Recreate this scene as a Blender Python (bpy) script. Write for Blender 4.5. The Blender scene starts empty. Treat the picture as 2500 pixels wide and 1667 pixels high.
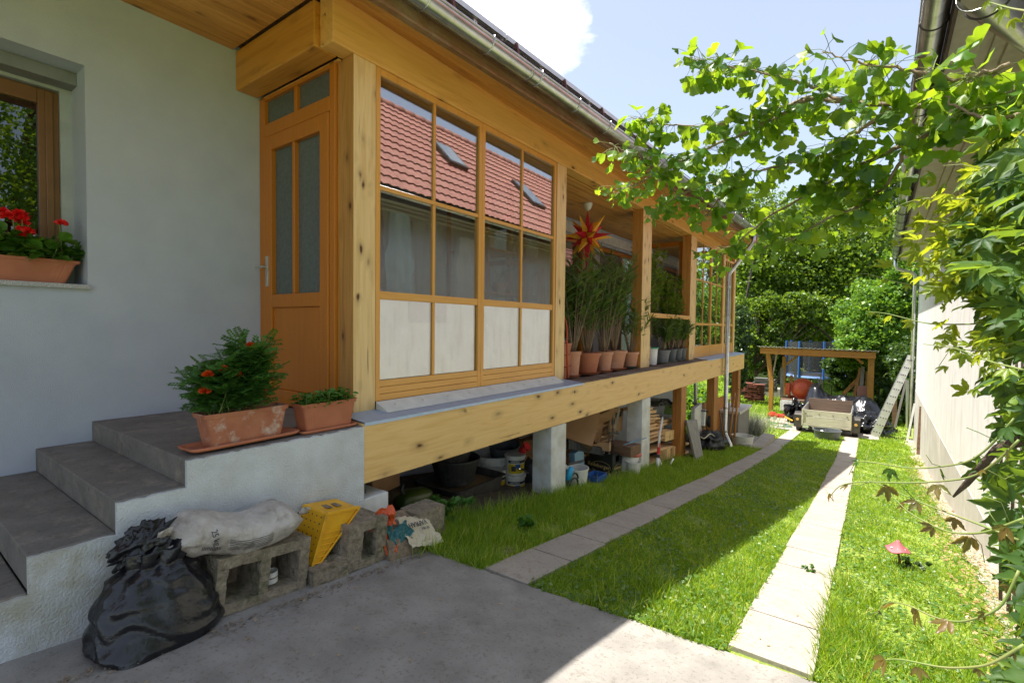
import bpy, math, random
import numpy as np
from mathutils import Vector, Matrix
rng = np.random.default_rng(7)
random.seed(7)
D = bpy.data
COL = bpy.context.scene.collection
scene = bpy.context.scene
# ------------------------------------------------------------------ camera
FPX, CX, CY = 1196.0, 1250.0, 833.5
_Y = np.array([873, 27.5, -FPX]); _Y /= np.linalg.norm(_Y)
_X = np.array([1640, -56.5, FPX]); _X /= np.linalg.norm(_X)
_Z = np.cross(_X, _Y); _Z /= np.linalg.norm(_Z)
_X = np.cross(_Y, _Z)
RC = np.array([_X, _Y, _Z])
cam_d = D.cameras.new('camera'); cam = D.objects.new('camera', cam_d); COL.objects.link(cam)
cam_d.sensor_width = 36; cam_d.lens = FPX/2500*36; cam_d.clip_start = .05; cam_d.clip_end = 400
cam.matrix_world = Matrix([[*RC[0], 0], [*RC[1], 0], [*RC[2], 0], [0, 0, 0, 1]])
scene.camera = cam
# ------------------------------------------------------------------ light
SUN = np.array([-.385, -.13, 1.0]); SUN /= np.linalg.norm(SUN)
sl = D.lights.new('sun', 'SUN'); sl.energy = 5.0; sl.angle = math.radians(.5); sl.color = (1, .95, .86)
so = D.objects.new('sun', sl); COL.objects.link(so)
so.rotation_euler = Vector(SUN).to_track_quat('Z', 'Y').to_euler()
w = D.worlds.new('World'); scene.world = w; w.use_nodes = True
nt = w.node_tree; bg = nt.nodes['Background']
sky = nt.nodes.new('ShaderNodeTexSky'); sky.sky_type = 'NISHITA'; sky.sun_disc = False
sky.sun_elevation = math.asin(SUN[2]); sky.sun_rotation = math.atan2(SUN[0], SUN[1])
sky.air_density = 1.0; sky.dust_density = 1.2; sky.ozone_density = 1.0
tc = nt.nodes.new('ShaderNodeTexCoord'); nz = nt.nodes.new('ShaderNodeTexNoise')
nz.inputs['Scale'].default_value = 2.3; nz.inputs['Detail'].default_value = 9; nz.inputs['Roughness'].default_value = .62
mp = nt.nodes.new('ShaderNodeMapping'); mp.inputs['Scale'].default_value = (1, 1, 2.2); mp.inputs['Location'].default_value = (3.1, .4, 0)
nt.links.new(tc.outputs['Generated'], mp.inputs['Vector']); nt.links.new(mp.outputs[0], nz.inputs['Vector'])
cr = nt.nodes.new('ShaderNodeValToRGB'); cr.color_ramp.elements[0].position = .62; cr.color_ramp.elements[1].position = .80; cr.color_ramp.elements[0].color = (.17, .17, .17, 1)
# one larger cumulus standing high over the house
cd = RC@np.array([1250-CX, -(-30-CY), -FPX]); cd /= np.linalg.norm(cd)
dt = nt.nodes.new('ShaderNodeVectorMath'); dt.operation = 'DOT_PRODUCT'; dt.inputs[1].default_value = tuple(cd)
nt.links.new(tc.outputs['Generated'], dt.inputs[0])
mr = nt.nodes.new('ShaderNodeMapRange'); mr.inputs[1].default_value = .985; mr.inputs[2].default_value = 1.0; mr.inputs[3].default_value = 0; mr.inputs[4].default_value = .27
nt.links.new(dt.outputs['Value'], mr.inputs[0])
ad = nt.nodes.new('ShaderNodeMath'); ad.operation = 'ADD'
nt.links.new(nz.outputs['Fac'], ad.inputs[0]); nt.links.new(mr.outputs[0], ad.inputs[1]); nt.links.new(ad.outputs[0], cr.inputs[0])
mx = nt.nodes.new('ShaderNodeMix'); mx.data_type = 'RGBA'
nt.links.new(cr.outputs['Color'], mx.inputs[0]); nt.links.new(sky.outputs[0], mx.inputs[6]); mx.inputs[7].default_value = (11, 11, 11.2, 1)
nt.links.new(mx.outputs[2], bg.inputs['Color'])
bg.inputs['Strength'].default_value = .095
scene.view_settings.view_transform = 'Standard'; scene.view_settings.look = 'None'
scene.view_settings.exposure = 1.12; scene.view_settings.gamma = 1
scene.cycles.max_bounces = 8; scene.cycles.diffuse_bounces = 5; scene.cycles.glossy_bounces = 4
scene.cycles.transmission_bounces = 6; scene.cycles.transparent_max_bounces = 12
scene.cycles.use_denoising = True; scene.cycles.sample_clamp_indirect = 8
scene.cycles.caustics_reflective = False; scene.cycles.caustics_refractive = False

# ------------------------------------------------------------------ measuring helpers (photo pixel -> metres on a known plane)
def P(u, v, x=None, y=None, z=None, d=None):
    r = RC@np.array([u-CX, -(v-CY), -FPX])
    if x is not None: return r*(x/r[0])
    if y is not None: return r*(y/r[1])
    if z is not None: return r*(z/r[2])
    return r/np.linalg.norm(r)*d
def V(u, v, **k): return P(u*2500/2352, v*2500/2352, **k)
GPY = [-60, -30, .4, 2.4, 5, 8, 13.5, 19.3, 25, 60, 90]
GPZ = [-1.25, -1.25, -1.50, -1.68, -2.03, -2.42, -3.05, -3.5, -3.7, -3.9, -3.9]
def gz(y): return np.interp(y, GPY, GPZ)

# ------------------------------------------------------------------ mesh helpers
class MB:
    def __init__(s): s.v = []; s.f = []; s.n = 0; s.m = []
    def add(s, v, f, mi=0):
        v = np.asarray(v, float); s.v.append(v); s.f += [tuple(i+s.n for i in q) for q in f]; s.m += [mi]*len(f); s.n += len(v); return s
    def box(s, x0, x1, y0, y1, z0, z1, mi=0):
        v = [(x0,y0,z0),(x1,y0,z0),(x1,y1,z0),(x0,y1,z0),(x0,y0,z1),(x1,y0,z1),(x1,y1,z1),(x0,y1,z1)]
        return s.add(v, BF, mi)
    def obox(s, c, size, R=None, mi=0, jit=0):
        h = np.array(size)/2; v = np.array([(a,b,e) for e in (-1,1) for a,b in ((-1,-1),(1,-1),(1,1),(-1,1))])*h
        if jit: v = v + rng.normal(0, jit, v.shape)
        if R is not None: v = v@np.array(R).T
        return s.add(v+np.array(c), BF, mi)
    def beam(s, p, q, w, h, up=(0,0,1), mi=0):
        p = np.array(p, float); q = np.array(q, float); d = q-p; L = np.linalg.norm(d); d /= L
        up = np.array(up, float); sd = np.cross(d, up); sd /= np.linalg.norm(sd); u = np.cross(sd, d)
        return s.obox((p+q)/2, (L, w, h), np.array([d, sd, u]).T, mi)
    def tube(s, pts, r, n=8, mi=0, cap=True):
        pts = np.array(pts, float); k = len(pts); r = np.broadcast_to(np.array(r, float), (k,))
        t = np.gradient(pts, axis=0); t /= np.linalg.norm(t, axis=1)[:, None]+1e-12
        a = np.array([0,0,1.]) if abs(t[0][2]) < .9 else np.array([1.,0,0])
        u = np.cross(t[0], a); u /= np.linalg.norm(u); vs = []
        for i in range(k):
            u = u-t[i]*np.dot(u, t[i]); u /= np.linalg.norm(u); b = np.cross(t[i], u)
            an = np.arange(n)*2*math.pi/n
            vs.append(pts[i]+r[i]*(np.cos(an)[:, None]*u+np.sin(an)[:, None]*b))
        f = [(i*n+j, i*n+(j+1)%n, (i+1)*n+(j+1)%n, (i+1)*n+j) for i in range(k-1) for j in range(n)]
        if cap: f += [tuple(range(n))[::-1], tuple((k-1)*n+j for j in range(n))]
        return s.add(np.concatenate(vs), f, mi)
    def lathe(s, c, prof, n=24, mi=0, R=None, sx=1, sy=1, cap=True):
        an = np.arange(n)*2*math.pi/n; vs = []
        for r, z in prof: vs.append(np.stack([r*sx*np.cos(an), r*sy*np.sin(an), np.full(n, z)], 1))
        v = np.concatenate(vs)
        if R is not None: v = v@np.array(R).T
        k = len(prof); f = [(i*n+j, i*n+(j+1)%n, (i+1)*n+(j+1)%n, (i+1)*n+j) for i in range(k-1) for j in range(n)]
        if cap: f += [tuple(range(n))[::-1], tuple((k-1)*n+j for j in range(n))]
        return s.add(v+np.array(c), f, mi)
    def prism(s, poly, vec, mi=0):
        p = np.array(poly, float); n = len(p); v = np.concatenate([p, p+np.array(vec)])
        f = [tuple(range(n))[::-1], tuple(range(n, 2*n))]+[(i, (i+1)%n, n+(i+1)%n, n+i) for i in range(n)]
        return s.add(v, f, mi)
    def grid(s, fn, nu, nv, mi=0, cu=False):
        v = [fn(i/(nu if cu else nu-1), j/(nv-1)) for j in range(nv) for i in range(nu)]
        f = [(j*nu+i, j*nu+(i+1)%nu, (j+1)*nu+(i+1)%nu, (j+1)*nu+i) for j in range(nv-1) for i in range(nu if cu else nu-1)]
        return s.add(v, f, mi)
BF = [(0,3,2,1),(4,5,6,7),(0,1,5,4),(1,2,6,5),(2,3,7,6),(3,0,4,7)]

def mkmesh(name, v, f, mats, midx=None, smooth=False, bevel=0):
    me = D.meshes.new(name)
    if isinstance(f, np.ndarray):
        n, k = f.shape
        me.vertices.add(len(v)); me.vertices.foreach_set('co', np.asarray(v, np.float32).ravel())
        me.loops.add(n*k); me.loops.foreach_set('vertex_index', f.astype(np.int32).ravel())
        me.polygons.add(n); me.polygons.foreach_set('loop_start', (np.arange(n)*k).astype(np.int32))
        me.polygons.foreach_set('loop_total', np.full(n, k, np.int32))
        me.update(calc_edges=True); me.validate()
    else:
        me.from_pydata([tuple(p) for p in v], [], f)
    for m in (mats if isinstance(mats, (list, tuple)) else [mats]): me.materials.append(m)
    if midx is not None and len(set(midx)) > 1: me.polygons.foreach_set('material_index', np.array(midx, np.int32))
    if smooth: me.polygons.foreach_set('use_smooth', np.ones(len(me.polygons), bool))
    me.update(); return me
def tag(o, label=None, cat=None, group=None, kind=None):
    if label: o['label'] = label
    if cat: o['category'] = cat
    if group: o['group'] = group
    if kind: o['kind'] = kind
    return o
def thing(name, label, cat, loc=(0,0,0), group=None, rz=0):
    o = D.objects.new(name, None); COL.objects.link(o); o.location = loc; o.rotation_euler = (0,0,rz); o.empty_display_size = .1
    return tag(o, label, cat, group)
def wloc(o):
    p = np.array(o.location)
    while o.parent is not None: o = o.parent; p = p+np.array(o.location)
    return p
def part(name, mb, mats, parent=None, smooth=False, bevel=0, local=False, loc=None, label=None, solid=0, seg=2):
    """mb in world coordinates (or local to the parent when local=True)"""
    if isinstance(mb, MB): v = np.concatenate(mb.v); f = mb.f; mi = mb.m
    else: v, f = mb; mi = None
    off = np.zeros(3)
    if parent is not None and not local: off = wloc(parent)
    elif parent is None and loc is not None: off = np.array(loc, float)
    me = mkmesh(name, v-off, f, mats, mi, smooth)
    o = D.objects.new(name, me); COL.objects.link(o)
    if parent is not None: o.parent = parent
    else: o.location = tuple(off)
    if bevel:
        b = o.modifiers.new('b', 'BEVEL'); b.width = bevel; b.segments = seg; b.limit_method = 'ANGLE'; b.angle_limit = .7; b.harden_normals = False
    if solid:
        b = o.modifiers.new('s', 'SOLIDIFY'); b.thickness = solid; b.offset = 0
    if label: o['label'] = label
    return o
def single(name, mb, mats, label, cat, loc, group=None, kind=None, **k):
    o = part(name, mb, mats, None, loc=loc, **k); return tag(o, label, cat, group, kind)
def copy_tree(o, parent=None):
    c = o.copy(); COL.objects.link(c); c.parent = parent
    for ch in list(o.children): copy_tree(ch, c)
    return c
def rotz(a): c, s = math.cos(a), math.sin(a); return np.array([[c,-s,0],[s,c,0],[0,0,1]])
def rotx(a): c, s = math.cos(a), math.sin(a); return np.array([[1,0,0],[0,c,-s],[0,s,c]])
def roty(a): c, s = math.cos(a), math.sin(a); return np.array([[c,0,s],[0,1,0],[-s,0,c]])
def text(name, body, size, origin, right, up, m, parent, depth=.0015, aspect=1.0):
    cu = D.curves.new(name, 'FONT'); cu.body = body; cu.size = size; cu.extrude = depth; cu.align_x = 'CENTER'; cu.align_y = 'CENTER'
    cu.resolution_u = 2
    t = D.objects.new(name, cu); COL.objects.link(t)
    dg = bpy.context.evaluated_depsgraph_get(); me = D.meshes.new_from_object(t.evaluated_get(dg))
    D.objects.remove(t)
    r = np.array(right, float); r /= np.linalg.norm(r); u = np.array(up, float); u -= r*np.dot(u, r); u /= np.linalg.norm(u); nn = np.cross(r, u)
    co = np.zeros(len(me.vertices)*3); me.vertices.foreach_get('co', co); co = co.reshape(-1, 3)
    co = co[:, :1]*r*aspect+co[:, 1:2]*u+co[:, 2:3]*nn+np.array(origin, float)-wloc(parent)
    me.vertices.foreach_set('co', co.ravel()); me.materials.clear(); me.materials.append(m); me.update()
    o = D.objects.new(name, me); COL.objects.link(o); o.parent = parent; return o

# ------------------------------------------------------------------ materials
def nmat(name):
    m = D.materials.new(name); m.use_nodes = True; t = m.node_tree; return m, t, t.nodes['Principled BSDF']
def N(t, ty, **k):
    n = t.nodes.new(ty)
    for a, b in k.items():
        if a in n.inputs.keys() if isinstance(a, str) else False: n.inputs[a].default_value = b
        else: setattr(n, a, b)
    return n
def coords(t, scale=(1,1,1), rot=(0,0,0)):
    tc = t.nodes.new('ShaderNodeTexCoord'); mp = t.nodes.new('ShaderNodeMapping')
    mp.inputs['Scale'].default_value = scale; mp.inputs['Rotation'].default_value = rot
    t.links.new(tc.outputs['Object'], mp.inputs['Vector']); return mp.outputs[0]
def noise(t, vec, scale, detail=5, rough=.55, dist=0):
    n = t.nodes.new('ShaderNodeTexNoise'); n.inputs['Scale'].default_value = scale; n.inputs['Detail'].default_value = detail
    n.inputs['Roughness'].default_value = rough; n.inputs['Distortion'].default_value = dist; t.links.new(vec, n.inputs['Vector']); return n.outputs['Fac']
def ramp(t, fac, stops):
    r = t.nodes.new('ShaderNodeValToRGB'); e = r.color_ramp.elements
    while len(e) < len(stops): e.new(.5)
    for i, (p, c) in enumerate(stops): e[i].position = p; e[i].color = (*c, 1) if len(c) == 3 else c
    t.links.new(fac, r.inputs[0]); return r.outputs['Color']
def mixc(t, fac, a, b, mode='MIX'):
    m = t.nodes.new('ShaderNodeMix'); m.data_type = 'RGBA'; m.blend_type = mode
    for s, i in ((fac, 0), (a, 6), (b, 7)):
        if hasattr(s, 'links'): t.links.new(s, m.inputs[i])
        elif i == 0: m.inputs[0].default_value = s
        else: m.inputs[i].default_value = (*s, 1)
    return m.outputs[2]
def bump(t, b, h, strength, dist=.01):
    n = t.nodes.new('ShaderNodeBump'); n.inputs['Strength'].default_value = strength; n.inputs['Distance'].default_value = dist
    t.links.new(h, n.inputs['Height']); t.links.new(n.outputs[0], b.inputs['Normal'])
G1 = lambda a: (a, a, a)
def mat(name, c, rough=.6, metal=0, c2=None, sc=8, bs=0, bscale=60, bd=.005, spec=.5, stain=None, stsc=2.5, det=5, speck=None):
    m, t, b = nmat(name); b.inputs['Roughness'].default_value = rough; b.inputs['Metallic'].default_value = metal
    b.inputs['Specular IOR Level'].default_value = spec
    vec = coords(t); c2 = c2 or tuple(x*.82 for x in c)
    col = ramp(t, noise(t, vec, sc, det), [(.35, c), (.68, c2)])
    if stain: col = mixc(t, ramp(t, noise(t, vec, stsc, 6, .65), [(.55, G1(0)), (.72, G1(1))]), col, stain)
    if speck: col = mixc(t, ramp(t, noise(t, vec, 55, 3, .7), [(.57, G1(0)), (.64, G1(.5))]), col, speck); col = mixc(t, ramp(t, noise(t, vec, 14, 8, .75), [(.57, G1(0)), (.64, G1(.45))]), col, speck)
    t.links.new(col, b.inputs['Base Color'])
    if bs: bump(t, b, noise(t, vec, bscale, 4, .6), bs, bd)
    return m
def wood(name, c, dark, axis='Y', knots=.0, rough=.5, grain=1.0, knotc=(.10,.032,.010), ksc=6.0, weather=None, isl=0, con=1.0, crack=0):
    m, t, b = nmat(name); b.inputs['Roughness'].default_value = rough; b.inputs['Specular IOR Level'].default_value = .35
    st = {'X': (.06,1,1), 'Y': (1,.06,1), 'Z': (1,1,.06)}[axis]
    vec = coords(t, st)
    n1 = noise(t, vec, 22*grain, 6, .6, 1.2); n2 = noise(t, vec, 3.5, 3, .5)
    dk = tuple(a*(1-con)+d*con for a, d in zip(c, dark)); col = ramp(t, n1, [(.36, c), (.50, tuple(a*.7+d*.3 for a, d in zip(c, dk))), (.66, dk)])
    col = mixc(t, ramp(t, n2, [(.3, G1(0)), (.75, G1(.55))]), col, tuple(a*.62+d*.38 for a, d in zip(c, dark)))
    if knots:
        ks = {'X': (.42,1,1), 'Y': (1,.42,1), 'Z': (1,1,.42)}[axis]
        kv = coords(t, ks); vo = t.nodes.new('ShaderNodeTexVoronoi'); vo.inputs['Scale'].default_value = ksc; vo.inputs['Randomness'].default_value = 1
        wn = t.nodes.new('ShaderNodeTexNoise'); wn.inputs['Scale'].default_value = 9; t.links.new(kv, wn.inputs['Vector'])
        am = t.nodes.new('ShaderNodeVectorMath'); am.operation = 'MULTIPLY_ADD'; am.inputs[1].default_value = (.04,.04,.04); t.links.new(wn.outputs['Color'], am.inputs[0]); t.links.new(kv, am.inputs[2])
        t.links.new(am.outputs[0], vo.inputs['Vector'])
        kr = ramp(t, vo.outputs['Distance'], [(.07*knots, G1(1)), (.10*knots, G1(.55)), (.16*knots, G1(.2)), (.34*knots, G1(0))])
        km = ramp(t, noise(t, coords(t), 2.3, 3, .6), [(.36, G1(0)), (.42, G1(1))]); col = mixc(t, mixc(t, 1.0, kr, km, 'MULTIPLY'), col, knotc)
    if crack:
        cv = coords(t, {'X': (.035,1,1), 'Y': (1,.035,1), 'Z': (1,1,.035)}[axis]); ck = ramp(t, noise(t, cv, 26, 3, .5, .6), [(.675, G1(0)), (.70, G1(.75*crack))]); col = mixc(t, ck, col, (.10,.04,.015))
    if weather:
        wf = ramp(t, noise(t, coords(t), 1.7, 6, .7), [(.45, G1(0)), (.7, G1(.8))]); col = mixc(t, wf, col, weather)
    if isl:
        gi = t.nodes.new('ShaderNodeNewGeometry'); col = mixc(t, .28*isl, col, ramp(t, gi.outputs['Random Per Island'], [(0, tuple(min(1, 1.5*a) for a in c)), (1, dark)]))
    t.links.new(col, b.inputs['Base Color']); bump(t, b, n1, .25, .003)
    return m
def leafm(name, c1, c2, tr=None, tf=.42, rough=.42, c3=None, spec=.5):
    m, t, b = nmat(name); b.inputs['Roughness'].default_value = rough; b.inputs['Specular IOR Level'].default_value = spec
    gi = t.nodes.new('ShaderNodeNewGeometry'); st = [(0, c1), (.8, c2)]+([(1, c3)] if c3 else [])
    col = ramp(t, gi.outputs['Random Per Island'], st); t.links.new(col, b.inputs['Base Color'])
    if tf:
        tl = t.nodes.new('ShaderNodeBsdfTranslucent'); tr = tr or (c2[0]*2.2, c2[1]*1.9, c2[2]*.8)
        t.links.new(mixc(t, .55, mixc(t, 1.0, col, (2.2, 1.9, .7), 'MULTIPLY'), tr), tl.inputs['Color'])
        ms = t.nodes.new('ShaderNodeMixShader'); ms.inputs[0].default_value = tf
        t.links.new(b.outputs[0], ms.inputs[1]); t.links.new(tl.outputs[0], ms.inputs[2])
        t.links.new(ms.outputs[0], t.nodes['Material Output'].inputs['Surface'])
    return m
def glassm(name, r0=.14, tint=(.86,.9,.88), rough=0, bumps=0):
    m, t, b = nmat(name); t.nodes.remove(b)
    lw = t.nodes.new('ShaderNodeLayerWeight'); lw.inputs[0].default_value = .5
    pw = t.nodes.new('ShaderNodeMath'); pw.operation = 'POWER'; pw.inputs[1].default_value = 4; t.links.new(lw.outputs['Facing'], pw.inputs[0])
    ma = t.nodes.new('ShaderNodeMath'); ma.operation = 'MULTIPLY_ADD'; ma.inputs[1].default_value = .85; ma.inputs[2].default_value = r0; t.links.new(pw.outputs[0], ma.inputs[0])
    tp = t.nodes.new('ShaderNodeBsdfTransparent'); tp.inputs[0].default_value = (*tint, 1)
    gl = t.nodes.new('ShaderNodeBsdfGlossy'); gl.inputs['Roughness'].default_value = rough
    ms = t.nodes.new('ShaderNodeMixShader'); t.links.new(ma.outputs[0], ms.inputs[0]); t.links.new(tp.outputs[0], ms.inputs[1]); t.links.new(gl.outputs[0], ms.inputs[2])
    t.links.new(ms.outputs[0], t.nodes['Material Output'].inputs['Surface'])
    if bumps:
        bn = t.nodes.new('ShaderNodeBump'); bn.inputs['Strength'].default_value = bumps; bn.inputs['Distance'].default_value = .01
        t.links.new(noise(t, coords(t), 1.1, 2), bn.inputs['Height']); t.links.new(bn.outputs[0], gl.inputs['Normal'])
    return m
M = {}
M['beam'] = wood('pale_beam_wood', (.84,.56,.235), (.70,.40,.12), 'Y', 1.0, .45, con=.8, crack=.6)
M['header'] = wood('honey_header_wood', (.84,.48,.14), (.66,.32,.07), 'Y', 1.0, .42, crack=1)
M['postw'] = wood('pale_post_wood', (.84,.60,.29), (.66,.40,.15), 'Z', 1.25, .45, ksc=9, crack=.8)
M['postshade'] = wood('shaded_post_side', (.55,.27,.07), (.36,.15,.03), 'Z', 1.1, .4, ksc=7)
M['frame'] = wood('honey_frame_wood', (.76,.38,.09), (.56,.24,.04), 'Z', 0, .35, con=.5)
M['framey'] = wood('honey_frame_wood_level', (.76,.39,.10), (.56,.24,.045), 'Y', 0, .35, con=.5)
M['door'] = wood('orange_door_wood', (.54,.18,.018), (.38,.115,.010), 'Z', 0, .3, con=.4)
M['doorx'] = wood('orange_door_wood_level', (.55,.21,.035), (.36,.11,.012), 'X', 0, .3)
M['xbeam'] = wood('orange_beam_wood', (.66,.30,.05), (.46,.18,.02), 'X', 1.0, .4)
M['soffit'] = wood('knotty_soffit_boards', (.68,.34,.09), (.40,.16,.03), 'Y', .95, .45, isl=1, ksc=4.5)
M['fascia'] = wood('weathered_fascia_wood', (.30,.155,.065), (.14,.06,.025), 'Y', .8, .7, weather=(.36,.26,.16))
M['deck'] = wood('dark_deck_wood', (.16,.09,.06), (.08,.045,.03), 'Y', 0, .7, weather=(.3,.26,.22))
M['plywood'] = wood('orange_board_wood', (.50,.20,.045), (.34,.12,.02), 'Y', .6, .5)
M['greywood'] = wood('silver_weathered_wood', (.34,.32,.29), (.17,.155,.135), 'Z', .5, .85)
M['carw'] = wood('stained_carport_wood', (.50,.23,.055), (.30,.12,.025), 'X', .8, .5)
M['carz'] = wood('stained_carport_post', (.48,.23,.05), (.28,.12,.025), 'Z', .8, .5)
M['lumber'] = wood('mixed_lumber', (.66,.44,.23), (.34,.18,.08), 'Y', .4, .7, isl=1.6)
M['oldwood'] = wood('old_brown_wood', (.25,.15,.09), (.10,.06,.035), 'X', .4, .8)
M['plaster'] = mat('house_plaster', (.53,.57,.65), .9, c2=(.48,.52,.60), sc=3, bs=.6, bscale=230, bd=.012)
M['plaster2'] = mat('stair_plaster', (.68,.70,.72), .9, c2=(.56,.57,.56), sc=5, bs=.9, bscale=85, bd=.014, stain=(.40,.36,.24), stsc=1.6)
M['pierp'] = mat('pier_plaster', (.72,.72,.70), .85, c2=(.54,.53,.48), sc=6, bs=.3, bscale=150, stain=(.5,.44,.28), stsc=1.2)
M['step'] = mat('brown_concrete_step', (.22,.20,.18), .75, c2=(.15,.137,.122), sc=5, bs=.25, bscale=90, stain=(.32,.27,.22), stsc=5.5, speck=(.09,.07,.06))
M['pad'] = mat('brushed_concrete', (.315,.295,.27), .85, c2=(.225,.21,.19), sc=4.2, bs=.5, bscale=130, bd=.004, stain=(.39,.365,.33), stsc=1.3, speck=(.14,.11,.085))
M['slab'] = mat('pink_grey_slab', (.40,.355,.305), .85, c2=(.34,.30,.26), sc=3, bs=.25, bscale=160, stain=(.33,.285,.235), stsc=2.1, speck=(.2,.15,.11))
M['block'] = mat('mossy_concrete_block', (.36,.30,.215), .95, c2=(.19,.155,.105), sc=26, bs=.9, bscale=70, bd=.02, stain=(.07,.085,.025), stsc=5)
M['stone'] = mat('brown_stone', (.30,.225,.15), .95, c2=(.17,.12,.08), sc=18, bs=.9, bscale=45, bd=.02)
M['soil'] = mat('dark_soil', (.16,.12,.08), .95, c2=(.08,.055,.035), sc=20, bs=.9, bscale=40, bd=.03)
M['gravel'] = mat('pale_gravel', (.55,.50,.42), .95, c2=(.34,.30,.22), sc=30, stain=(.20,.25,.08), stsc=3, bs=1, bscale=60, bd=.03)
M['terra'] = mat('terracotta_plastic', (.48,.16,.08), .6, c2=(.40,.13,.06), sc=6)
M['terra2'] = mat('chalky_terracotta', (.44,.17,.09), .8, c2=(.36,.12,.06), sc=9, stain=(.58,.50,.42), stsc=7, bs=.2)
M['terrap'] = mat('pale_terracotta', (.58,.28,.17), .75, c2=(.50,.23,.13), sc=6, stain=(.62,.42,.32), stsc=4)
M['white'] = mat('white_plastic', (.72,.72,.68), .4, c2=(.66,.65,.60), sc=5, stain=(.5,.48,.42), stsc=5)
M['whitep'] = mat('white_paint', (.78,.78,.76), .4)
M['greyp'] = mat('grey_plastic', (.10,.11,.12), .5)
M['black'] = mat('black_rubber', (.018,.018,.019), .55, c2=(.03,.03,.03), sc=12, stain=(.07,.065,.055), stsc=6)
M['blackf'] = mat('black_foil', (.008,.008,.010), .2, spec=.55, c2=(.012,.012,.015), bs=.35, bscale=34, bd=.014, det=3)
M['zinc'] = mat('zinc_sheet', (.62,.63,.62), .30, 1, c2=(.50,.51,.49), sc=7, stain=(.36,.37,.33), stsc=4)
M['flash'] = mat('galvanised_flashing', (.42,.53,.72), .42, .35, c2=(.36,.47,.66), sc=12)
M['alu'] = mat('brushed_aluminium', (.70,.70,.66), .38, .85, c2=(.6,.6,.57))
M['chrome'] = mat('bright_metal', (.8,.8,.8), .18, 1)
M['steel'] = mat('dark_steel', (.10,.09,.08), .5, .7)
M['yellow'] = mat('yellow_plastic', (.80,.42,.012), .45, c2=(.70,.34,.01), sc=10, stain=(.40,.22,.03), stsc=7)
M['red'] = mat('red_paint', (.62,.02,.02), .4)
M['orange'] = mat('faded_orange_paint', (.55,.085,.025), .55, c2=(.42,.06,.02), sc=5, stain=(.35,.12,.07), stsc=4)
M['blue'] = mat('blue_plastic', (.03,.12,.40), .45)
M['teal'] = mat('teal_foil', (.02,.13,.13), .35)
M['orangef'] = mat('orange_foil', (.70,.12,.02), .4, c2=(.5,.06,.01), sc=14)
M['cream'] = mat('cream_paper', (.62,.55,.40), .75, c2=(.52,.45,.32), sc=9, bs=.4, bscale=14, bd=.03)
M['sack'] = mat('dusty_sack_foil', (.50,.46,.42), .5, c2=(.36,.32,.28), sc=9, stain=(.20,.155,.12), stsc=7, bs=.7, bscale=26, bd=.02)
M['ink'] = mat('dark_print', (.05,.05,.06), .6)
M['gold'] = mat('gold_print', (.75,.55,.22), .5)
M['card'] = mat('brown_cardboard', (.42,.24,.12), .8, c2=(.36,.20,.095), sc=4)
M['card2'] = mat('light_cardboard', (.52,.34,.19), .8, c2=(.44,.28,.15), sc=4)
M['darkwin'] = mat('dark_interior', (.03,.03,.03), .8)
M['bark'] = mat('brown_bark', (.12,.085,.06), .9, c2=(.06,.042,.03), sc=14, bs=.8, bscale=30, bd=.03)
M['twig'] = mat('pale_twig', (.28,.20,.13), .7, c2=(.19,.13,.08), sc=30)
M['gstem'] = mat('green_stem', (.16,.24,.05), .6, c2=(.22,.22,.07), sc=12)
M['fabric_blue'] = mat('light_blue_fabric', (.60,.80,.92), .8, bs=.3, bscale=20)
M['fabric_grey'] = mat('grey_fabric', (.42,.42,.40), .9, bs=.3, bscale=20)
M['fabric_pale'] = mat('pale_fabric', (.85,.85,.82), .9, bs=.3, bscale=20)
M['curtain'] = mat('sheer_curtain', (.4,.38,.34), .9)
M['glass'] = glassm('window_glass', .36, tint=(.96,.98,.97), bumps=.012)
M['oldglass'] = glassm('dark_window_glass', .12, tint=(.45,.48,.46))
# ================================================================== SETTING
def struct(name, mb, m, **k):
    o = part(name, mb, m, None, **k); o['kind'] = 'structure'; return o
m, t, b = nmat('lawn_soil'); b.inputs['Roughness'].default_value = .95
vec = coords(t)
n1 = noise(t, vec, 1.1, 6, .65); n2 = noise(t, vec, 38, 5, .7)
c0 = ramp(t, n2, [(.3, (.12,.20,.03)), (.55, (.28,.36,.05)), (.75, (.50,.50,.16))])
c1 = ramp(t, n2, [(.3, (.12,.09,.04)), (.7, (.34,.28,.13))])
t.links.new(mixc(t, ramp(t, n1, [(.56, G1(0)), (.70, G1(.8))]), c0, c1), b.inputs['Base Color']); bump(t, b, n2, .8, .03)
M['lawn'] = m
ys = np.array([-30,-10,-3,0,.4,1,2,2.4,3,4,5,6.5,8,10,12,13.5,15,17,19.3,22,25,30,40,60,90]); xs = np.array([-70,-30,-15,-8,-5,-3.5,-2.5,-1.5,-.5,.5,1,2,4,8,15,30,70])
v = [(x, y, gz(y)) for y in ys for x in xs]; nx = len(xs)
struct('ground', (np.array(v), [(j*nx+i, j*nx+i+1, (j+1)*nx+i+1, (j+1)*nx+i) for j in range(len(ys)-1) for i in range(nx-1)]), M['lawn'])
def sheet(x0, x1, y0, y1, dz, n=20, jx=0):
    mb = MB(); yy = np.linspace(y0, y1, n); w0 = rng.normal(0, jx, n); w1 = rng.normal(0, jx, n)
    v = [(x0+a, y, gz(y)+dz) for y, a in zip(yy, w0)]+[(x1+a, y, gz(y)+dz) for y, a in zip(yy, w1)]
    return mb.add(v, [(i, n+i, n+i+1, i+1) for i in range(n-1)])
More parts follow.
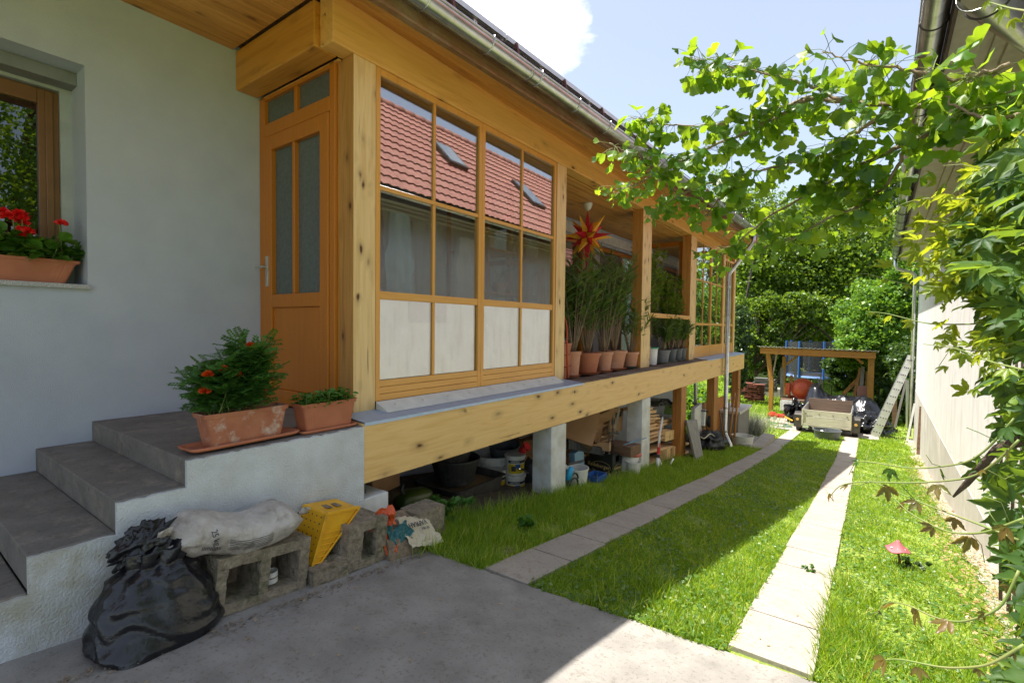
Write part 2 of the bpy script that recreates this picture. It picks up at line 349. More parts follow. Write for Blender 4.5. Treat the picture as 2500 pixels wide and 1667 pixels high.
# concrete yard in front (its far edge runs slightly askew)
mb = MB(); pv = []; xx = np.linspace(-5, 1.0, 121)
yv = [-12,-4,-1,0,.4,1,1.6,2.1]
for y in yv: pv += [(x, y, gz(y)+.02) for x in xx]
pv += [(x, 2.55+.09*(x+2.6)+rng.normal(0,.006), gz(2.58+.09*(x+2.6))+.02) for x in xx]
nr = len(yv)+1
mb.add(pv, [(j*121+i, j*121+i+1, (j+1)*121+i+1, (j+1)*121+i) for j in range(nr-1) for i in range(120)])
mb.add([pv[-121], pv[-1], (pv[-1][0], pv[-1][1], pv[-1][2]-.08), (pv[-121][0], pv[-121][1], pv[-121][2]-.08)], [(0,1,2,3)])
struct('concrete_yard', mb, M['pad'])
struct('soil_under_veranda', sheet(-4.7, -3.0, 2.3, 15.5, .012, 30), M['soil'])
# two wheel tracks of slabs
def track(name, xa, xb, y0, y1):
    mb = MB(); y = y0
    while y < y1:
        L = .60; a0 = gz(y+.006); a1 = gz(y+L-.006); j = rng.normal(0, .004, 2); e = rng.normal(0, .002, 2)
        x0, x1 = xa+j[0], xb+j[1]
        v = [(x0,y+.006,a0-.05),(x1,y+.006,a0-.05),(x1,y+L-.006,a1-.05),(x0,y+L-.006,a1-.05),(x0,y+.006,a0+.026+e[0]),(x1,y+.006,a0+.026+e[1]),(x1,y+L-.006,a1+.026+e[1]),(x0,y+L-.006,a1+.026+e[0])]
        mb.add(v, BF); y += L
    struct(name, mb, M['slab'], bevel=.003)
track('path', -2.13, -1.77, 2.62, 19.0)
track('path', -.575, -.18, 2.80, 19.2)
struct('parking_bay', sheet(-3.3, .35, 19.3, 23.5, .03, 8, .03), M['slab'])
struct('side_path', sheet(-6.5, -2.7, 20.0, 20.9, .035, 5), M['slab'])
struct('gravel_strip', (np.array([(a+.018*y+q, y, gz(y)+.015) for y in np.linspace(2.0, 20.5, 60) for a, q in ((.70, rng.normal(0, .04)), (.98, 0))]),
    [(2*i, 2*i+1, 2*i+3, 2*i+2) for i in range(59)]), M['gravel'])

# ================================================================== HOUSE (rendered front wall, inner wall of the veranda, roof)
H = thing('house', 'white rendered house with timber ceiling and long eaves on the left', 'house', (-4.7, 2, -1.5))
XW = -4.7
mb = MB()
wx0, wz0, wz1, wy0, wy1 = XW-.40, .27, 1.87, -.5, 1.09
mb.box(XW-.35, XW, -6, wy0, -2.2, 2.9); mb.box(XW-.35, XW, wy1, 5.9, -2.4, 2.9)
mb.box(XW-.35, XW, wy0, wy1, -2.2, wz0); mb.box(XW-.35, XW, wy0, wy1, wz1, 2.9)
# inner veranda wall with openings  (y0,y1,z0,z1)
opn = [(5.9, 6.9, -.2, 1.75), (7.9, 9.35, -.7, 1.75), (9.6, 12.3, -.7, 1.75)]
yprev = 5.9
for a, c, z0, z1 in opn:
    if a > yprev: mb.box(XW-.35, XW, yprev, a, -3.3, 2.9)
    mb.box(XW-.35, XW, a, c, -3.3, z0); mb.box(XW-.35, XW, a, c, z1, 2.9); yprev = c
mb.box(XW-.35, XW, 12.3, 15.45, -3.4, 2.9)
mb.box(-12, XW-.35, 15.1, 15.45, -3.6, 2.9)
part('wall', mb, M['plaster'], H)
part('wall_trim', MB().box(XW, XW+.05, 5.9, 14, 1.80, 2.0), M['whitep'], H)
# kitchen window on the left with reveal, roller box and sill
W = part('window', MB().box(wx0-.02, wx0+.05, 1.02, 1.09, wz0, wz1-.12).box(wx0-.02, wx0+.05, wy0, 1.09, wz1-.12, wz1-.0), mat('grey_window_trim', (.42,.43,.42), .5), H)
mb = MB(); mb.box(wx0-.03, wx0+.02, .90, 1.02, wz0, wz1-.13).box(wx0-.03, wx0+.02, -.5, .90, wz1-.24, wz1-.13).box(wx0-.03, wx0+.015, -.5, .90, wz0, wz0+.08).box(wx0-.03, wx0+.035, .94, .985, wz0, wz1-.14)
part('window_frame', mb, mat('brown_window_wood', (.20,.085,.02), .35), W, bevel=.005)
part('pane', MB().box(wx0-.012, wx0-.006, -.5, .9, wz0+.08, wz1-.24), M['oldglass'], W)
part('roller_box', MB().box(wx0+.05, XW-.20, wy0, 1.088, wz1-.095, wz1-.004), mat('grey_roller_box', (.22,.22,.21), .5), W)
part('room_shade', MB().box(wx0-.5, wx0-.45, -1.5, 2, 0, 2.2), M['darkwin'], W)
m, t, b = nmat('speckled_granite'); b.inputs['Roughness'].default_value = .35
t.links.new(ramp(t, noise(t, coords(t), 260, 2, .8), [(.4, G1(.06)), (.5, G1(.4)), (.62, G1(.75))]), b.inputs['Base Color']); M['granite'] = m
part('window_sill', MB().box(wx0, XW+.035, wy0, 1.10, wz0-.035, wz0-.003), M['granite'], W, bevel=.003)
# windows of the inner wall
def gwin(y0, y1, z0, z1, mull=()):
    x = XW-.10
    f = MB().box(x-.06, x+.03, y0, y0+.09, z0, z1).box(x-.06, x+.03, y1-.09, y1, z0, z1).box(x-.06, x+.03, y0+.09, y1-.09, z1-.09, z1).box(x-.06, x+.03, y0+.09, y1-.09, z0, z0+.09)
    for q in mull: f.box(x-.06, x+.035, q-.06, q+.06, z0+.09, z1-.09)
    w_ = part('inner_window', f, M['door'], H, bevel=.006)
    part('pane', MB().box(x-.02, x-.012, y0+.09, y1-.09, z0+.09, z1-.09), M['oldglass'], w_)
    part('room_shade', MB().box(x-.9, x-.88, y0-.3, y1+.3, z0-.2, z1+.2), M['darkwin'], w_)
gwin(5.9, 6.9, -.2, 1.75); gwin(7.9, 9.35, -.7, 1.75, (9.0,)); gwin(9.6, 12.3, -.7, 1.75, (10.9,))
part('roller_shutter', MB().box(XW-.07, XW-.05, 9.62, 10.85, -.6, 1.62), mat('grey_shutter', (.16,.15,.155), .6), H)
# boards of the eave ceiling in front of the door and of the whole veranda ceiling
def boards(x0, x1, y0, y1, zf, wd=.095, m_=M['soffit'], nm='ceiling_boards', gap=.004):
    mb = MB(); x = x0
    while x < x1-.01:
        xe = min(x+wd-gap, x1)
        v = [(x,y0,zf(x,y0)),(xe,y0,zf(xe,y0)),(xe,y1,zf(xe,y1)),(x,y1,zf(x,y1))]; v = v+[(a,b_,c+.018) for a, b_, c in v]
        mb.add(v, [(0,3,2,1),(4,5,6,7),(0,1,5,4),(1,2,6,5),(2,3,7,6),(3,0,4,7)]); x += wd
    o = part(nm, mb, m_, H, bevel=.003, seg=1); return o
boards(XW, -3.30, -5.5, 2.13, lambda x, y: 2.452)
part('ceiling_backing', MB().box(XW-.35, -3.25, -5.5, 14.4, 2.50, 2.53), M['fascia'], H)
boards(XW, -3.452, 2.36, 15.75, lambda x, y: 2.082, .105)
# outer soffit under the eaves, fascia, gutter
XE = lambda y: -2.97+.034*y
def sof(u, y): return XE(y)*u+(-3.275)*(1-u), 2.49-.017*y+(2.26-(2.49-.017*y))*u
for y0, y1 in ((-5.5, 14.3),):
    mb = MB(); ky = np.linspace(y0, y1, 16); nb = 5
    for k in range(nb):
        for i in range(15):
            a, c = ky[i], ky[i+1]; u0, u1 = k/nb+.006, (k+1)/nb-.006
            q = [(*[sof(u0,a)[0], a, sof(u0,a)[1]],), (sof(u1,a)[0], a, sof(u1,a)[1]), (sof(u1,c)[0], c, sof(u1,c)[1]), (sof(u0,c)[0], c, sof(u0,c)[1])]
            mb.add(q+[(p[0], p[1], p[2]+.02) for p in q], BF)
    part('eave_boards', mb, M['soffit'], H)
y0, y1 = -5.5, 14.3
mb = MB()
def skew(mb, dx0, dx1, z0, z1, y0=-5.5, y1=14.3):
    v = [(XE(y)+dx, y, z) for z in (z0, z1) for y, dx in ((y0,dx0),(y0,dx1),(y1,dx1),(y1,dx0))]
    return mb.add(v, [(0,1,2,3),(4,7,6,5),(0,4,5,1),(1,5,6,2),(2,6,7,3),(3,7,4,0)])
part('fascia_board', skew(MB(), 0, .03, 2.262, 2.47), M['fascia'], H)
part('fascia_batten', skew(MB(), .031, .05, 2.262, 2.285), M['fascia'], H)
gx = .125; gzc = 2.435; gr = .09
def gprof(y, off=(0, 0), r=gr): 
    an = np.linspace(math.pi, 2*math.pi, 13); return [(XE(y)+gx+r*math.cos(a)+off[0], y, gzc+r*math.sin(a)+off[1]) for a in an]
mb = MB(); pa = gprof(-5.5); pb = gprof(13.85); mb.add(pa+pb, [(i, i+1, 14+i, 13+i) for i in range(12)])
gut = part('gutter', mb, M['zinc'], H, smooth=True, solid=.004)
part('rolled_edge', MB().tube([(XE(-5.5)+gx+gr, -5.5, gzc+.004), (XE(13.85)+gx+gr, 13.85, gzc+.004)], .011, 8), M['zinc'], gut, smooth=True)
mb = MB(); cap = gprof(13.85); mb.add(cap, [tuple(range(13))]); part('end_cap', mb, M['zinc'], gut, solid=.004)
for y in np.arange(-1.0, 13.9, .72):
    mb = MB(); mb.tube([(p[0], p[1], p[2]) for p in gprof(y, r=gr+.006)]+[(XE(y)+gx+gr+.004, y, gzc+.03)], .0065, 6)
    part('gutter_bracket', mb, M['zinc'], H, smooth=True)
# joints of the gutter
for y in (3.9, 7.1, 10.4):
    mb = MB(); a = gprof(y-.02, r=gr+.003); c = gprof(y+.02, r=gr+.003); mb.add(a+c, [(i, i+1, 14+i, 13+i) for i in range(12)]); part('gutter_joint', mb, M['zinc'], H, smooth=True, solid=.003)
# roof surface with tiles, solar modules on rails and the snow guard behind the gutter
RP = .80
def roofp(y, s, h=0): x = XE(y)-.02-s*.78; z = 2.53+s*.625+h; return (x, y, z)
def tiled(mb, y0, y1, s1, fn, ny, row=.33, pit=.22, amp=.028):
    rows = int(s1/row); vs = []; yy = np.linspace(y0, y1, ny); cnt = 0
    prof = amp*np.abs(np.sin(yy*math.pi/pit))**.7
    for r in range(rows):
        for e, hh in ((0, .045), (1, .012)):
            vs.append([fn(y, (r+e)*row, hh+p) for y, p in zip(yy, prof)])
    vs = np.array(vs).reshape(-1, 3); n = ny
    f = [(j*n+i, j*n+i+1, (j+1)*n+i+1, (j+1)*n+i) for j in range(2*rows-1) for i in range(n-1)]
    return mb.add(vs, f)
M['tile'] = mat('red_clay_tile', (.33,.145,.115), .75, c2=(.25,.105,.08), sc=3.5, stain=(.22,.10,.07), stsc=7, bs=.2)
M['tileb'] = mat('brown_clay_tile', (.12,.06,.045), .8, c2=(.08,.045,.035), sc=9, bs=.2)
rf = part('roof', tiled(MB(), -5.5, 14.4, 5.2, roofp, 60), M['tileb'], H)
part('roof_edge', MB().add([roofp(14.4,0,-.05), roofp(14.4,5.2,-.05), roofp(14.4,5.2,.07), roofp(14.4,0,.07), tuple(np.array(roofp(14.4,0,-.05))+[0,.03,0]), tuple(np.array(roofp(14.4,5.2,-.05))+[0,.03,0]), tuple(np.array(roofp(14.4,5.2,.07))+[0,.03,0]), tuple(np.array(roofp(14.4,0,.07))+[0,.03,0])], BF), M['fascia'], rf)
for k in range(6):
    ya, yb = -4.2+k*2.02, -4.2+k*2.02+2.0
    if yb > 8.6: break
    q = [roofp(ya, .12, .20), roofp(yb, .12, .20), roofp(yb, 1.15, .20), roofp(ya, 1.15, .20)]
    q2 = [roofp(ya, .12, .24), roofp(yb, .12, .24), roofp(yb, 1.15, .24), roofp(ya, 1.15, .24)]
    pn = part('solar_panel', MB().add(q+q2, BF), mat('dark_solar_glass', (.02,.025,.04), .2) if k == 0 else D.materials['dark_solar_glass'], H)
    part('panel_frame', MB().beam(roofp(ya, .10, .215), roofp(yb, .10, .215), .02, .05), M['alu'], pn)
for y in np.arange(.3, 8.6, 1.05):
    part('rail_foot', MB().beam(roofp(y, .14, .03), roofp(y, .14, .21), .03, .05, (0,1,0)), M['alu'], H)
part('mounting_rail', MB().beam(roofp(-4.2, .16, .165), roofp(8.4, .16, .165), .035, .04), M['alu'], H)
sg = MB()
for z_ in (.05, .11, .17): sg.tube([roofp(-3, .06, z_), roofp(13.8, .06, z_)], .0045, 5)
for y in np.arange(-3, 13.8, .06): sg.tube([roofp(y, .06, .045), roofp(y+.05, .06, .175)], .003, 4)
part('snow_guard', sg, M['steel'], H)
for y in np.arange(.4, 13.8, .9): part('snow_guard_hook', MB().prism([roofp(y, .0, .04), roofp(y, .2, .04), roofp(y, .07, .24)], (0, .03, 0)), mat('rusty_hook', (.14,.04,.03), .7) if 'rusty_hook' not in D.materials else D.materials['rusty_hook'], H)
# end of the roof: gable trim under which the last header ends
part('gable_board', MB().beam(np.array(roofp(14.42, .02, -.10)), np.array(roofp(14.42, 1.4, -.10)), .03, .14), M['fascia'], H)
part('outrigger', MB().box(-3.26, -2.60, 14.12, 14.30, 2.02, 2.12), M['xbeam'], H, bevel=.01)
# downpipe of the veranda
dpx = -2.90
pts = [(XE(13.4)+gx, 13.40, 2.31), (XE(13.4)+gx, 13.40, 2.16), (XE(13.4)+gx-.06, 13.38, 2.06), (dpx+.10, 13.26, 1.52), (dpx, 13.24, 1.38), (dpx, 13.22, 1.2), (dpx, 13.22, -2.62), (dpx+.04, 13.18, -2.72), (dpx+.16, 13.08, -2.90), (dpx+.19, 13.06, -3.08)]
dp = part('downpipe', MB().tube(pts, .052, 16), M['zinc'], H, smooth=True)
for z in (1.05, -.2, -2.0, -2.60): part('pipe_collar', MB().lathe((dpx, 13.22, z), [(.054,-.03),(.060,-.02),(.060,.02),(.054,.03)], 16), M['zinc'], dp, smooth=True)

# ================================================================== CONCRETE STEPS
S_ = thing('steps', 'brown concrete steps with white rendered side below the door', 'steps', (-3.8, 1.2, -1.5))
prof = [(-.17, -1.37), (.15, -1.215), (.47, -1.05), (.79, -.895), (1.10, -.75)]
mb = MB()
yy = [-.49]+[p[0] for p in prof]
pr = [(-.49, -1.6), (-.49, -1.52)]
lev = [(-.49,-1.52)]+prof
for i, (y, z) in enumerate(lev):
    ynext = lev[i+1][0] if i+1 < len(lev) else 2.36
    part('tread', MB().box(XW+.001, -3.012, y, ynext+ (.0 if i+1 == len(lev) else .0), z-.16, z), M['step'], S_, bevel=.006)
# rendered side, irregular top edge where the render meets the treads
poly = [(2.262, -2.0)]; top = []
for i, (y, z) in enumerate(lev):
    ynext = lev[i+1][0] if i+1 < len(lev) else 2.262
    n = max(2, int((ynext-y)/.03))
    for k in range(n+1): top.append((y+(ynext-y)*k/n, z-.006+rng.normal(0, .0035)))
poly = [(-.49, -1.9)]+top+[(2.262, -1.9)]
mb = MB().prism([(-3.012, a, c) for a, c in poly], (.024, 0, 0)); part('rendered_side', mb, M['plaster2'], S_)
part('core', MB().box(XW, -3.013, .8, 2.255, -1.9, -.92), M['step'], S_)

# ================================================================== VERANDA
Ve = thing('veranda', 'long honey coloured timber veranda with glazed fronts on short piers', 'veranda', (-3.6, 9, -1.0))
XP = -3.29
part('sill_beam', MB().box(-3.20, -3.0, 2.264, 15.9, -1.185, -.735), M['beam'], Ve, bevel=.006)
part('end_sill_beam', MB().box(-4.7, -3.2, 15.7, 15.9, -1.185, -.735), M['beam'], Ve, bevel=.006)
part('header_beam', MB().box(-3.45, -3.275, 2.195, 16.0, 2.10, 2.495), M['header'], Ve, bevel=.012)
part('side_beam', MB().box(-4.70, -3.452, 2.15, 2.35, 2.10, 2.45), M['xbeam'], Ve, bevel=.012)
part('floor', MB().box(-4.70, -3.30, 2.37, 15.7, -.80, -.752), M['deck'], Ve)
mb = MB()
for k in range(3): mb.box(-3.30+k*.10, -3.205+k*.10, 5.72, 11.85, -.745, -.722)
part('floor_boards', mb, M['deck'], Ve, bevel=.004)
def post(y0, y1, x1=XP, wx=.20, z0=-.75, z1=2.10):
    o = part('post', MB().box(x1-wx, x1, y0, y1, z0, z1), [M['postw'], M['postshade']], Ve, bevel=.007)
    o.data.polygons.foreach_set('material_index', [1,1,1,0,1,1]); return o  # yard face pale, all other faces darker: shade put into the wood colour
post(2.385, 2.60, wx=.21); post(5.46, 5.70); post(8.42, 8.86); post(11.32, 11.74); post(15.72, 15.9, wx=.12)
# flashing
for ya, yb in ((2.27, 5.70), (11.76, 15.88)):
    part('flashing', MB().add([(-3.285,ya,-.700),(-3.285,yb,-.700),(-2.990,yb,-.728),(-2.990,ya,-.728),(-3.285,ya,-.704),(-3.285,yb,-.704),(-2.993,yb,-.732),(-2.993,ya,-.732)], [(0,1,2,3)[::-1],(4,5,6,7),(0,1,5,4),(3,2,6,7)]).box(-2.994,-2.990,ya,yb,-.752,-.728), M['flash'], Ve)
fs = part('flashing_upstand', MB().prism([(-3.288,2.605,-.640),(-3.288,2.605,-.712),(-3.13,2.605,-.712)], (0,2.85,0)), mat('white_metal', (.74,.74,.70), .5), Ve)
for y in np.linspace(2.75, 5.3, 9): part('screw', MB().lathe((-3.222, y, -.668), [(.007,0),(.006,.012)], 8, R=roty(math.pi/2)), M['alu'], fs)
# glazed front: window units
def unit(y0, y1, zb, zs, z_top, cols, hrail, xf=XP-.006, film=None, panel=3, th=.065):
    z0 = zs[0]
    wd_ = .048
    f = MB().box(xf-th, xf, y0, y0+wd_, zb, z_top).box(xf-th, xf, y1-wd_, y1, zb, z_top).box(xf-th, xf-.001, y0+wd_, y1-wd_, z_top-.055, z_top)
    u_ = part('window', f, M['frame'], Ve, bevel=.005)
    fp = MB(); hh = (z0-zb)/panel
    for k in range(panel): fp.box(xf-.03, xf-.004, y0+wd_, y1-wd_, zb+k*hh+.001, zb+(k+1)*hh-.0025)
    part('bottom_panel', fp, M['framey'], u_, bevel=.002)
    a, c = y0+wd_, y1-wd_
    for z in zs[1:-1]: part('rail', MB().box(xf-.05, xf-.008, a, c, z-hrail[z], z+hrail[z]), M['framey'], u_, bevel=.004)
    for k in range(1, cols):
        y = a+(c-a)*k/cols; zz = [zs[0]]+zs[1:-1]+[z_top-.055]
        for i in range(len(zz)-1): part('glazing_bar', MB().box(xf-.045, xf-.012, y-.016, y+.016, zz[i]+hrail.get(zz[i], 0), zz[i+1]-hrail.get(zz[i+1], 0)), M['frame'], u_, bevel=.003)
    for i in range(len(zs)-1):
        part('pane', MB().box(xf-.034, xf-.026, a, c, zs[i]+.001, (zs[i+1] if i < len(zs)-2 else z_top-.055)), M['glass'], u_)
    return u_
hr = {.245: .034, 1.135: .018}
zs = [-.465, .245, 1.135, 2.045]
u1 = unit(2.605, 3.965, -.64, zs, 2.098, 2, hr)
u2 = unit(3.967, 5.455, -.64, zs, 2.098, 2, hr)
# fogged white film behind the lowest panes, with a square gap
film = mat('white_window_film', (.66,.67,.67), .5, c2=(.55,.57,.58), sc=3, stain=(.75,.75,.74), stsc=4)
fm = MB()
def filmbox(y0, y1, z0, z1): fm.box(XP-.050, XP-.046, y0, y1, z0, z1)
filmbox(2.655, 2.99, -.464, .21); filmbox(2.99, 3.50, -.464, .02); filmbox(3.50, 3.90, -.464, .21)
part('window_film', fm, film, u1)
fm = MB(); filmbox(4.02, 5.40, -.464, .21); part('window_film', fm, film, u2)
# second glazed room and the last bay
hr2 = {.10: .03, 1.15: .018}
u3 = unit(11.76, 13.15, -.70, [-.42, .10, 1.15, 2.045], 2.098, 2, hr2, panel=1)
u4 = unit(13.16, 14.42, -.70, [-.42, .10, 1.15, 2.045], 2.098, 2, hr2, panel=1)
part('post', MB().box(XP-.14, XP, 14.43, 14.56, -.75, 2.10), M['postw'], Ve, bevel=.006)
u5 = unit(14.57, 15.71, -.70, [-.42, .10, 1.92], 1.96, 4, {.10: .03}, panel=1)
part('grey_screen', MB().box(XP-.075, XP-.070, 14.6, 15.68, .14, 1.9), mat('taupe_screen', (.22,.18,.17), .8), u5)
# end walls of the second room
for yy_ in (11.50, 15.78):
    f = MB().box(-4.66, -4.56, yy_-.03, yy_+.03, -.74, 2.0).box(-3.60, -3.50, yy_-.03, yy_+.03, -.74, 2.0).box(-4.56, -3.60, yy_-.029, yy_+.029, 1.90, 2.0).box(-4.56, -3.60, yy_-.029, yy_+.029, -.74, -.5)
    e_ = part('glazed_partition', f, M['door'], Ve, bevel=.005); part('pane', MB().box(-4.56, -3.60, yy_-.004, yy_+.004, -.5, 1.9), M['glass'], e_)
f = MB(); f.grid(lambda u, v: (-4.05+.42*u*(1-.45*v), 11.62+.03*math.sin(u*60), 1.88-1.3*v), 60, 8); part('curtain', f, M['curtain'], Ve, smooth=True)
part('rail_board', MB().box(XP-.10, XP+.015, 8.86, 11.32, .19, .275), M['framey'], Ve, bevel=.006)
part('rear_posts_sill', MB().box(-4.66, -4.5, 5.46, 5.6, -.75, 2.0), M['door'], Ve)
# partition closing the first glazed room at y 5.5
f = MB().box(-4.66, -4.56, 5.49, 5.56, -.74, 2.0).box(-3.60, -3.50, 5.49, 5.56, -.74, 2.0).box(-4.12,-4.04,5.491,5.559,-.74,1.95).box(-4.56, -3.60, 5.492, 5.558, 1.93, 2.0).box(-4.56,-3.60,5.492,5.558,.85,.92).box(-4.56,-3.60,5.492,5.558,-.74,-.30)
e_ = part('glazed_partition', f, M['door'], Ve, bevel=.005); part('pane', MB().box(-4.56, -3.60, 5.52, 5.528, -.3, 1.93), M['glass'], e_)
# door in the end wall
yd = 2.40
fr = MB().box(-4.695, -4.60, yd-.04, yd+.05, -.75, 2.098).box(-3.575, -3.502, yd-.04, yd+.05, -.75, 2.098).box(-4.60, -3.575, yd-.039, yd+.05, 2.06, 2.098).box(-4.60, -3.575, yd-.041, yd+.05, 1.72, 1.84).box(-4.11, -4.06, yd-.035, yd+.04, 1.84, 2.06)
dfm = part('door_frame', fr, M['door'], Ve, bevel=.006)
M['ribglass'] = mat('ribbed_dark_glass', (.12,.135,.125), .22, c2=(.085,.10,.095), sc=30, spec=.8)
def ribbed(x0, x1, z0, z1):
    mb = MB(); n = int((x1-x0)/.006); nz_ = 14; off = rng.normal(0, .25, (nz_, n+1)).cumsum(0)*.3
    mb.grid(lambda u, v: (x0+(x1-x0)*u, yd-.004+.0028*math.sin(u*(x1-x0)/.018*2*math.pi+off[int(round(v*(nz_-1)))][int(round(u*n))]), z0+(z1-z0)*v), n+1, nz_); return mb
part('pane', ribbed(-4.60, -4.11, 1.84, 2.06), M['ribglass'], dfm, smooth=True); part('pane', ribbed(-4.06, -3.575, 1.84, 2.06), M['ribglass'], dfm, smooth=True)
dr = MB().box(-4.595, -4.47, yd-.05, yd+.01, -.74, 1.715).box(-3.70, -3.58, yd-.05, yd+.01, -.74, 1.715).box(-4.47, -3.70, yd-.049, yd+.01, 1.585, 1.715).box(-4.47, -3.70, yd-.049, yd+.01, .145, .265).box(-4.47, -3.70, yd-.049, yd+.01, -.74, -.60).box(-4.125, -4.085, yd-.045, yd+.01, .265, 1.585).box(-4.47, -3.70, yd-.030, yd+.005, -.60, .145)
door = part('door', dr, M['door'], Ve, bevel=.007)
part('pane', ribbed(-4.47, -4.125, .265, 1.585), M['ribglass'], door, smooth=True); part('pane', ribbed(-4.085, -3.70, .265, 1.585), M['ribglass'], door, smooth=True)
hd = part('handle', MB().box(-4.555, -4.515, yd-.062, yd-.05, .34, .62).tube([(-4.535, yd-.06, .52), (-4.535, yd-.10, .52), (-4.64, yd-.105, .52)], .010, 10), M['alu'], door, bevel=.003)
# piers and legs
P0 = part('pier', MB().box(-3.35, -3.0, 2.266, 2.50, -2.0, -1.30), M['pierp'], Ve, bevel=.008)
P1 = part('pier', MB().box(-3.27, -3.0, 4.93, 5.28, -2.3, -1.19), M['pierp'], Ve, bevel=.01)
P2 = part('pier', MB().box(-3.27, -3.0, 7.80, 8.17, -2.7, -1.19), M['pierp'], Ve, bevel=.01)
part('anchor_bolt', MB().lathe((-3.12, 2.36, -1.30), [(.014,0),(.014,.03),(.007,.032),(.007,.12)], 10).lathe((-3.1, 5.05, -1.19), [(.01,0),(.01,.02)], 8), M['steel'], Ve)
for y0_, y1_, zb in ((9.95, 10.30, -2.75), (12.55, 12.92, -3.05), (15.25, 15.55, -2.28)):
    part('leg', MB().box(-3.2, -3.02, y0_, y1_, zb, -1.186), wood('orange_leg_wood', (.46,.20,.05), (.26,.10,.02), 'Z', .7, .55) if 'orange_leg_wood' not in D.materials else D.materials['orange_leg_wood'], Ve, bevel=.008)
# concrete plinth that carries the last leg
pl = thing('concrete_plinth', 'grey concrete plinth with a pale stone cap below the last veranda post', 'plinth', (-3.0, 15.3, -3.2))
part('block', MB().box(-3.45, -2.86, 14.6, 16.1, -3.4, -2.36), mat('grey_render_plinth', (.26,.24,.22), .9, bs=.3), pl, bevel=.01)
part('cap', MB().box(-3.5, -2.80, 14.5, 16.2, -2.36, -2.285), mat('pale_stone_cap', (.6,.55,.5), .7), pl, bevel=.01)

# ================================================================== NEIGHBOUR BUILDING
NB = thing('neighbour_building', 'long pale rendered neighbouring building with red tiled roof on the right', 'building', (1.2, 11, -2.5))
XR = lambda y: .87+.0184*y
m, t, b = nmat('old_render'); b.inputs['Roughness'].default_value = .9
vec = coords(t); cs = coords(t, (1,1,.12))
c = ramp(t, noise(t, vec, 2.2, 7, .65), [(.35, (.62,.60,.57)), (.6, (.67,.66,.64)), (.8, (.54,.52,.49))])
c = mixc(t, ramp(t, noise(t, cs, 9, 5, .6), [(.5, G1(0)), (.75, G1(.55))]), c, (.40,.36,.32))
tcz = t.nodes.new('ShaderNodeTexCoord'); sx_ = t.nodes.new('ShaderNodeSeparateXYZ'); t.links.new(tcz.outputs['Object'], sx_.inputs[0])
t.links.new(c, b.inputs['Base Color']); bump(t, b, noise(t, vec, 60, 5, .7), .5, .01); M['render'] = m
def skw(mb, a0, a1, z0, z1, y0, y1):
    v = [(a+.0184*y, y, z) for z in (z0, z1) for a, y in ((a0,y0),(a1,y0),(a1,y1),(a0,y1))]
    return mb.add(v, BF)
part('wall', skw(skw(MB(), .87, 1.2, -3.8, 2.3, 2.6, 20.5), 1.2, 7.2, -3.8, 2.3, 20.2, 20.5), M['render'], NB)
part('render_base', skw(MB(), .862, .869, -3.8, -1.9, 6.4, 20.4), mat('grey_cement_render', (.40,.37,.33), .9, c2=(.50,.46,.41), sc=2, bs=.4, stain=(.60,.56,.5), stsc=1.2), NB)
part('cornice', skw(skw(skw(MB(), .70, .869, 2.20, 2.34, 2.2, 20.5), .62, .70, 2.255, 2.34, 2.2, 20.5), .36, .62, 2.30, 2.40, 2.2, 20.5), mat('cream_cornice', (.56,.52,.45), .8), NB)
part('fascia_board', skw(MB(), .335, .358, 2.26, 2.46, 2.2, 20.5), mat('brown_fascia', (.10,.07,.055), .7), NB)
def gp2(y, r=.085): 
    an = np.linspace(math.pi, 2*math.pi, 13); return [(.245+.0184*y+r*math.cos(a), y, 2.40+r*math.sin(a)) for a in an]
mb = MB(); mb.add(gp2(2.9)+gp2(20.5), [(i, i+1, 14+i, 13+i) for i in range(12)]); g2 = part('gutter', mb, M['zinc'], NB, smooth=True, solid=.004)
part('rolled_edge', MB().tube([(.16+.0184*2.9, 2.9, 2.404), (.16+.0184*20.5, 20.5, 2.404)], .011, 8), M['zinc'], g2, smooth=True)
for y in np.arange(5.0, 20.5, .95): part('gutter_bracket', MB().tube(gp2(y, .092), .0055, 6), M['steel'], NB, smooth=True)
pts = [(.62, 20.35, 2.32), (.62, 20.35, 2.12), (.66, 20.33, 2.0), (1.05, 20.3, 1.86), (1.13, 20.3, 1.76), (1.13, 20.3, 1.6), (1.13, 20.3, -3.4)]
part('downpipe', MB().tube(pts, .05, 12), M['zinc'], NB, smooth=True)
def roof2(y, s, h=0): return (.33+.0184*y+s*.70-h*.7, y, 2.47+s*.714+h*.7)
part('roof', tiled(MB(), 2.5, 20.6, 4.49, roof2, 520, row=.345, pit=.205, amp=.035), M['tile'], NB)
part('roof_underlay', MB().add([roof2(2.5,0,-.03), roof2(20.6,0,-.03), roof2(20.6,4.5,-.03), roof2(2.5,4.5,-.03)], [(0,1,2,3)]).add([roof2(2.5,4.5,-.03), roof2(20.6,4.5,-.03), (7.5, 20.6, 2.4), (7.5, 2.5, 2.4)], [(0,1,2,3)]), M['tileb'], NB)
mb = MB()
for y in np.arange(2.5, 20.6, .38):
    p = np.array(roof2(y, 4.5, .02)); mb.lathe(p, [(.10,0),(.115,.40)], 10, R=rotx(-math.pi/2))
part('ridge_tiles', mb, M['tile'], NB, smooth=True)
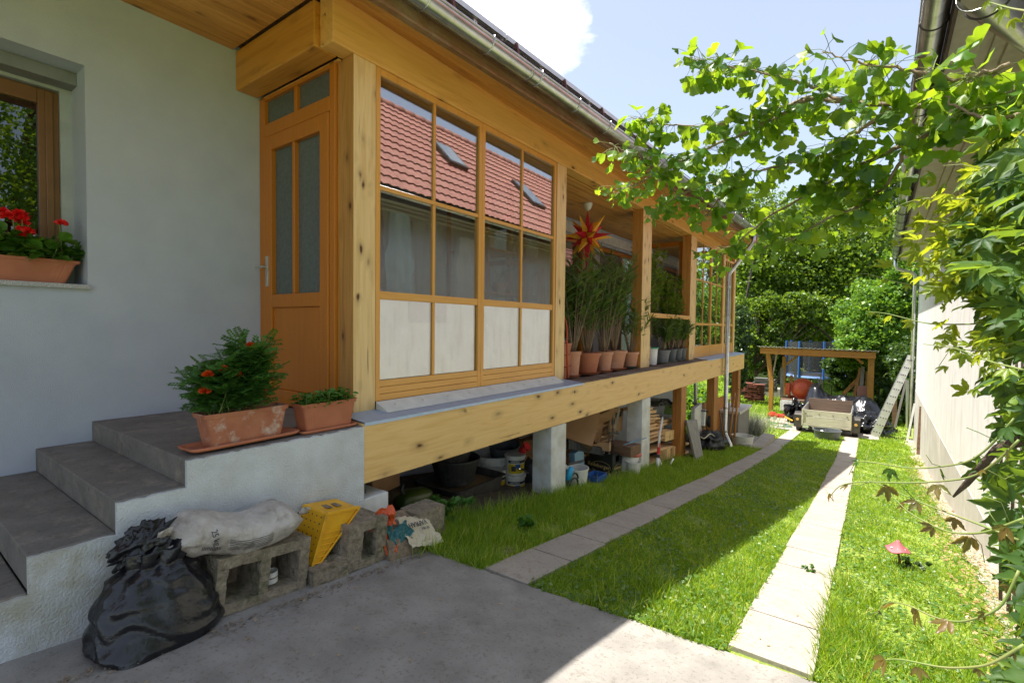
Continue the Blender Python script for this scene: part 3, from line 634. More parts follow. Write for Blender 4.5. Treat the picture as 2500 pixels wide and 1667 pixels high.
for ys_, s0, L, wd_ in ((9.35, 2.1, .95, .72), (12.6, 1.55, 1.15, .74), (17.0, 1.6, 1.1, .74)):
    q = [roof2(ys_-wd_/2, s0, .06), roof2(ys_+wd_/2, s0, .06), roof2(ys_+wd_/2, s0+L, .06), roof2(ys_-wd_/2, s0+L, .06)]
    q2 = [tuple(np.array(roof2(0,0,.09))-np.array(roof2(0,0,.0))+np.array(p)) for p in q]
    sk = part('skylight', MB().add(q+q2, BF), M['steel'], NB)
    i_ = .07; z_ = .16
    part('pane', MB().add([roof2(ys_-wd_/2+i_, s0+i_, z_), roof2(ys_+wd_/2-i_, s0+i_, z_), roof2(ys_+wd_/2-i_, s0+L-i_, z_), roof2(ys_-wd_/2+i_, s0+L-i_, z_)], [(0,1,2,3)]), mat('sky_glass', (.25,.3,.35), .08, .4) if 'sky_glass' not in D.materials else D.materials['sky_glass'], sk)
# second short gutter running out towards the yard, high on the right
ga = P(2392, -25, z=1.9); gb = P(2570, 112, z=1.9)
dv = (gb-ga)/np.linalg.norm(gb-ga); nv = np.array([dv[1], -dv[0], 0])
def gp3(p, r=.105): return [tuple(p+nv*r*math.cos(a)+np.array([0,0,r*math.sin(a)])) for a in np.linspace(math.pi, 2*math.pi, 13)]
WG = thing('side_gutter', 'short zinc gutter of the wing at the upper right corner', 'gutter', tuple(ga))
part('trough', MB().add(gp3(ga)+gp3(gb+dv*.8), [(i, i+1, 14+i, 13+i) for i in range(12)]), M['zinc'], WG, smooth=True, solid=.004)
part('bracket', MB().tube(gp3(ga+dv*.12, .112), .006, 6), M['steel'], WG)
# ================================================================== NEAR CLUTTER
from mathutils import noise as mn
def nz3(p, s=1.0): return mn.noise(Vector((p[0]*s, p[1]*s, p[2]*s)))
tex = D.textures.new('rough_clouds', 'CLOUDS'); tex.noise_scale = .05; tex.noise_depth = 3
tex2 = D.textures.new('lump_clouds', 'CLOUDS'); tex2.noise_scale = .16; tex2.noise_depth = 2
def roughen(o, lv=3, st=.018, tx=tex, simple=True):
    s = o.modifiers.new('sub', 'SUBSURF'); s.subdivision_type = 'SIMPLE' if simple else 'CATMULL_CLARK'; s.levels = lv; s.render_levels = lv
    d = o.modifiers.new('d', 'DISPLACE'); d.texture = tx; d.strength = st; d.mid_level = .5; d.texture_coords = 'LOCAL'; return o
def lump(mb, c, rad, amp=.15, nf=2.5, n=28, k=18, R=None, mi=0, seed=0, flat=None, sq=1.0):
    c = np.array(c, float)
    def f(u, v):
        th = u*2*math.pi; ph = (v-.5)*math.pi
        d = np.array([math.copysign(abs(math.cos(th))**sq, math.cos(th))*math.cos(ph)**sq, math.copysign(abs(math.sin(th))**sq, math.sin(th))*math.cos(ph)**sq, math.copysign(abs(math.sin(ph))**sq, math.sin(ph))])
        r = 1+amp*nz3(d*nf+seed*3.7)+amp*.5*nz3(d*nf*2.7+seed); p = d*np.array(rad)*r
        if R is not None: p = R@p
        p = p+c
        if flat is not None: p[2] = max(p[2], flat)
        return p
    return mb.grid(f, n, k, mi, cu=True)
def bucket(mb, c, r0, r1, h, th=.004, rim=.008, n=28):
    return mb.lathe(c, [(r0*.98,0),(r0,.004),(r1,h-.02),(r1+rim,h-.02),(r1+rim,h),(r1-th,h),(r0-th,.01),(0.001,.01)], n, cap=False)
def bail(mb, c, r, z, drop, n=12):
    mb.tube([(c[0]+r*math.cos(a), c[1]+r*math.sin(a)*.25*0-0, 0) for a in (0,)] if 0 else [(c[0]+r*1.02*math.cos(a), c[1]-abs(math.sin(a))*r*.55, c[2]+z-drop*math.sin(a)) for a in np.linspace(0, math.pi, n)], .003, 5)

# hollow blocks
B1 = single('hollow_block', (lambda mb: mb)(MB()
    .box(-2.95,-2.70,1.10,1.63,-1.57,-1.515).box(-2.95,-2.70,1.10,1.63,-1.325,-1.265).box(-2.95,-2.70,1.10,1.155,-1.515,-1.325).box(-2.95,-2.70,1.335,1.39,-1.515,-1.325).box(-2.95,-2.70,1.57,1.63,-1.515,-1.325).box(-2.965,-2.951,1.12,1.61,-1.55,-1.29,1)),
    [M['block'], M['stone']], 'mossy hollow concrete block with two openings under the dusty cement sack', 'block', (-2.8,1.1,-1.57))
roughen(B1, 4, .016); B1.rotation_euler = (-.12, 0, .02); B1.location.z += .035
B2 = single('hollow_block', MB().box(-2.96,-2.68,1.88,2.21,-1.64,-1.585).box(-2.96,-2.68,1.88,2.21,-1.40,-1.34).box(-2.96,-2.68,1.88,2.0,-1.585,-1.40).box(-2.96,-2.68,2.12,2.21,-1.585,-1.40),
    M['block'], 'brown concrete block with one dark opening right of the yellow wheel chock', 'block', (-2.8,1.9,-1.64))
roughen(B2, 4, .02); B2.rotation_euler = (-.10, 0, .06); B2.location.z += .03
B3 = single('concrete_slab', MB().box(-2.98,-2.67,1.655,1.90,-1.64,-1.50), M['block'], 'low broken concrete slab lying below the yellow wheel chock', 'slab', (-2.8,1.7,-1.64))
roughen(B3, 4, .03)
B4 = single('rough_stone', MB().add([(-2.95,2.22,-1.72),(-2.62,2.22,-1.72),(-2.62,2.72,-1.75),(-2.98,2.72,-1.75),(-2.95,2.24,-1.44),(-2.70,2.24,-1.52),(-2.68,2.66,-1.62),(-2.95,2.70,-1.47)], BF), M['stone'], 'brown wedge shaped stone at the corner of the concrete yard', 'stone', (-2.8,2.4,-1.7))
roughen(B4, 4, .035, tex2)
B5 = single('hollow_block', MB().box(-3.0,-2.78,2.62,2.90,-1.76,-1.47), M['block'], 'pale concrete block half sunk in the grass behind the cream paper bag', 'block', (-2.9,2.75,-1.7))
roughen(B5, 3, .02)

# black rubbish bag
bagc = np.array([-2.74, .86, -1.53])
def bagf(u, v):
    th = u*2*math.pi
    prof = [(0,.31),(.06,.35),(.2,.335),(.42,.29),(.60,.215),(.66,.15),(.70,.17),(.80,.20),(.92,.16),(1.0,.05)]
    r = np.interp(v, [p[0] for p in prof], [p[1] for p in prof]); z = v*.54
    fold = .030*math.sin(th*10+3*v+2*nz3((math.cos(th), math.sin(th), v), 1.5))*max(0,v-.12)+.035*nz3((math.cos(th)*1.2, math.sin(th)*1.2, v*2.5), 1.3)+.007*math.sin(v*38+th*4+5*nz3((math.cos(th)*2, math.sin(th)*2, v*3), 1))*(v < .6)
    cor = .10*max(0, math.cos(2*(th+.55)))**4*max(0, 1-v*6)
    r = .87*max(.005, r+fold*(1 if v < .98 else .2)+cor)
    cx = bagc[0]-.10*v; cy = bagc[1]+(.02 if v < .6 else .02+.16*(v-.6)/.4)
    return (cx+r*.62*math.cos(th), cy+r*.92*math.sin(th), bagc[2]-.06*math.sin(th)*max(0, 1-v*2)*.5+z-.05*(v > .8)*abs(math.sin(th*2)))
bag = thing('rubbish_bag', 'full black rubbish bag slumped against the white stair side', 'bag', (-2.72,.82,-1.56))
part('bag_body', MB().grid(bagf, 110, 60, cu=True), M['blackf'], bag, smooth=True)
mb = MB(); lump(mb, (-2.86, .86, -1.095), (.09, .13, .085), .50, 2.6, 60, 36, seed=5, R=rotx(.5)); part('gathered_top', mb, M['blackf'], bag, smooth=True)

# dusty cement sack
sk = thing('cement_sack', 'dusty grey plastic cement sack lying on the mossy hollow block', 'sack', (-2.82,1.27,-1.24))
ax = np.array([.02, .66, -.10])
def sackf(u, v):
    th = u*2*math.pi; e = min(v, 1-v); w_ = min(1, (e/.13))**.5 if e > 0 else 0
    rr = (.055+.085*w_)*(1+.10*nz3((math.cos(th)*1.2, math.sin(th)*1.2, v*4), 1.5)+.07*(1-2*abs(nz3((math.cos(th)*2, math.sin(th)*2, v*7), 1.4)))+.03*nz3((math.cos(th)*6, math.sin(th)*6, v*30), 1.2))
    flat = .16*(1-w_)
    c = np.array([-2.82, .945, -1.095])+ax*v
    return c+np.array([(rr+flat*.15)*math.cos(th), .02*math.sin(th*3)*(1-w_), rr*(.78-.4*(1-w_))*math.sin(th)+ .02*math.sin(v*9)])
part('sack_body', MB().grid(sackf, 48, 60, cu=True), M['sack'], sk, smooth=True)
for v_, h in ((0, -.035), (1, .03)):
    mb = MB(); c = np.array([-2.82, .945, -1.095])+ax*v_
    mb.grid(lambda u, w: c+np.array([.085*math.sin((u-.5)*3), (w if v_ else -w)*.06, .09*(u-.5)*1.1+.03+.015*math.sin(u*20+w*3)]), 20, 5)
    part('pleated_end', mb, M['sack'], sk, smooth=True, solid=.002)
mb = MB()
for i in range(7):
    a = .10-.16*0; mb.grid(lambda u, w: np.array(sackf((-.09+.014*i+w*.004)%1, .36+.34*u))+np.array([.003, 0, .0012]), 10, 2)
for i in range(12): mb.grid(lambda u, w: np.array(sackf((-.10+w*.035)%1, .17+.011*i+.005*u))+np.array([.003,0,.001]), 2, 3)
part('printing', mb, M['ink'], sk)
o = np.array(sackf(.01, .25)); text('weight_lettering', '25 kg', .04, o+np.array([.008,0,0]), (0,.2,-1), (.1,1,.1), M['ink'], sk)

# tin in the block
tn = thing('tin_can', 'small white paint tin inside the right opening of the hollow block', 'tin', (-2.80,1.46,-1.515))
part('can', MB().lathe((-2.80,1.46,-1.515), [(.038,0),(.040,.003),(.040,.066),(.037,.066),(.036,.01)], 20, cap=False), M['white'], tn, smooth=False)
part('rust_band', MB().lathe((-2.80,1.46,-1.485), [(.0405,0),(.0405,.008)], 20, cap=False), M['stone'], tn)

# yellow wheel chock
wc = thing('wheel_chock', 'big yellow plastic wheel chock standing on its tip between the blocks', 'wheel chock', (-2.88,1.75,-1.58))
fx, bx = -2.76, -2.96
tri = np.array([(1.80,-1.205),(2.05,-1.235),(1.675,-1.575)])
def triat(x, s=1, sh=0): return [(x, a+(-.045 if x < -2.9 else 0), c_+(.03 if x < -2.9 else 0)) for a, c_ in tri]
A = triat(fx); Bk = triat(bx)
part('wedge_body', MB().add(A+Bk, [(0,2,1),(3,4,5),(0,3,5,2),(1,2,5,4),(0,1,4,3)]), M['yellow'], wc, bevel=.010)
mb = MB()
A_ = [np.array(p) for p in A]
for k in np.linspace(.32, .78, 6):
    p = A_[0]*(1-k)+A_[2]*k; q = A_[1]*(1-k)+A_[2]*k; mb.beam(p+np.array([.004,0,0]), q+np.array([.004,.012,0]), .012, .008, (0,0,1))
mb.beam(A_[0]+np.array([.006,0,0]), A_[2]+np.array([.006,0,0]), .016, .02); mb.beam(A_[0]+np.array([.006,0,0]), A_[1]+np.array([.006,0,0]), .016, .02); mb.beam(A_[1]+np.array([.006,0,0]), A_[2]+np.array([.006,0,0]), .014, .012)
part('side_ribs', mb, M['yellow'], wc, bevel=.003)
mb = MB(); B_ = [np.array(p) for p in Bk]; nrm = np.cross(A_[2]-A_[0], B_[0]-A_[0]); nrm /= np.linalg.norm(nrm); nrm *= (1 if nrm[1] < 0 else -1)
for i in range(5):
    for j in range(8):
        u = .14+.18*i; v = .08+.105*j
        p = (A_[0]*(1-u)+B_[0]*u)*(1-v)+(A_[2]*(1-u)+B_[2]*u)*v; mb.lathe(p+nrm*.0005, [(.0055,0),(.005,.0015)], 8, R=np.array([[1,0,0],[0,0,-1],[0,1,0]]))
part('holes', mb, M['ink'], wc)
mb = MB()
for t0 in (.35, .62):
    p = A_[0]*(1-t0)+A_[1]*t0; q = B_[0]*(1-t0)+B_[1]*t0; mb.obox((p+q)/2+np.array([0,0,.002]), (.09,.04,.004), rotx(-.12))
part('grip_slot', mb, M['stone'], wc)

# crumpled bags
def crumple(p0, du, dv, n=26, k=18, amp=.04, seed=0, fs=5.0):
    p0, du, dv = map(lambda a: np.array(a, float), (p0, du, dv)); nn = np.cross(du, dv); nn /= np.linalg.norm(nn)
    mb = MB(); mb.grid(lambda u, v: p0+du*u+dv*v+nn*(amp*nz3((u*fs+seed, v*fs, seed), 1)+amp*.6*abs(nz3((u*fs*2.3, v*fs*2.3+seed, 3), 1)))+du*.05*nz3((v*7, seed, 1), 1)+dv*.08*nz3((u*6, seed, 2), 1), n, k); return mb
ob = thing('foil_bag', 'crumpled orange and teal foil bag beside the cream paper bag', 'bag', (-2.82,2.3,-1.5))
part('orange_foil', crumple((-2.69,2.22,-1.61), (.0,.16,-.02), (-.11,-.07,.24), 20, 20, amp=.045, seed=8, fs=3), M['orangef'], ob, solid=.002)
part('orange_fold', crumple((-2.69,2.29,-1.61), (-.03,.16,.09), (-.08,.05,-.03), 16, 10, amp=.04, seed=5, fs=3), M['orangef'], ob, solid=.002)
part('torn_flap', crumple((-2.79,2.21,-1.43), (.02,.15,-.01), (.02,-.02,.13), 12, 10, amp=.045, seed=4, fs=2.5), M['orangef'], ob, solid=.002)
part('torn_flap', crumple((-2.76,2.14,-1.43), (.03,.09,-.03), (-.02,-.06,.05), 10, 8, amp=.04, seed=14, fs=2.5), M['orangef'], ob, solid=.002)
part('white_flap', crumple((-2.735,2.19,-1.455), (.02,.05,-.05), (-.01,-.03,.07), 9, 9, amp=.03, seed=6, fs=2), M['white'], ob, solid=.002)
part('teal_side', crumple((-2.685,2.32,-1.575), (.0,.16,.04), (-.07,-.02,.08), 16, 14, amp=.035, seed=11, fs=2.5), M['teal'], ob, solid=.002)
part('teal_strip', crumple((-2.70,2.27,-1.56), (.01,.05,-.01), (-.04,-.01,.13), 8, 14, amp=.03, seed=31, fs=2), M['teal'], ob, solid=.002)
pb = thing('paper_bag', 'flattened cream paper bag draped over the brown stone', 'bag', (-2.82,2.55,-1.5))
part('paper', crumple((-2.62,2.40,-1.61), (.0,.31,-.07), (-.20,.01,.17), 34, 26, amp=.045, seed=21, fs=2.2), M['cream'], pb, solid=.003, smooth=False)
text('lettering', 'VAPRAH', .055, (-2.722,2.55,-1.500), (0.03,-1,.13), (.4,0,-.45), M['ink'], pb, aspect=.9)
text('small_lettering', 'EXTRA', .026, (-2.69,2.60,-1.540), (0.03,-1,.16), (.4,0,-.45), M['ink'], pb)

# ---- flower boxes
def trough(mb, c, L, wd, h, rz=0, flute=True, bat=.84):
    R = rotz(rz); c = np.array(c, float); n = 60
    def f(u, v, inset=0):
        # rounded rectangle section
        th = u*2*math.pi; k = .18
        x = math.copysign(abs(math.cos(th))**k, math.cos(th)); y = math.copysign(abs(math.sin(th))**k, math.sin(th))
        s = bat+(1-bat)*v; fl = 1-(.012*(0.5+.5*math.cos(u*n*4.5)) if flute and .06 < v < .86 else 0)
        if v > .87: s += .05
        return c+R@np.array([x*(wd/2-inset)*s*fl, y*(L/2-inset)*s, h*v])
    vs = [0, .02, .06, .12, .3, .5, .7, .84, .87, .875, .93, .99, 1.0]
    V0 = [[f(i/240, v) for i in range(240)] for v in vs]+[[f(i/240, 1.0, .008) for i in range(240)], [f(i/240, .5, .012) for i in range(240)]]
    rows = len(V0); v = np.array(V0).reshape(-1, 3)
    mb.add(v, [(j*240+i, j*240+(i+1)%240, (j+1)*240+(i+1)%240, (j+1)*240+i) for j in range(rows-1) for i in range(240)])
    mb.add([f(i/240, 0) for i in range(240)], [tuple(range(240))[::-1]])
    return mb
def trough_soil(c, L, wd, z, rz): return MB().obox(np.array(c)+[0,0,z], (wd*.9, L*.92, .012), rotz(rz))
def tray(mb, c, L, wd, rz):
    R = rotz(rz); c = np.array(c); prof = [(.94,0),(1,.006),(1.03,.022),(1.0,.022),(.95,.008)]
    vs = []
    for s, z in prof:
        for i in range(64):
            th = i/64*2*math.pi; k = .2; vs.append(c+R@np.array([math.copysign(abs(math.cos(th))**k, math.cos(th))*wd/2*s, math.copysign(abs(math.sin(th))**k, math.sin(th))*L/2*s, z]))
    f = [(j*64+i, j*64+(i+1)%64, (j+1)*64+(i+1)%64, (j+1)*64+i) for j in range(4) for i in range(64)]+[tuple(range(64))[::-1], tuple(4*64+i for i in range(64))]
    return mb.add(vs, f)
# leaves
def leafset(base, bf, pos, axs, nrm, sc):
    pos = np.asarray(pos); a = np.asarray(axs, float); a = a/np.linalg.norm(a, axis=1)[:, None]
    n = np.asarray(nrm, float); x = np.cross(a, n); x /= np.linalg.norm(x, axis=1)[:, None]+1e-9; n = np.cross(x, a)
    b = np.asarray(base); sc = np.broadcast_to(np.asarray(sc, float), (len(pos),))
    v = pos[:, None]+sc[:, None, None]*(b[None, :, :1]*x[:, None]+b[None, :, 1:2]*a[:, None]+b[None, :, 2:3]*n[:, None])
    f = (np.arange(len(pos))[:, None, None]*len(b)+np.asarray(bf)[None]).reshape(-1, np.asarray(bf).shape[1])
    return v.reshape(-1, 3), f
def cat(*vf):
    vs, fs, n = [], [], 0
    for v, f in vf: vs.append(v); fs.append(f+n); n += len(v)
    return np.concatenate(vs), np.concatenate(fs)
def unit(v): v = np.asarray(v, float); return v/(np.linalg.norm(v, axis=-1, keepdims=True)+1e-9)
def rdir(n): return unit(rng.normal(size=(n, 3)))
LB = np.array([(0,0,0),(-.22,.35,.06),(.22,.35,.06),(-.17,.7,.03),(.17,.7,.03),(0,1,-.08),(0,.4,-.02),(0,.72,-.03)]); LF = np.array([(0,6,1,1),(0,2,6,6),(1,6,7,3),(6,2,4,7),(3,7,5,5),(7,4,5,5)])
LFt = np.array([(0,6,1),(0,2,6),(1,6,3),(6,7,3),(6,2,4),(6,4,7),(3,7,5),(7,4,5)])
ND = np.array([(0,0,0),(-.075,.3,.02),(.075,.3,.02),(-.065,.7,0),(.065,.7,0),(0,1,-.06)]); NF = np.array([(0,2,1),(1,2,4),(1,4,3),(3,4,5)])
RB = np.array([(0,0,0)]+[(.5*math.sin(a)*(1+.12*math.cos(a*7)), .45-.5*math.cos(a)*(1+.12*math.cos(a*7)), .07*math.cos(a*3.5)) for a in np.linspace(.35, 2*math.pi-.35, 14)]); RF = np.array([(0,i+1,i+2) for i in range(13)]) 
M['lf_ger'] = leafm('geranium_leaf', (.045,.13,.015), (.10,.23,.025), tf=.25)
M['lf_mari'] = leafm('marigold_leaf', (.04,.12,.022), (.08,.20,.035), tf=.25)
M['lf_low'] = leafm('box_plant_leaf', (.05,.14,.02), (.09,.22,.035), tf=.3)
M['lf_ole'] = leafm('oleander_leaf', (.06,.12,.035), (.12,.21,.06), tf=.35, c3=(.24,.28,.09))
M['lf_hang'] = leafm('hanging_leaf', (.07,.15,.02), (.17,.28,.04), tf=.35, c3=(.30,.20,.04))
M['petal_r'] = leafm('red_petal', (.65,.01,.012), (.80,.02,.02), tf=.25, tr=(.9,.05,.04))
M['petal_o'] = leafm('orange_petal', (.55,.03,.008), (.75,.12,.01), tf=.2, tr=(.9,.2,.03))
def flower_box(name, label, c, L, wd, h, rz, m_, saucer=True):
    t = thing(name, label, 'flower box', c)
    part('planter', trough(MB(), c, L, wd, h, rz), m_, t, smooth=False)
    if saucer: part('tray', tray(MB(), (c[0], c[1], c[2]-.012 if saucer == 1 else c[2]), L*1.04 if saucer == 1 else saucer, wd*1.12, rz), M['terra'], t, smooth=True)
    part('soil', trough_soil(c, L, wd, h*.84, rz), M['soil'], t)
    return t
# marigold box
mz = -.735
fb = flower_box('flower_box', 'fluted chalky terracotta box with tall red marigolds on the landing edge', (-3.14,1.47,mz), .50, .17, .205, .05, M['terra2'], saucer=.66)
def bush(cs, n_st, h, spread, leaf_n, leaf_s, base=LB, bf=LFt, droop=.3, R=None):
    st = MB(); P_, A_, N_ = [], [], []
    for i in range(n_st):
        b0 = cs(rng.random()); tip = b0+np.array([rng.normal(0, spread[0]), rng.normal(0, spread[1]), h*(.55+.5*rng.random())])
        mid = (b0+tip)/2+rng.normal(0, .012, 3); ts = np.linspace(0, 1, 6)[:, None]; pts = (1-ts)**2*b0+2*ts*(1-ts)*mid+ts**2*tip
        st.tube(pts, np.linspace(.0035, .0015, 6), 5)
        for k in range(leaf_n):
            u = .18+.85*rng.random()**.8; u = min(u, 1); p = (1-u)**2*b0+2*u*(1-u)*mid+u**2*tip
            d = rdir(1)[0]; d[2] = abs(d[2])*.5-droop*rng.random(); P_.append(p+d*.02); A_.append(d); N_.append(unit(np.array([0,0,1])+.6*rdir(1)[0]))
    return st, leafset(base, bf, P_, A_, N_, leaf_s*(.6+.7*rng.random(len(P_)))), P_
# pinnate marigold leaf
pin = [(0,0,0)]; 
def pinnate():
    vs, fs = [], []
    for y in (.15,.32,.49,.66,.82):
        for s in (-1, 1):
            n = len(vs); a = np.array([s*.8, .6, 0]); a /= np.linalg.norm(a); q = np.array([a[1], -a[0], 0])*.085; p = np.array([0, y, 0]); L = .34*(1-.35*y)
            vs += [p, p+a*L*.5+q, p+a*L*.5-q, p+a*L+np.array([0,0,-.04])]; fs += [(n,n+1,n+2),(n+1,n+3,n+2)]
    n = len(vs); vs += [(-.012,0,0),(.012,0,0),(0,.9,.03),(-.05,.85,0),(.05,.85,0),(0,1.1,-.03)]; fs += [(n,n+1,n+2),(n+2,n+4,n+5),(n+2,n+5,n+3)]
    return np.array(vs), np.array(fs)
PB, PF = pinnate()
def cs_m(u): return np.array([-3.14+rng.normal(0,.03), 1.27+.30*u, mz+.17])
st, lf, _ = bush(cs_m, 30, .32, (.07, .08), 40, .095, PB, PF, .2)
cs2 = lambda u: np.array([-3.14+rng.normal(0,.03), 1.40+.12*u, mz+.17])
st2, lf2, _ = bush(cs2, 22, .46, (.06, .07), 48, .095, PB, PF, .2)
part('stems', st, M['gstem'], fb); part('foliage', cat(lf, lf2), M['lf_mari'], fb)
def flower(parent, p, r=.03, m_='petal_o', n=40, nm='flower'):
    d = rdir(n); d[:, 2] = np.abs(d[:, 2])*.7+.05; pos = np.array(p)+d*r*.25
    return part(nm, leafset(LB*np.array([1.7,1,1]), LFt, pos, d, rdir(n), r), M[m_], parent)
for q in [(575,796),(548,862),(513,850),(478,862),(605,905),(470,900)]: flower(fb, V(*q, x=-3.05+rng.normal(0,.015)), .028, n=60)
# low green box
fb2 = flower_box('flower_box', 'terracotta box of low leafy seedlings right beside the corner post', (-3.13,2.03,mz), .42, .16, .19, .0, M['terra'], saucer=1)
st, lf, _ = bush(lambda u: np.array([-3.13+rng.normal(0,.035), 1.86+.36*u, mz+.15]), 60, .10, (.03,.03), 15, .042, LB*np.array([1.3,1,1]), LFt, .3)
part('stems', st, M['gstem'], fb2); part('foliage', lf, M['lf_low'], fb2)
# geranium on the sill
gzl = .272
fb3 = flower_box('flower_box', 'terracotta box of red geraniums on the granite window sill', (-4.84,.62,gzl), .86, .17, .17, 0, M['terra'], saucer=False)
st, lf, _ = bush(lambda u: np.array([-4.84+rng.normal(0,.04), .22+.80*u, gzl+.14]), 64, .19, (.05,.06), 13, .075, RB, RF, .35)
part('stems', st, M['gstem'], fb3); part('foliage', lf, M['lf_ger'], fb3)
for q, n in (((50,505),7),((62,540),5),((28,490),4),((136,516),2)):
    c = V(*q, x=-4.80)
    for k in range(n): flower(fb3, c+rng.normal(0,.022,3), .034, 'petal_r', 26, 'blossom')
    part('flower_stem', MB().tube([c, c+np.array([-.01,.01,-.12]), c+np.array([-.03,.02,-.24])], .003, 5), M['gstem'], fb3)
# ================================================================== UNDER THE VERANDA
def G0(y): return float(gz(y))
# mortar tub with sand and two black buckets
tb = thing('mortar_tub', 'large black mortar tub of sand standing under the veranda', 'tub', (-3.85,4.2,G0(4.2)))
def rtub(mb, x0, x1, y0, y1, z0, z1, bat=.9, th=.012, rim=.018):
    cx, cy, hx, hy = (x0+x1)/2, (y0+y1)/2, (x1-x0)/2, (y1-y0)/2; vs = []; lv = [(bat, 0), (1, 1), (1+rim/hx, 1), (1+rim/hx, 1.03), (1-th/hx, 1.03), (bat-th/hx, .05)]
    for s, k in lv:
        for i in range(48):
            a = i/48*2*math.pi; p = .22; vs.append((cx+hx*s*math.copysign(abs(math.cos(a))**p, math.cos(a)), cy+hy*s*math.copysign(abs(math.sin(a))**p, math.sin(a)), z0+(z1-z0)*k))
    return mb.add(vs, [(j*48+i, j*48+(i+1)%48, (j+1)*48+(i+1)%48, (j+1)*48+i) for j in range(5) for i in range(48)]+[tuple(range(48))[::-1], tuple(5*48+i for i in range(48))])
M['tubm'] = mat('dusty_black_tub', (.055,.05,.045), .7, c2=(.035,.032,.03), sc=8, stain=(.13,.11,.085), stsc=3)
part('tub_body', rtub(MB(), -4.2, -3.5, 3.85, 4.72, -1.99, -1.79), M['tubm'], tb, smooth=False)
part('sand', MB().grid(lambda u, v: (-4.15+.6*u, 3.9+.77*v, -1.86+.05*math.sin(u*3)*math.sin(v*3)), 12, 12), mat('damp_sand', (.22,.14,.07), .95, bs=.4), tb, smooth=True)
bb = thing('mortar_bucket', 'black mortar bucket with rolled rim on the tub under the first beam', 'bucket', (-3.80,4.13,-1.80))
part('bucket_body', bucket(MB(), (-3.80,4.13,-1.79), .21, .275, .285), M['black'], bb, smooth=False)
part('pouring_lip', MB().lathe((-3.80,4.40,-1.535), [(.05,0),(.055,.02)], 14), M['black'], bb)
bb2 = thing('mortar_bucket', 'second black bucket stacked inside the mortar bucket', 'bucket', (-3.84,4.10,-1.60)); part('bucket_body', bucket(MB(), (-3.84,4.10,-1.62), .19, .25, .32), M['black'], bb2)
wb = thing('white_bucket', 'big white plastic bucket with wire handle beside the labelled buckets', 'bucket', (-4.05,5.2,-2.08))
part('bucket_body', bucket(MB(), (-4.05,5.2,-2.08), .225, .275, .36).lathe((-4.05,5.2,-1.79), [(.272,0),(.282,.004),(.282,.012),(.272,.016)], 28, cap=False), M['white'], wb)
part('wire_handle', MB().tube([(-4.05+.28*math.cos(a), 5.2-.28*math.sin(a)*.98, -1.75-.17*math.sin(a)) for a in np.linspace(.1, math.pi-.9, 14)], .004, 6), M['steel'], wb)
bb3 = thing('planter_pot', 'dark pot leaning inside the big white bucket', 'pot', (-3.98,5.3,-1.9)); part('pot_body', bucket(MB(), (0,0,0), .15, .21, .32), M['greyp'], bb3, local=True); bb3.rotation_euler = (.15,.12,0)
lbl = mat('yellow_label', (.75,.55,.02), .5)
def lab_bucket(label, c, r, h, txt):
    t = thing('plaster_bucket', label, 'bucket', c); part('bucket_body', bucket(MB(), c, r*.9, r, h), M['white'], t)
    part('lid', MB().lathe((c[0],c[1],c[2]+h-.03), [(r+.004,0),(r+.012,.004),(r+.012,.032),(r*.6,.034)], 28), M['whitep'], t)
    def band(z0, z1, r_, a0=-1.7, a1=.6): 
        mb = MB(); mb.grid(lambda u, v: (c[0]+r_*(.9+.1*(z0+(z1-z0)*v)/h)*math.cos(a0+(a1-a0)*u), c[1]+r_*(.9+.1*(z0+(z1-z0)*v)/h)*math.sin(a0+(a1-a0)*u), c[2]+z0+(z1-z0)*v), 20, 2); return mb
    lb = part('label', band(.03, .15, r+.0015), lbl, t); part('dark_band', band(.16, .195, r+.002), M['ink'], lb); part('blue_corner', band(.10, .15, r+.0025, -.9, -.35), M['blue'], lb); part('dark_disc', band(.06, .125, r+.003, -1.35, -.85), M['ink'], lb)
    text('label_lettering', txt, .026, (c[0]+math.cos(-.95)*(r+.008), c[1]+math.sin(-.95)*(r+.008), c[2]+.178), (-math.sin(-.95), math.cos(-.95), 0), (0,0,1), M['whitep'], lb)
    return t
lab_bucket('white bucket with yellow and black label, on top of the other labelled bucket', (-3.62,5.06,-1.885), .125, .25, 'VERBUND'); lab_bucket('white bucket with yellow and black label, lower one of the stack', (-3.62,5.06,-2.15), .13, .26, 'DESINFEKT')
lab_bucket('white bucket half hidden behind the corner of the sand tub', (-3.80,4.90,-2.1), .12, .27, 'PUTZ')
# red pump and pipe
rp = thing('garden_pump', 'dark garden pump with a red cap beside the first pier', 'pump', (-3.55,5.38,-2.1))
mb = MB(); lump(mb, (-3.60,5.38,-1.95), (.12,.13,.20), .2, 2); part('pump_body', mb, M['black'], rp, smooth=True)
c = V((1040+2040/8.711)*.9408, (1070+275/8.711)*.9408, x=-3.6); part('red_cap', MB().lathe(c, [(.0,0),(.05,0),(.05,.03),(.03,.05)], 16, R=roty(.9)).lathe(c+[-.02,.12,.03], [(.06,0),(.06,.03)], 14, R=roty(.9)), M['red'], rp)
a_ = V((1040+2000/8.711)*.9408, (1070+650/8.711)*.9408, x=-3.5); b_ = V((1040+2170/8.711)*.9408, (1070+745/8.711)*.9408, x=-3.45); part('chrome_handle', MB().tube([a_, (a_+b_)/2+[0,0,.02], b_], .012, 8).tube([a_+[0,-.04,.01], a_+[0,.04,-.01]], .012, 8), M['chrome'], rp)
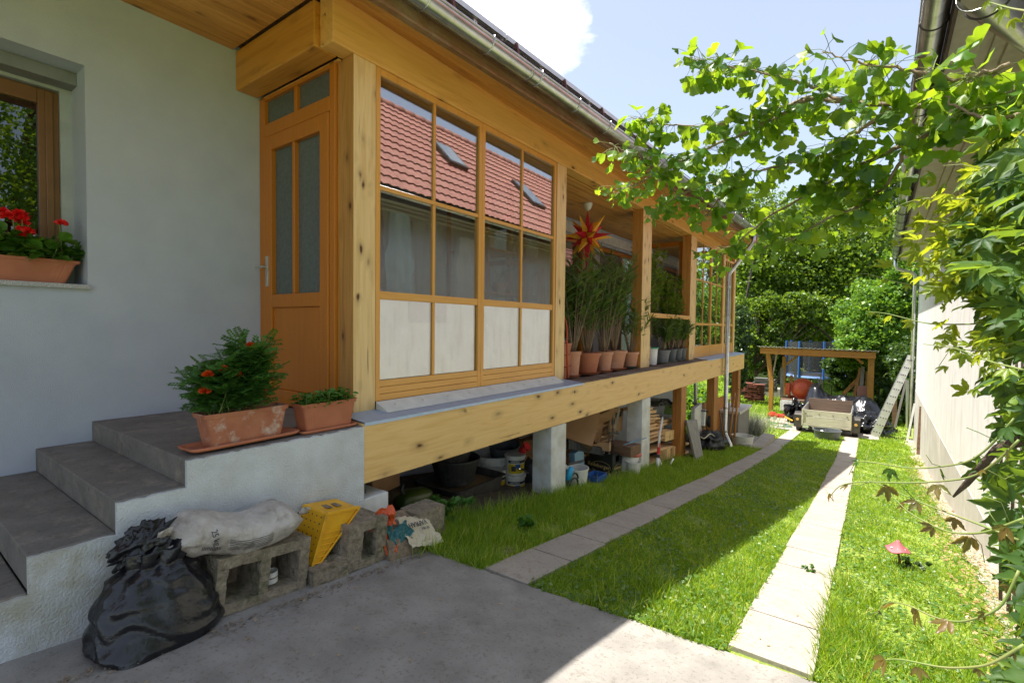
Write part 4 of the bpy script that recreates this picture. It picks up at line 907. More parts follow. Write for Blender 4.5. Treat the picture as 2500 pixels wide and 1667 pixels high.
# green watering can on the left
wcn = thing('watering_can', 'dark olive watering can with black spout behind the weeds', 'watering can', (-3.75,3.1,-1.78))
c = V((880+1020/7.84)*.9408, (1180+300/7.84)*.9408, x=-3.5)
mb = MB(); lump(mb, c, (.12,.20,.10), .08, 1.5, sq=.75); part('can_body', mb, mat('olive_plastic', (.05,.075,.01), .4), wcn, smooth=True)
s0 = V((880+840/7.84)*.9408, (1180+215/7.84)*.9408, x=-3.5); s1 = V((880+775/7.84)*.9408, (1180+130/7.84)*.9408, x=-3.5); s2 = V((880+815/7.84)*.9408, (1180+5/7.84)*.9408, x=-3.5)
part('spout', MB().tube([c+[0,-.1,0], s0, s1, s2], .016, 10), M['black'], wcn, smooth=True)

# ---- between the two piers
crg = mat('black_crate', (.022,.026,.022), .45)
bc = thing('bottle_crate', 'black bottle crate with gold oval lettering between the two piers', 'crate', (-3.42,7.3,-2.38))
x0, x1, y0, y1, z0, z1 = -3.66, -3.20, 7.10, 7.48, -2.36, -2.0
part('crate_body', MB().box(x0,x1,y0,y0+.012,z0,z1).box(x0,x0+.012,y0+.012,y1-.012,z0,z1).box(x0,x1,y1-.012,y1,z0,z1).box(x1-.012,x1,y0+.012,y1-.012,z0,z1-.15).box(x1-.012,x1,y0+.012,y0+.12,z1-.15,z1).box(x1-.012,x1,y1-.12,y1-.012,z1-.15,z1).box(x1-.012,x1,y0+.12,y1-.12,z1-.05,z1).box(x0+.012,x1-.012,y0+.012,y1-.012,z0,z0+.01).box(x0-.006,x1+.004,y0-.006,y0,z1-.03,z1), crg, bc, bevel=.004)
def oval(mb, c, r, u, a, b, th=.005, tilt=.0):
    r = np.array(r, float); u = np.array(u, float); mb.tube([np.array(c)+a*math.cos(t)*r+b*math.sin(t)*u for t in np.linspace(-2.6, 2.9, 40)], th/2, 4); return mb
part('gold_oval', oval(MB(), (-3.40,7.092,-2.22), (1,0,0), (0,0,1), .17, .085), M['gold'], bc)
text('lettering', 'Radeberger', .085, (-3.43,7.090,-2.205), (1,0,-.08), (0,0,1), M['gold'], bc, aspect=.95)
part('gold_oval', oval(MB(), (-3.192,7.29,-2.25), (0,1,0), (0,0,1), .13, .065), M['gold'], bc)
text('lettering', 'Radeberger', .062, (-3.190,7.29,-2.24), (0,1,-.05), (0,0,1), M['gold'], bc, aspect=.95)
for k, (bx_, by_) in enumerate(((-3.3,7.2),(-3.42,7.25),(-3.3,7.36))):
    b_ = thing('bottle', 'dark bottle with pale neck foil in the black crate, '+['nearest corner','middle','far side'][k], 'bottle', (bx_,by_,-2.34))
    part('bottle_body', MB().lathe((bx_,by_,-2.34), [(.034,0),(.035,.01),(.035,.20),(.014,.29),(.0135,.33)], 14), mat('brown_glass', (.04,.02,.01), .12) if k == 0 else D.materials['brown_glass'], b_, smooth=True)
    part('neck_foil', MB().lathe((bx_,by_,-2.06), [(.0155,0),(.0155,.055)], 12), M['alu'], b_)
# second crate / bike rack with brushes lying in front left
rk = thing('black_planter_tray', 'black ribbed plastic tray tilted beside the bottle crate', 'tray', (-3.4,6.4,-2.0))
a = P(1370+120/6.818, 950+900/6.818, x=-3.35); b_ = P(1370+690/6.818, 950+1000/6.818, x=-3.35)
a = a+np.array([0,0,.02]); mb = MB(); mb.beam(a+[-.14,0,.02], b_+[-.14,0,.02], .28, .02); mb.beam(a+[0,0,-.045], b_+[0,0,-.045], .012, .10)
part('tray_body', mb, M['black'], rk)
mb = MB(); 
for t_ in np.linspace(0, 1, 26): p = a*(1-t_)+b_*t_; mb.box(p[0]+.006, p[0]+.014, p[1]-.006, p[1]+.006, p[2]-.095, p[2]+.01)
part('ribs', mb, M['greyp'], rk)
bx = thing('cardboard_box', 'small open cardboard box on the black tray', 'box', tuple(b_))
part('box_body', MB().obox(b_+[.02,-.02,.05], (.18,.02,.13), rotz(.3)).obox(b_+[.10,.04,.05], (.02,.14,.13), rotz(.3)), M['card2'], bx)
# small things in the grass
def pbucket(label, c, r, h, m_=None, name='white_bucket'): t = thing(name, label, 'bucket', c); part('bucket_body', bucket(MB(), c, r*.85, r, h), m_ or M['white'], t); return t
sb = pbucket('small square white bucket in the grass right of the first pier', (-3.14,5.80,G0(5.8)+.0), .165, .25)
pbucket('small white bucket in the grass at the foot of the second pier', (-3.02,7.50,G0(7.5)), .12, .20)
bl = thing('blue_crate', 'blue plastic crate sunk in the grass below the black crate', 'crate', (-3.1,6.35,G0(6.35)))
mb = MB(); zz = G0(6.35)-.10
for x_ in (-3.22,-3.02): mb.box(x_-.006,x_+.006,6.2,6.5,zz+.13,zz+.20); [mb.box(x_-.006,x_+.006,y_,y_+.02,zz,zz+.13) for y_ in np.arange(6.2,6.5,.05)]
for y_ in (6.2,6.5): mb.box(-3.214,-3.026,y_-.006,y_+.006,zz+.13,zz+.20); [mb.box(x_,x_+.02,y_-.006,y_+.006,zz,zz+.13) for x_ in np.arange(-3.2,-3.04,.05)]
part('crate_body', mb, M['blue'], bl)
bh = thing('hose_gun', 'cyan hose gun with coiled black hose at the foot of the first pier', 'hose gun', (-2.98,5.45,G0(5.45)))
c = P(1370+150/6.818, 950+1370/6.818, x=-3.0); part('grip', MB().tube([c+[0,-.05,-.10], c+[0,0,0], c+[0,.03,.05]], [.03,.04,.03], 10), mat('cyan_plastic', (.02,.35,.60), .4), bh, smooth=True)
part('hose', MB().tube([c+[.02,.05+.12*math.cos(t), -.12+.10*math.sin(t)-.01*t] for t in np.linspace(0, 9, 40)], .012, 8), M['black'], bh, smooth=True)
part('bar', MB().tube([P(1370+110/6.818, 950+1250/6.818, x=-3.1), P(1370+370/6.818, 950+1190/6.818, x=-3.1)], .018, 8), M['black'], bh)
lb_ = single('blue_box', MB().obox(P(1370+260/6.818, 950+1200/6.818, x=-3.4), (.10,.28,.34), rotx(.12)), mat('pale_blue_plastic', (.20,.36,.50), .5), 'pale blue plastic box standing behind the small white bucket', 'box', (-3.4,5.9,-2.1), bevel=.01)
# translucent drum with pink rim
dm_ = thing('plastic_drum', 'milky plastic drum with a pink rim against the second pier', 'drum', (-3.13,7.60,-2.42))
part('drum_body', MB().lathe((-3.13,7.60,-2.42), [(.15,0),(.165,.03),(.165,.18),(.15,.30),(.14,.33),(.13,.33),(.12,.05)], 28, cap=False), M['white'], dm_, smooth=True)
part('pink_rim', MB().lathe((-3.06,7.62,-2.10), [(.10,0),(.125,.01),(.125,.05),(.10,.06)], 24), mat('pink_plastic', (.60,.16,.12), .5), dm_, smooth=True)
wbx = thing('wooden_box', 'brown wooden box resting on the drum, blue strips lying on it', 'box', (-3.2,7.5,-2.06))
part('box_body', MB().obox((-3.2,7.5,-1.97), (.46,.34,.16), rotz(-.1)), M['oldwood'], wbx, bevel=.006)
mb = MB()
for k in range(9): mb.obox((-3.12+.02*k, 7.44+.03*k, -1.875+.006*k), (.20,.02,.006), rotz(.9)@roty(-.3))
single('blue_strips', mb, mat('blue_strip', (.25,.38,.50), .5), 'bundle of blue and white plastic strips on the wooden box', 'strips', (-3.1,7.5,-1.88))
# cardboard boxes
def cbox(label, c, size, R, m_, flaps=True):
    t = thing('cardboard_box', label, 'box', c); s = np.array(size)/2; R = np.array(R); th = .006
    def ob(mb, cc, sz, R2=np.eye(3)): mb.obox(np.array(c)+R@np.array(cc), sz, R@R2)
    mb = MB(); ob(mb, (s[0],0,0), (th,size[1],size[2])); ob(mb, (-s[0],0,0), (th,size[1],size[2])); ob(mb, (0,s[1],0), (size[0]-th*2,th,size[2])); ob(mb, (0,-s[1],0), (size[0]-th*2,th,size[2])); ob(mb, (0,0,-s[2]+.004), (size[0]-.02,size[1]-.02,th))
    part('box_body', mb, m_, t)
    if flaps:
        mb = MB(); L = size[1]*.4
        ob(mb, (s[0]+L*.35,0,s[2]+L*.3), (L,size[1]*.98,.004), roty(-.7)); ob(mb, (0,-s[1]-L*.35,s[2]+L*.25), (size[0]*.98,L,.004), rotx(.6)); part('flaps', mb, m_, t)
    else: mb = MB(); ob(mb, (0,0,s[2]), (size[0]*.99,size[1]*.99,th)); part('lid', mb, m_, t)
    return t
c1 = P(1370+260/6.818, 950+680/6.818, x=-3.55); cbox('large opened brown cardboard box tilted behind the first pier', tuple(c1), (.55,.62,.5), rotx(-.55)@rotz(.5), M['card'])
c2 = P(1370+560/6.818, 950+650/6.818, x=-3.6); cbox('flattened brown cardboard box leaning right of the large opened box', tuple(c2), (.10,.75,.42), rotx(-.5)@rotz(.25), M['card'], False)
c3 = P(1370+700/6.818, 950+480/6.818, x=-3.95); cb3 = cbox('pale printed cardboard box high under the veranda floor', tuple(c3), (.5,.62,.42), rotx(-.12), M['card2'], False)
part('printed_patch', MB().obox(np.array(c3)+[.256,-.12,-.02], (.002,.14,.1)).obox(np.array(c3)+[.256,.1,.08], (.002,.26,.10)), M['ink'], cb3)
c4 = P(1370+930/6.818, 950+510/6.818, x=-3.5); single('magazines', MB().obox(c4, (.01,.22,.42), rotx(-.5)@rotz(.3)).obox(c4+[-.02,-.12,-.12], (.01,.10,.38), rotz(.5)), M['white'], 'white printed folders standing upright between boxes and pier', 'folders', tuple(c4))
c5 = P(1370+830/6.818, 950+740/6.818, x=-3.4)
mb = MB()
for k in range(40): d = rdir(1)[0]; p = c5+rng.normal(0, 1, 3)*[.06,.20,.035]; mb.beam(p, p+d*[.05,.10,.04], .018, .004)
single('scrap_heap', mb, mat('mixed_scrap', (.5,.42,.34), .6, c2=(.12,.08,.06), sc=9), 'small heap of plastic and metal scrap on the planks', 'scrap', tuple(c5), kind='stuff')
bk = thing('boot_rack', 'black metal frame with two uprights above the bottle crate', 'rack', tuple(c5))
for q in (800, 862): part('upright', MB().tube([P(1370+q/6.818, 950+460/6.818, x=-3.3), P(1370+(q-2)/6.818, 950+1040/6.818, x=-3.3)], .008, 6), M['steel'], bk)
part('rack_bar', MB().beam(P(1370+800/6.818, 950+720/6.818, x=-3.3), P(1370+950/6.818, 950+735/6.818, x=-3.3), .02, .03), M['steel'], bk)
# ---- planks: individual things
def plank(y0, y1, z0, th, x0, w_, rz=0, m_=None, tz=0, first={'o': None}):
    c = ((x0), (y0+y1)/2, z0)
    o = single('plank', MB().obox((0,0,th/2), (w_, y1-y0, th), rotx(tz)@rotz(rz)), m_ or M['lumber'], 'rough brown plank in the timber pile under the veranda', 'plank', (0,0,0), group='planks piled under the veranda', bevel=.003)
    o.location = c; return o
g8 = -2.58
pl_y = [(8.55,10.95),(8.6,10.7),(8.5,10.9)]
zc = -2.50
mb_ = [(8.3,10.95,.045,-3.25,.28,0),(8.3,11.0,.03,-3.4,.25,.02)]
lay = []
z_ = -2.66
base_pts = [(1480,1210,2100,1060)]
def zl(y, ka, kb): return ka+(y-8.75)*kb
# sloping shelves read from the photo at x=-3.2 : z(y) lines
def shelf(za, zb, th, ya=8.4, yb=11.0, x=-3.3, w_=.30, m_=None):
    s = math.atan2(zb-za, 2.25); L = (yb-ya)
    return plank((ya+yb)/2-L/2, (ya+yb)/2+L/2, (za+zb)/2-th, th, x, w_, 0, m_, s)
shelf(-2.47,-2.77+.08,.05); shelf(-2.22,-2.50,.045); shelf(-2.05,-2.18,.02,8.4,10.4); shelf(-1.99,-2.12,.02,8.5,10.5,-3.22,.06)
for k, (ya, za, L, th, w_) in enumerate([(8.5,-1.75,1.0,.05,.16),(8.55,-1.83,.95,.05,.2),(8.5,-1.90,1.0,.05,.2),(8.6,-1.97,1.3,.05,.2),(8.6,-2.04,1.2,.04,.2),(8.45,-1.62,.9,.06,.25),(8.4,-1.55,.85,.05,.25),(8.5,-1.68,.9,.03,.2),(8.5,-2.34,.7,.03,.2),(8.6,-2.30,.55,.03,.15),(9.4,-2.0,1.3,.05,.2),(9.5,-1.93,1.1,.04,.16)]):
    plank(ya+.1*rng.random(), ya+L, za, th, -3.42+rng.normal(0,.04), w_, rng.normal(0,.05), None, -.09+rng.normal(0,.02))
for k in range(30):
    ya = 6.5+.2*rng.random(); z_ = -2.25+.036*k
    plank(ya, ya+1.05+.4*rng.random(), z_, .034, -3.85+rng.normal(0,.08), .22, rng.normal(0,.06), None, rng.normal(0,.03))
def bblock(label, x0_, y0_, z0_, sx_, sy_, sz_, rz=0): 
    t = single('timber_block', MB().obox((0,0,sz_/2), (sx_,sy_,sz_)), M['postw'], label, 'timber block', (0,0,0), bevel=.006); t.location = (x0_, y0_, z0_); t.rotation_euler = (-.09,0,rz)
bblock('squared timber offcut on the middle shelf of the wood pile', -3.25, 9.72, -2.24, .2, .62, .19)
bblock('short squared timber on the lowest plank of the wood pile, left one', -3.22, 9.55, -2.56, .2, .34, .20, .15)
bblock('short squared timber on the lowest plank of the wood pile, middle one', -3.22, 10.05, -2.61, .2, .34, .20)
bblock('short squared timber on the lowest plank of the wood pile, right one', -3.22, 10.45, -2.64, .2, .36, .20)
mb = MB()
for k in range(9): mb.obox(P(1370+(1540+25*k)/6.818, 950+(190+(k*37)%70)/6.818, x=-3.4), (.2,.22,.04), rotz(rng.random())@rotx(rng.normal(0,.3)))
single('slate_heap', mb, mat('dark_slate', (.07,.075,.075), .5), 'small heap of dark slates on top of the wood pile', 'slates', (-3.4,9.3,-1.45))
ch = thing('green_chair', 'pale green folding chair behind the wood pile', 'chair', (-3.5,10.2,-2.4))
f_ = lambda x, y, X=-3.55: P(1370+x/6.818, 950+y/6.818, x=X)
part('backrest', MB().beam(f_(1840,215), f_(1800,420), .25, .02, (0,1,0)), mat('green_plastic', (.22,.36,.10), .6), ch)
part('leg', MB().beam(f_(1820,290), f_(1885,570), .03, .03), M['oldwood'], ch); part('leg', MB().beam(f_(1840,220), f_(1960,480), .03, .03), M['oldwood'], ch)
for a_, b_, lb2 in (((1940,155),(1980,560),'dark spade handle leaning against the orange leg'),((1880,380),(1990,560),'short dark wooden handle leaning in the wood pile')): single('tool_handle', MB().tube([f_(*a_, -3.45), f_(*b_, -3.45)], .025, 8), M['oldwood'], lb2, 'tool handle', tuple(f_(*b_, -3.45)))
# scooter
sc_ = thing('scooter', 'white and red kick scooter standing in front of the wood pile', 'scooter', (-2.85,8.2,-2.48))
q = lambda x, y, X=-2.88: P(1370+x/6.818, 950+y/6.818, x=X)
part('steering_stem', MB().tube([q(1612,1130), q(1640,740), q(1690,460)], [.022,.018,.016], 10), M['whitep'], sc_, smooth=True)
part('red_sleeve', MB().tube([q(1616,1080), q(1632,890)], .026, 10), M['red'], sc_); part('clamp', MB().tube([q(1612,1135), q(1618,1085)], .03, 10), M['black'], sc_)
part('handlebar', MB().tube([q(1690,460)+[-.10,-.02,0], q(1690,460)+[.10,.02,0]], .014, 8), M['steel'], sc_)
part('fork', MB().tube([q(1612,1140), q(1600,1350)], .028, 10).tube([q(1620,1150), q(1700,1340)], .02, 8), M['whitep'], sc_, smooth=True)
part('deck', MB().beam(q(1620,1350), q(1850,1340), .10, .02), M['alu'], sc_)
part('wheel', MB().lathe(q(1600,1390), [(.02,-.012),(.09,-.012),(.1,0),(.09,.012),(.02,.012)], 20, R=roty(math.pi/2)), M['black'], sc_)
part('mudguard', MB().tube([q(1815,1330), q(1825,1230), q(1850,1170), q(1895,1145)], [.02,.024,.024,.015], 8), M['chrome'], sc_, smooth=True)
# grey leaning board
z5 = lambda x, y, X: P(1650+x/6.271, 900+y/6.271, x=X)
lp = single('leaning_board', MB().add([z5(165,790,-2.98),z5(325,780,-2.98),z5(430,1400,-2.72),z5(320,1430,-2.72)]+[p+np.array([-.05,.02,0]) for p in (z5(165,790,-2.98),z5(325,780,-2.98),z5(430,1400,-2.72),z5(320,1430,-2.72))], [(0,3,2,1),(4,5,6,7),(0,1,5,4),(1,2,6,5),(2,3,7,6),(3,0,4,7)]), M['greywood'], 'silver grey weathered board leaning against the orange leg', 'board', (-2.8,10,-2.7), bevel=.004)
st_ = single('foam_panel', MB().obox(z5(320,800,-3.3), (.08,.62,.75), rotx(.1)), M['white'], 'broken white foam panel behind the leaning board', 'panel', tuple(z5(320,800,-3.3)))
mc = thing('old_machine', 'dusty white and grey machine with a black wheel under the veranda', 'machine', tuple(z5(420,760,-3.35)))
part('casing', MB().obox(z5(400,740,-3.35), (.35,.75,.42), rotx(-.15)), M['alu'], mc, bevel=.02); part('top_plate', MB().obox(z5(400,650,-3.35), (.4,.85,.03), rotx(-.2)), M['black'], mc)
part('belt_wheel', MB().lathe(z5(525,800,-3.12), [(.03,-.03),(.16,-.03),(.16,.03),(.03,.03)], 22, R=roty(math.pi/2)), M['black'], mc); part('white_guard', MB().obox(z5(500,790,-3.2), (.05,.14,.36)), M['whitep'], mc, bevel=.02)
tp = thing('dark_tarpaulin', 'dark crumpled tarpaulin bundle behind the leaning board', 'tarpaulin', tuple(z5(530,1100,-3.0)))
mb = MB(); lump(mb, z5(540,1110,-3.0), (.26,.62,.24), .6, 2.4, 50, 30, seed=9); part('bundle', mb, M['black'], tp, smooth=True)
part('rope', MB().tube([z5(380+220*t, 1040+30*math.sin(t*7)-20*t, -2.9) for t in np.linspace(0,1,16)], .012, 6), M['cream'], tp)
# scattered grey branches and brushes above tarpaulin
single('particle_board', MB().obox((-3.36, 13.55, -2.48), (.03, 3.3, 1.15), rotx(-.025)), M['plywood'], 'orange particle board standing between the rear veranda legs', 'board', (-3.36,13.5,-3.0))
single('steel_prop', MB().tube([z5(300,210,-3.6), z5(300,680,-3.6)], .045, 10), M['alu'], 'grey steel prop standing behind the particle board', 'prop', tuple(z5(300,680,-3.6)))
for k, (a_, b_, c_, rr) in enumerate([((960,305),(895,1040),'brown broom handle leaning against the plinth',.028),((905,370),(825,1040),'thin wooden pole leaning left of the broom handle',.02),((672,640),(735,1100),'rusty iron rod leaning beside the rear leg',.016),((815,470),(812,700),'short wooden stick behind the downpipe',.015)]):
    single('pole', MB().tube([z5(*a_, -2.82), z5(*b_, -2.74)], rr, 8), M['carz'] if k < 2 else M['oldwood'], c_, 'pole', tuple(z5(*b_, -2.74)), smooth=True)
pbucket('wide white plaster bucket beside the foot of the downpipe', (-2.63,14.0,G0(14.0)-.02), .27, .30)
# plank steps beside the rear
for k, (pts_, lab) in enumerate([([(1340,980),(1520,1010),(1300,1220),(1110,1200)],'pale timber step beside the end of the left track'),([(1040,1000),(1290,1040),(1110,1190),(960,1150)],'darker timber step between bucket and plinth')]):
    p_ = [P(1650+a/6.271, 900+b/6.271, z=(-3.02 if k == 0 else -3.0)) for a, b in pts_]
    single('timber_step', MB().prism(p_, (0,0,-.14)), M['greywood'] if k else M['slab'], lab, 'step', tuple(p_[0]))

# ================================================================== VERANDA PLANTS AND ORNAMENTS
def pot(mb, c, r0, r1, h, rimh=.045, n=30): return mb.lathe(c, [(r0,0),(r0*1.02,.006),(r1*.96,h-rimh),(r1*1.06,h-rimh),(r1*1.08,h),(r1*.98,h),(r1*.93,h-.02),(.01,h-.03)], n, cap=False)
def saucer(mb, c, r, h=.035): return mb.lathe(c, [(r*.8,0),(r,h),(r*.97,h),(r*.78,.006)], 28)
def oleander(root, c, ztop, zb, n_st, spread, ln=30, ls=.12, m_='lf_ole', base=ND, bf=NF):
    st = MB(); Pp, A_, N_ = [], [], []
    for i in range(n_st):
        a = rng.random()*6.28; b0 = np.array([c[0]+.03*math.cos(a), c[1]+.03*math.sin(a), zb]); H_ = (ztop-zb)*(.6+.45*rng.random()); tip = b0+np.array([spread[0]*math.cos(a)*rng.random(), spread[1]*math.sin(a), H_])
        mid = b0+(tip-b0)*.45+np.array([0,0,H_*.12]); ts = np.linspace(0,1,7)[:,None]; pts = (1-ts)**2*b0+2*ts*(1-ts)*mid+ts**2*tip; st.tube(pts, np.linspace(.008,.003,7), 5)
        for k in range(ln):
            u = .35+.65*rng.random()**.75; p = (1-u)**2*b0+2*u*(1-u)*mid+u**2*tip; tg = unit(2*(1-u)*(mid-b0)+2*u*(tip-mid)); s_ = rdir(1)[0]; s_ -= tg*s_@tg; s_ = unit(s_)
            d = unit(tg*.75+s_*.8+np.array([0,0,-.15*rng.random()])); Pp.append(p); A_.append(d); N_.append(unit(tg-d*(tg@d)+.25*rdir(1)[0]))
    part('stems', st, M['twig'], root, smooth=True); part('foliage', leafset(base, bf, Pp, A_, N_, ls*(.7+.6*rng.random(len(Pp)))), M[m_], root)
zf = -.722
spec = [ # y, radius, top z, pot height, material, label, stems
 (6.20,.19,1.02,.34,'terrap','tall oleander in a pale terracotta pot, first from the glazed front',9,.26),
 (6.76,.34,.98,.30,'terrap','bushy oleander in the widest terracotta pot',16,.36),
 (7.24,.22,1.00,.30,'terrap','oleander in a narrow terracotta pot behind its wide neighbour',8,.30),
 (7.76,.34,1.15,.30,'terrap','large oleander in a pale wide pot left of the middle post',16,.40),
 (8.30,.24,.62,.26,'terrap','oleander in a pale pot on a green saucer in front of the middle post',9,.34)]
for y, r, zt, h, m_, lab, ns, sp in spec:
    x = -3.44 if r < .3 else -3.50; rr = r*.62 if r < .3 else r*.60
    t = thing('potted_oleander', lab, 'potted plant', (x,y,zf)); part('pot', pot(MB(), (x,y,zf+.03), rr*.72, rr, h), M['terrap'] if y != 6.76 else M['terra'], t, smooth=False)
    part('saucer', saucer(MB(), (x,y,zf+.002), rr*1.05), M['terra'] if y < 8 else mat('green_saucer', (.10,.13,.09), .6), t); part('soil', MB().lathe((x,y,zf+h), [(.001,0),(rr*.9,0)], 24), M['soil'], t)
    oleander(t, (x,y), zt*(.9+.15*rng.random()), zf+h, int(ns*2.4), (.34, sp*1.5), 36, .16)
wpt = thing('white_pot', 'white plastic pot with a green rim right of the middle post', 'pot', (-3.44,9.36,zf)); part('pot', pot(MB(), (-3.44,9.36,zf), .10, .125, .33, .02), M['whitep'], wpt); part('green_rim', MB().lathe((-3.44,9.36,zf+.315), [(.136,0),(.14,.01),(.136,.025),(.12,.025)], 24), mat('green_rim', (.05,.35,.20), .5), wpt)
t = thing('potted_oleander', 'oleander in a pinkish pot hidden behind the middle post', 'potted plant', (-3.5,9.10,zf)); part('pot', pot(MB(), (-3.52,9.12,zf), .10, .13, .36), M['terrap'], t); oleander(t, (-3.52,9.12), .55, zf+.33, 10, (.2,.35), 30, .13)
for y, r, lab in ((9.92,.155,'oleander in the first and widest of four small grey pots'),(10.44,.13,'oleander in the second of four small grey pots'),(10.88,.12,'oleander in the third of four small grey pots'),(11.22,.105,'oleander in the last small grey pot by the far post')):
    t = thing('potted_oleander', lab, 'potted plant', (-3.42,y,zf)); part('pot', pot(MB(), (-3.42,y,zf+.02), r*.75, r, .25, .03), M['greyp'] if 'mid_grey_plastic' in D.materials else mat('mid_grey_plastic', (.17,.18,.19), .55), t)
    part('saucer', saucer(MB(), (-3.42,y,zf+.001), r*1.15, .02), mat('pale_green_saucer', (.35,.38,.28), .6) if y < 10 else D.materials['pale_green_saucer'], t); oleander(t, (-3.42,y), .12+.1*rng.random(), zf+.25, 18, (.18,.28), 40, .14)
# metal hoop trellis with stacked terracotta boxes
tr = thing('hoop_trellis', 'brown metal hoop trellis beside the glazed front', 'trellis', (-3.36,5.9,zf))
f_ = lambda x, y, X=-3.36: P(1350+x/2.85, 400+y/2.85, x=X)
part('hoop', MB().tube([f_(100,1500), f_(98,1250), f_(96,1140), f_(88,1090), f_(72,1050), f_(50,1030)], .012, 8).tube([f_(55,1240), f_(97,1235)], .008, 6).tube([f_(55,1410), f_(98,1405)], .008, 6), M['orange'], tr, smooth=True)
for k in range(3): 
    t = single('stacked_trough', trough(MB(), (0,0,0), .34, .2, .16), M['terra'], ['lowest','middle','top'][k]+' of three stacked terracotta troughs behind the post', 'flower box', (0,0,0)); t.location = (-3.50, 5.95, zf+.165*k)
# hanging plants behind the rail
for k, (y, z1_, lab) in enumerate([(9.6,1.35,'climbing plant with dark leaves trailing up the partition left of the curtain'),(10.9,.95,'climbing plant with yellow green leaves by the far post')]):
    t = thing('climbing_plant', lab, 'plant', (-3.6,y,zf))
    part('pot', pot(MB(), (-3.62,y,zf), .12, .15, .25), M['terrap'], t); oleander(t, (-3.62,y), z1_+.2, zf+.2, 34, (.25,.55), 60, .10, 'lf_hang', LB, LFt)
# paper star
c = np.array(P(1350+240/2.85, 400+505/2.85, x=-3.88)); zc_ = 2.08
star = thing('paper_star', 'red and yellow many pointed paper star hanging in the open veranda', 'star', tuple(c))
pts_ = []
dirs = [(1,0,0),(-1,0,0),(0,1,0),(0,-1,0),(0,0,1),(0,0,-1)]+[(a,b,0) for a in (1,-1) for b in (1,-1)]+[(a,0,b) for a in (1,-1) for b in (1,-1)]+[(0,a,b) for a in (1,-1) for b in (1,-1)]+[(a,b,d) for a in (1,-1) for b in (1,-1) for d in (1,-1)]
for colr, sel in (('red_paper', lambda d: sum(abs(q) for q in d) != 2), ('yellow_paper', lambda d: sum(abs(q) for q in d) == 2)):
    m_ = mat(colr, (.55,.012,.03) if colr[0] == 'r' else (.85,.42,.03), .55)
    for d in dirs:
        if not sel(d): continue
        dd = unit(np.array(d, float)); L = .45 if sum(abs(q) for q in d) < 3 else .33
        if d == (0,0,-1): L = .62
        a = unit(np.cross(dd, [.3,.5,.8])); b_ = np.cross(dd, a); base_ = [c+dd*.06+(a*math.cos(t_)+b_*math.sin(t_))*.075 for t_ in np.arange(4)*math.pi/2]
        part('ray', MB().add([*base_, c+dd*L], [(0,1,4),(1,2,4),(2,3,4),(3,0,4)]), m_, star)
part('cord', MB().tube([c+[0,0,.45], (c[0],c[1],zc_-.1)], .006, 6), M['whitep'], star); part('ceiling_cup', MB().lathe((c[0],c[1],zc_-.13), [(.02,0),(.055,.04),(.075,.11),(.075,.13)], 20), M['whitep'], star, smooth=True)
# things behind the first glazed front
def cloth(name, label, m_, y0, y1, z0, z1, x, seed, taper=.6, cat_='coat'):
    mb = MB()
    def f(u, v):
        w_ = taper+(1-taper)*min(1, v*1.6); yc = (y0+y1)/2; th = u*2*math.pi
        return (x+.055*math.sin(th)*w_+.025*math.sin(u*37+seed+v*2), yc+(y1-y0)/2*math.cos(th)*w_+.03*nz3((u*3,v*4,seed)), z1-(z1-z0)*v+.03*math.sin(u*13+seed)*v)
    mb.grid(f, 70, 22, cu=True); return single(name, mb, m_, label, cat_, (x,(y0+y1)/2,z1), smooth=True)
cloth('hanging_jacket', 'light blue jacket hanging behind the first window', M['fabric_blue'], 2.95, 3.30, .28, 1.05, -3.62, 1)
cloth('hanging_coat', 'grey coat hanging behind the first window beside the blue jacket', M['fabric_grey'], 3.25, 3.80, .30, 1.02, -3.66, 2, .75)
cloth('hanging_coat', 'pale coat hanging behind the second column of panes', M['fabric_pale'], 3.95, 4.45, .25, .98, -3.70, 3)
cloth('hanging_scarf', 'mauve cloth hanging at the left edge of the first window', mat('mauve_fabric', (.18,.09,.10), .9), 2.70, 2.92, .35, 1.1, -3.60, 4, cat_='cloth')
sh = thing('plant_shelf', 'wooden shelf unit with pots behind the right window', 'shelf', (-4.2,5.2,-.75))
for z_ in (-.1,.40,.95): part('shelf_board', MB().box(-4.55,-3.85,4.75,5.45,z_,z_+.03), M['door'], sh)
for x_, y_ in ((-3.87,4.77),(-3.87,5.43),(-4.53,4.77),(-4.53,5.43)): part('upright', MB().box(x_-.02,x_+.02,y_-.02,y_+.02,-.75,1.6), M['door'], sh)
for k, (x_, y_, z_, lab) in enumerate([(-4.0,4.95,.98,'spiky potted plant on the top shelf behind the right window'),(-4.0,5.2,.43,'small potted plant on the middle shelf behind the right window'),(-4.1,5.3,-.07,'potted plant on the lowest shelf behind the right window')]):
    t = thing('shelf_plant', lab, 'potted plant', (x_,y_,z_)); part('pot', pot(MB(), (x_,y_,z_), .07, .09, .14), M['terrap'] if k else M['whitep'], t); oleander(t, (x_,y_), z_+.42, z_+.13, 7, (.12,.15), 16, .16 if k == 0 else .07)

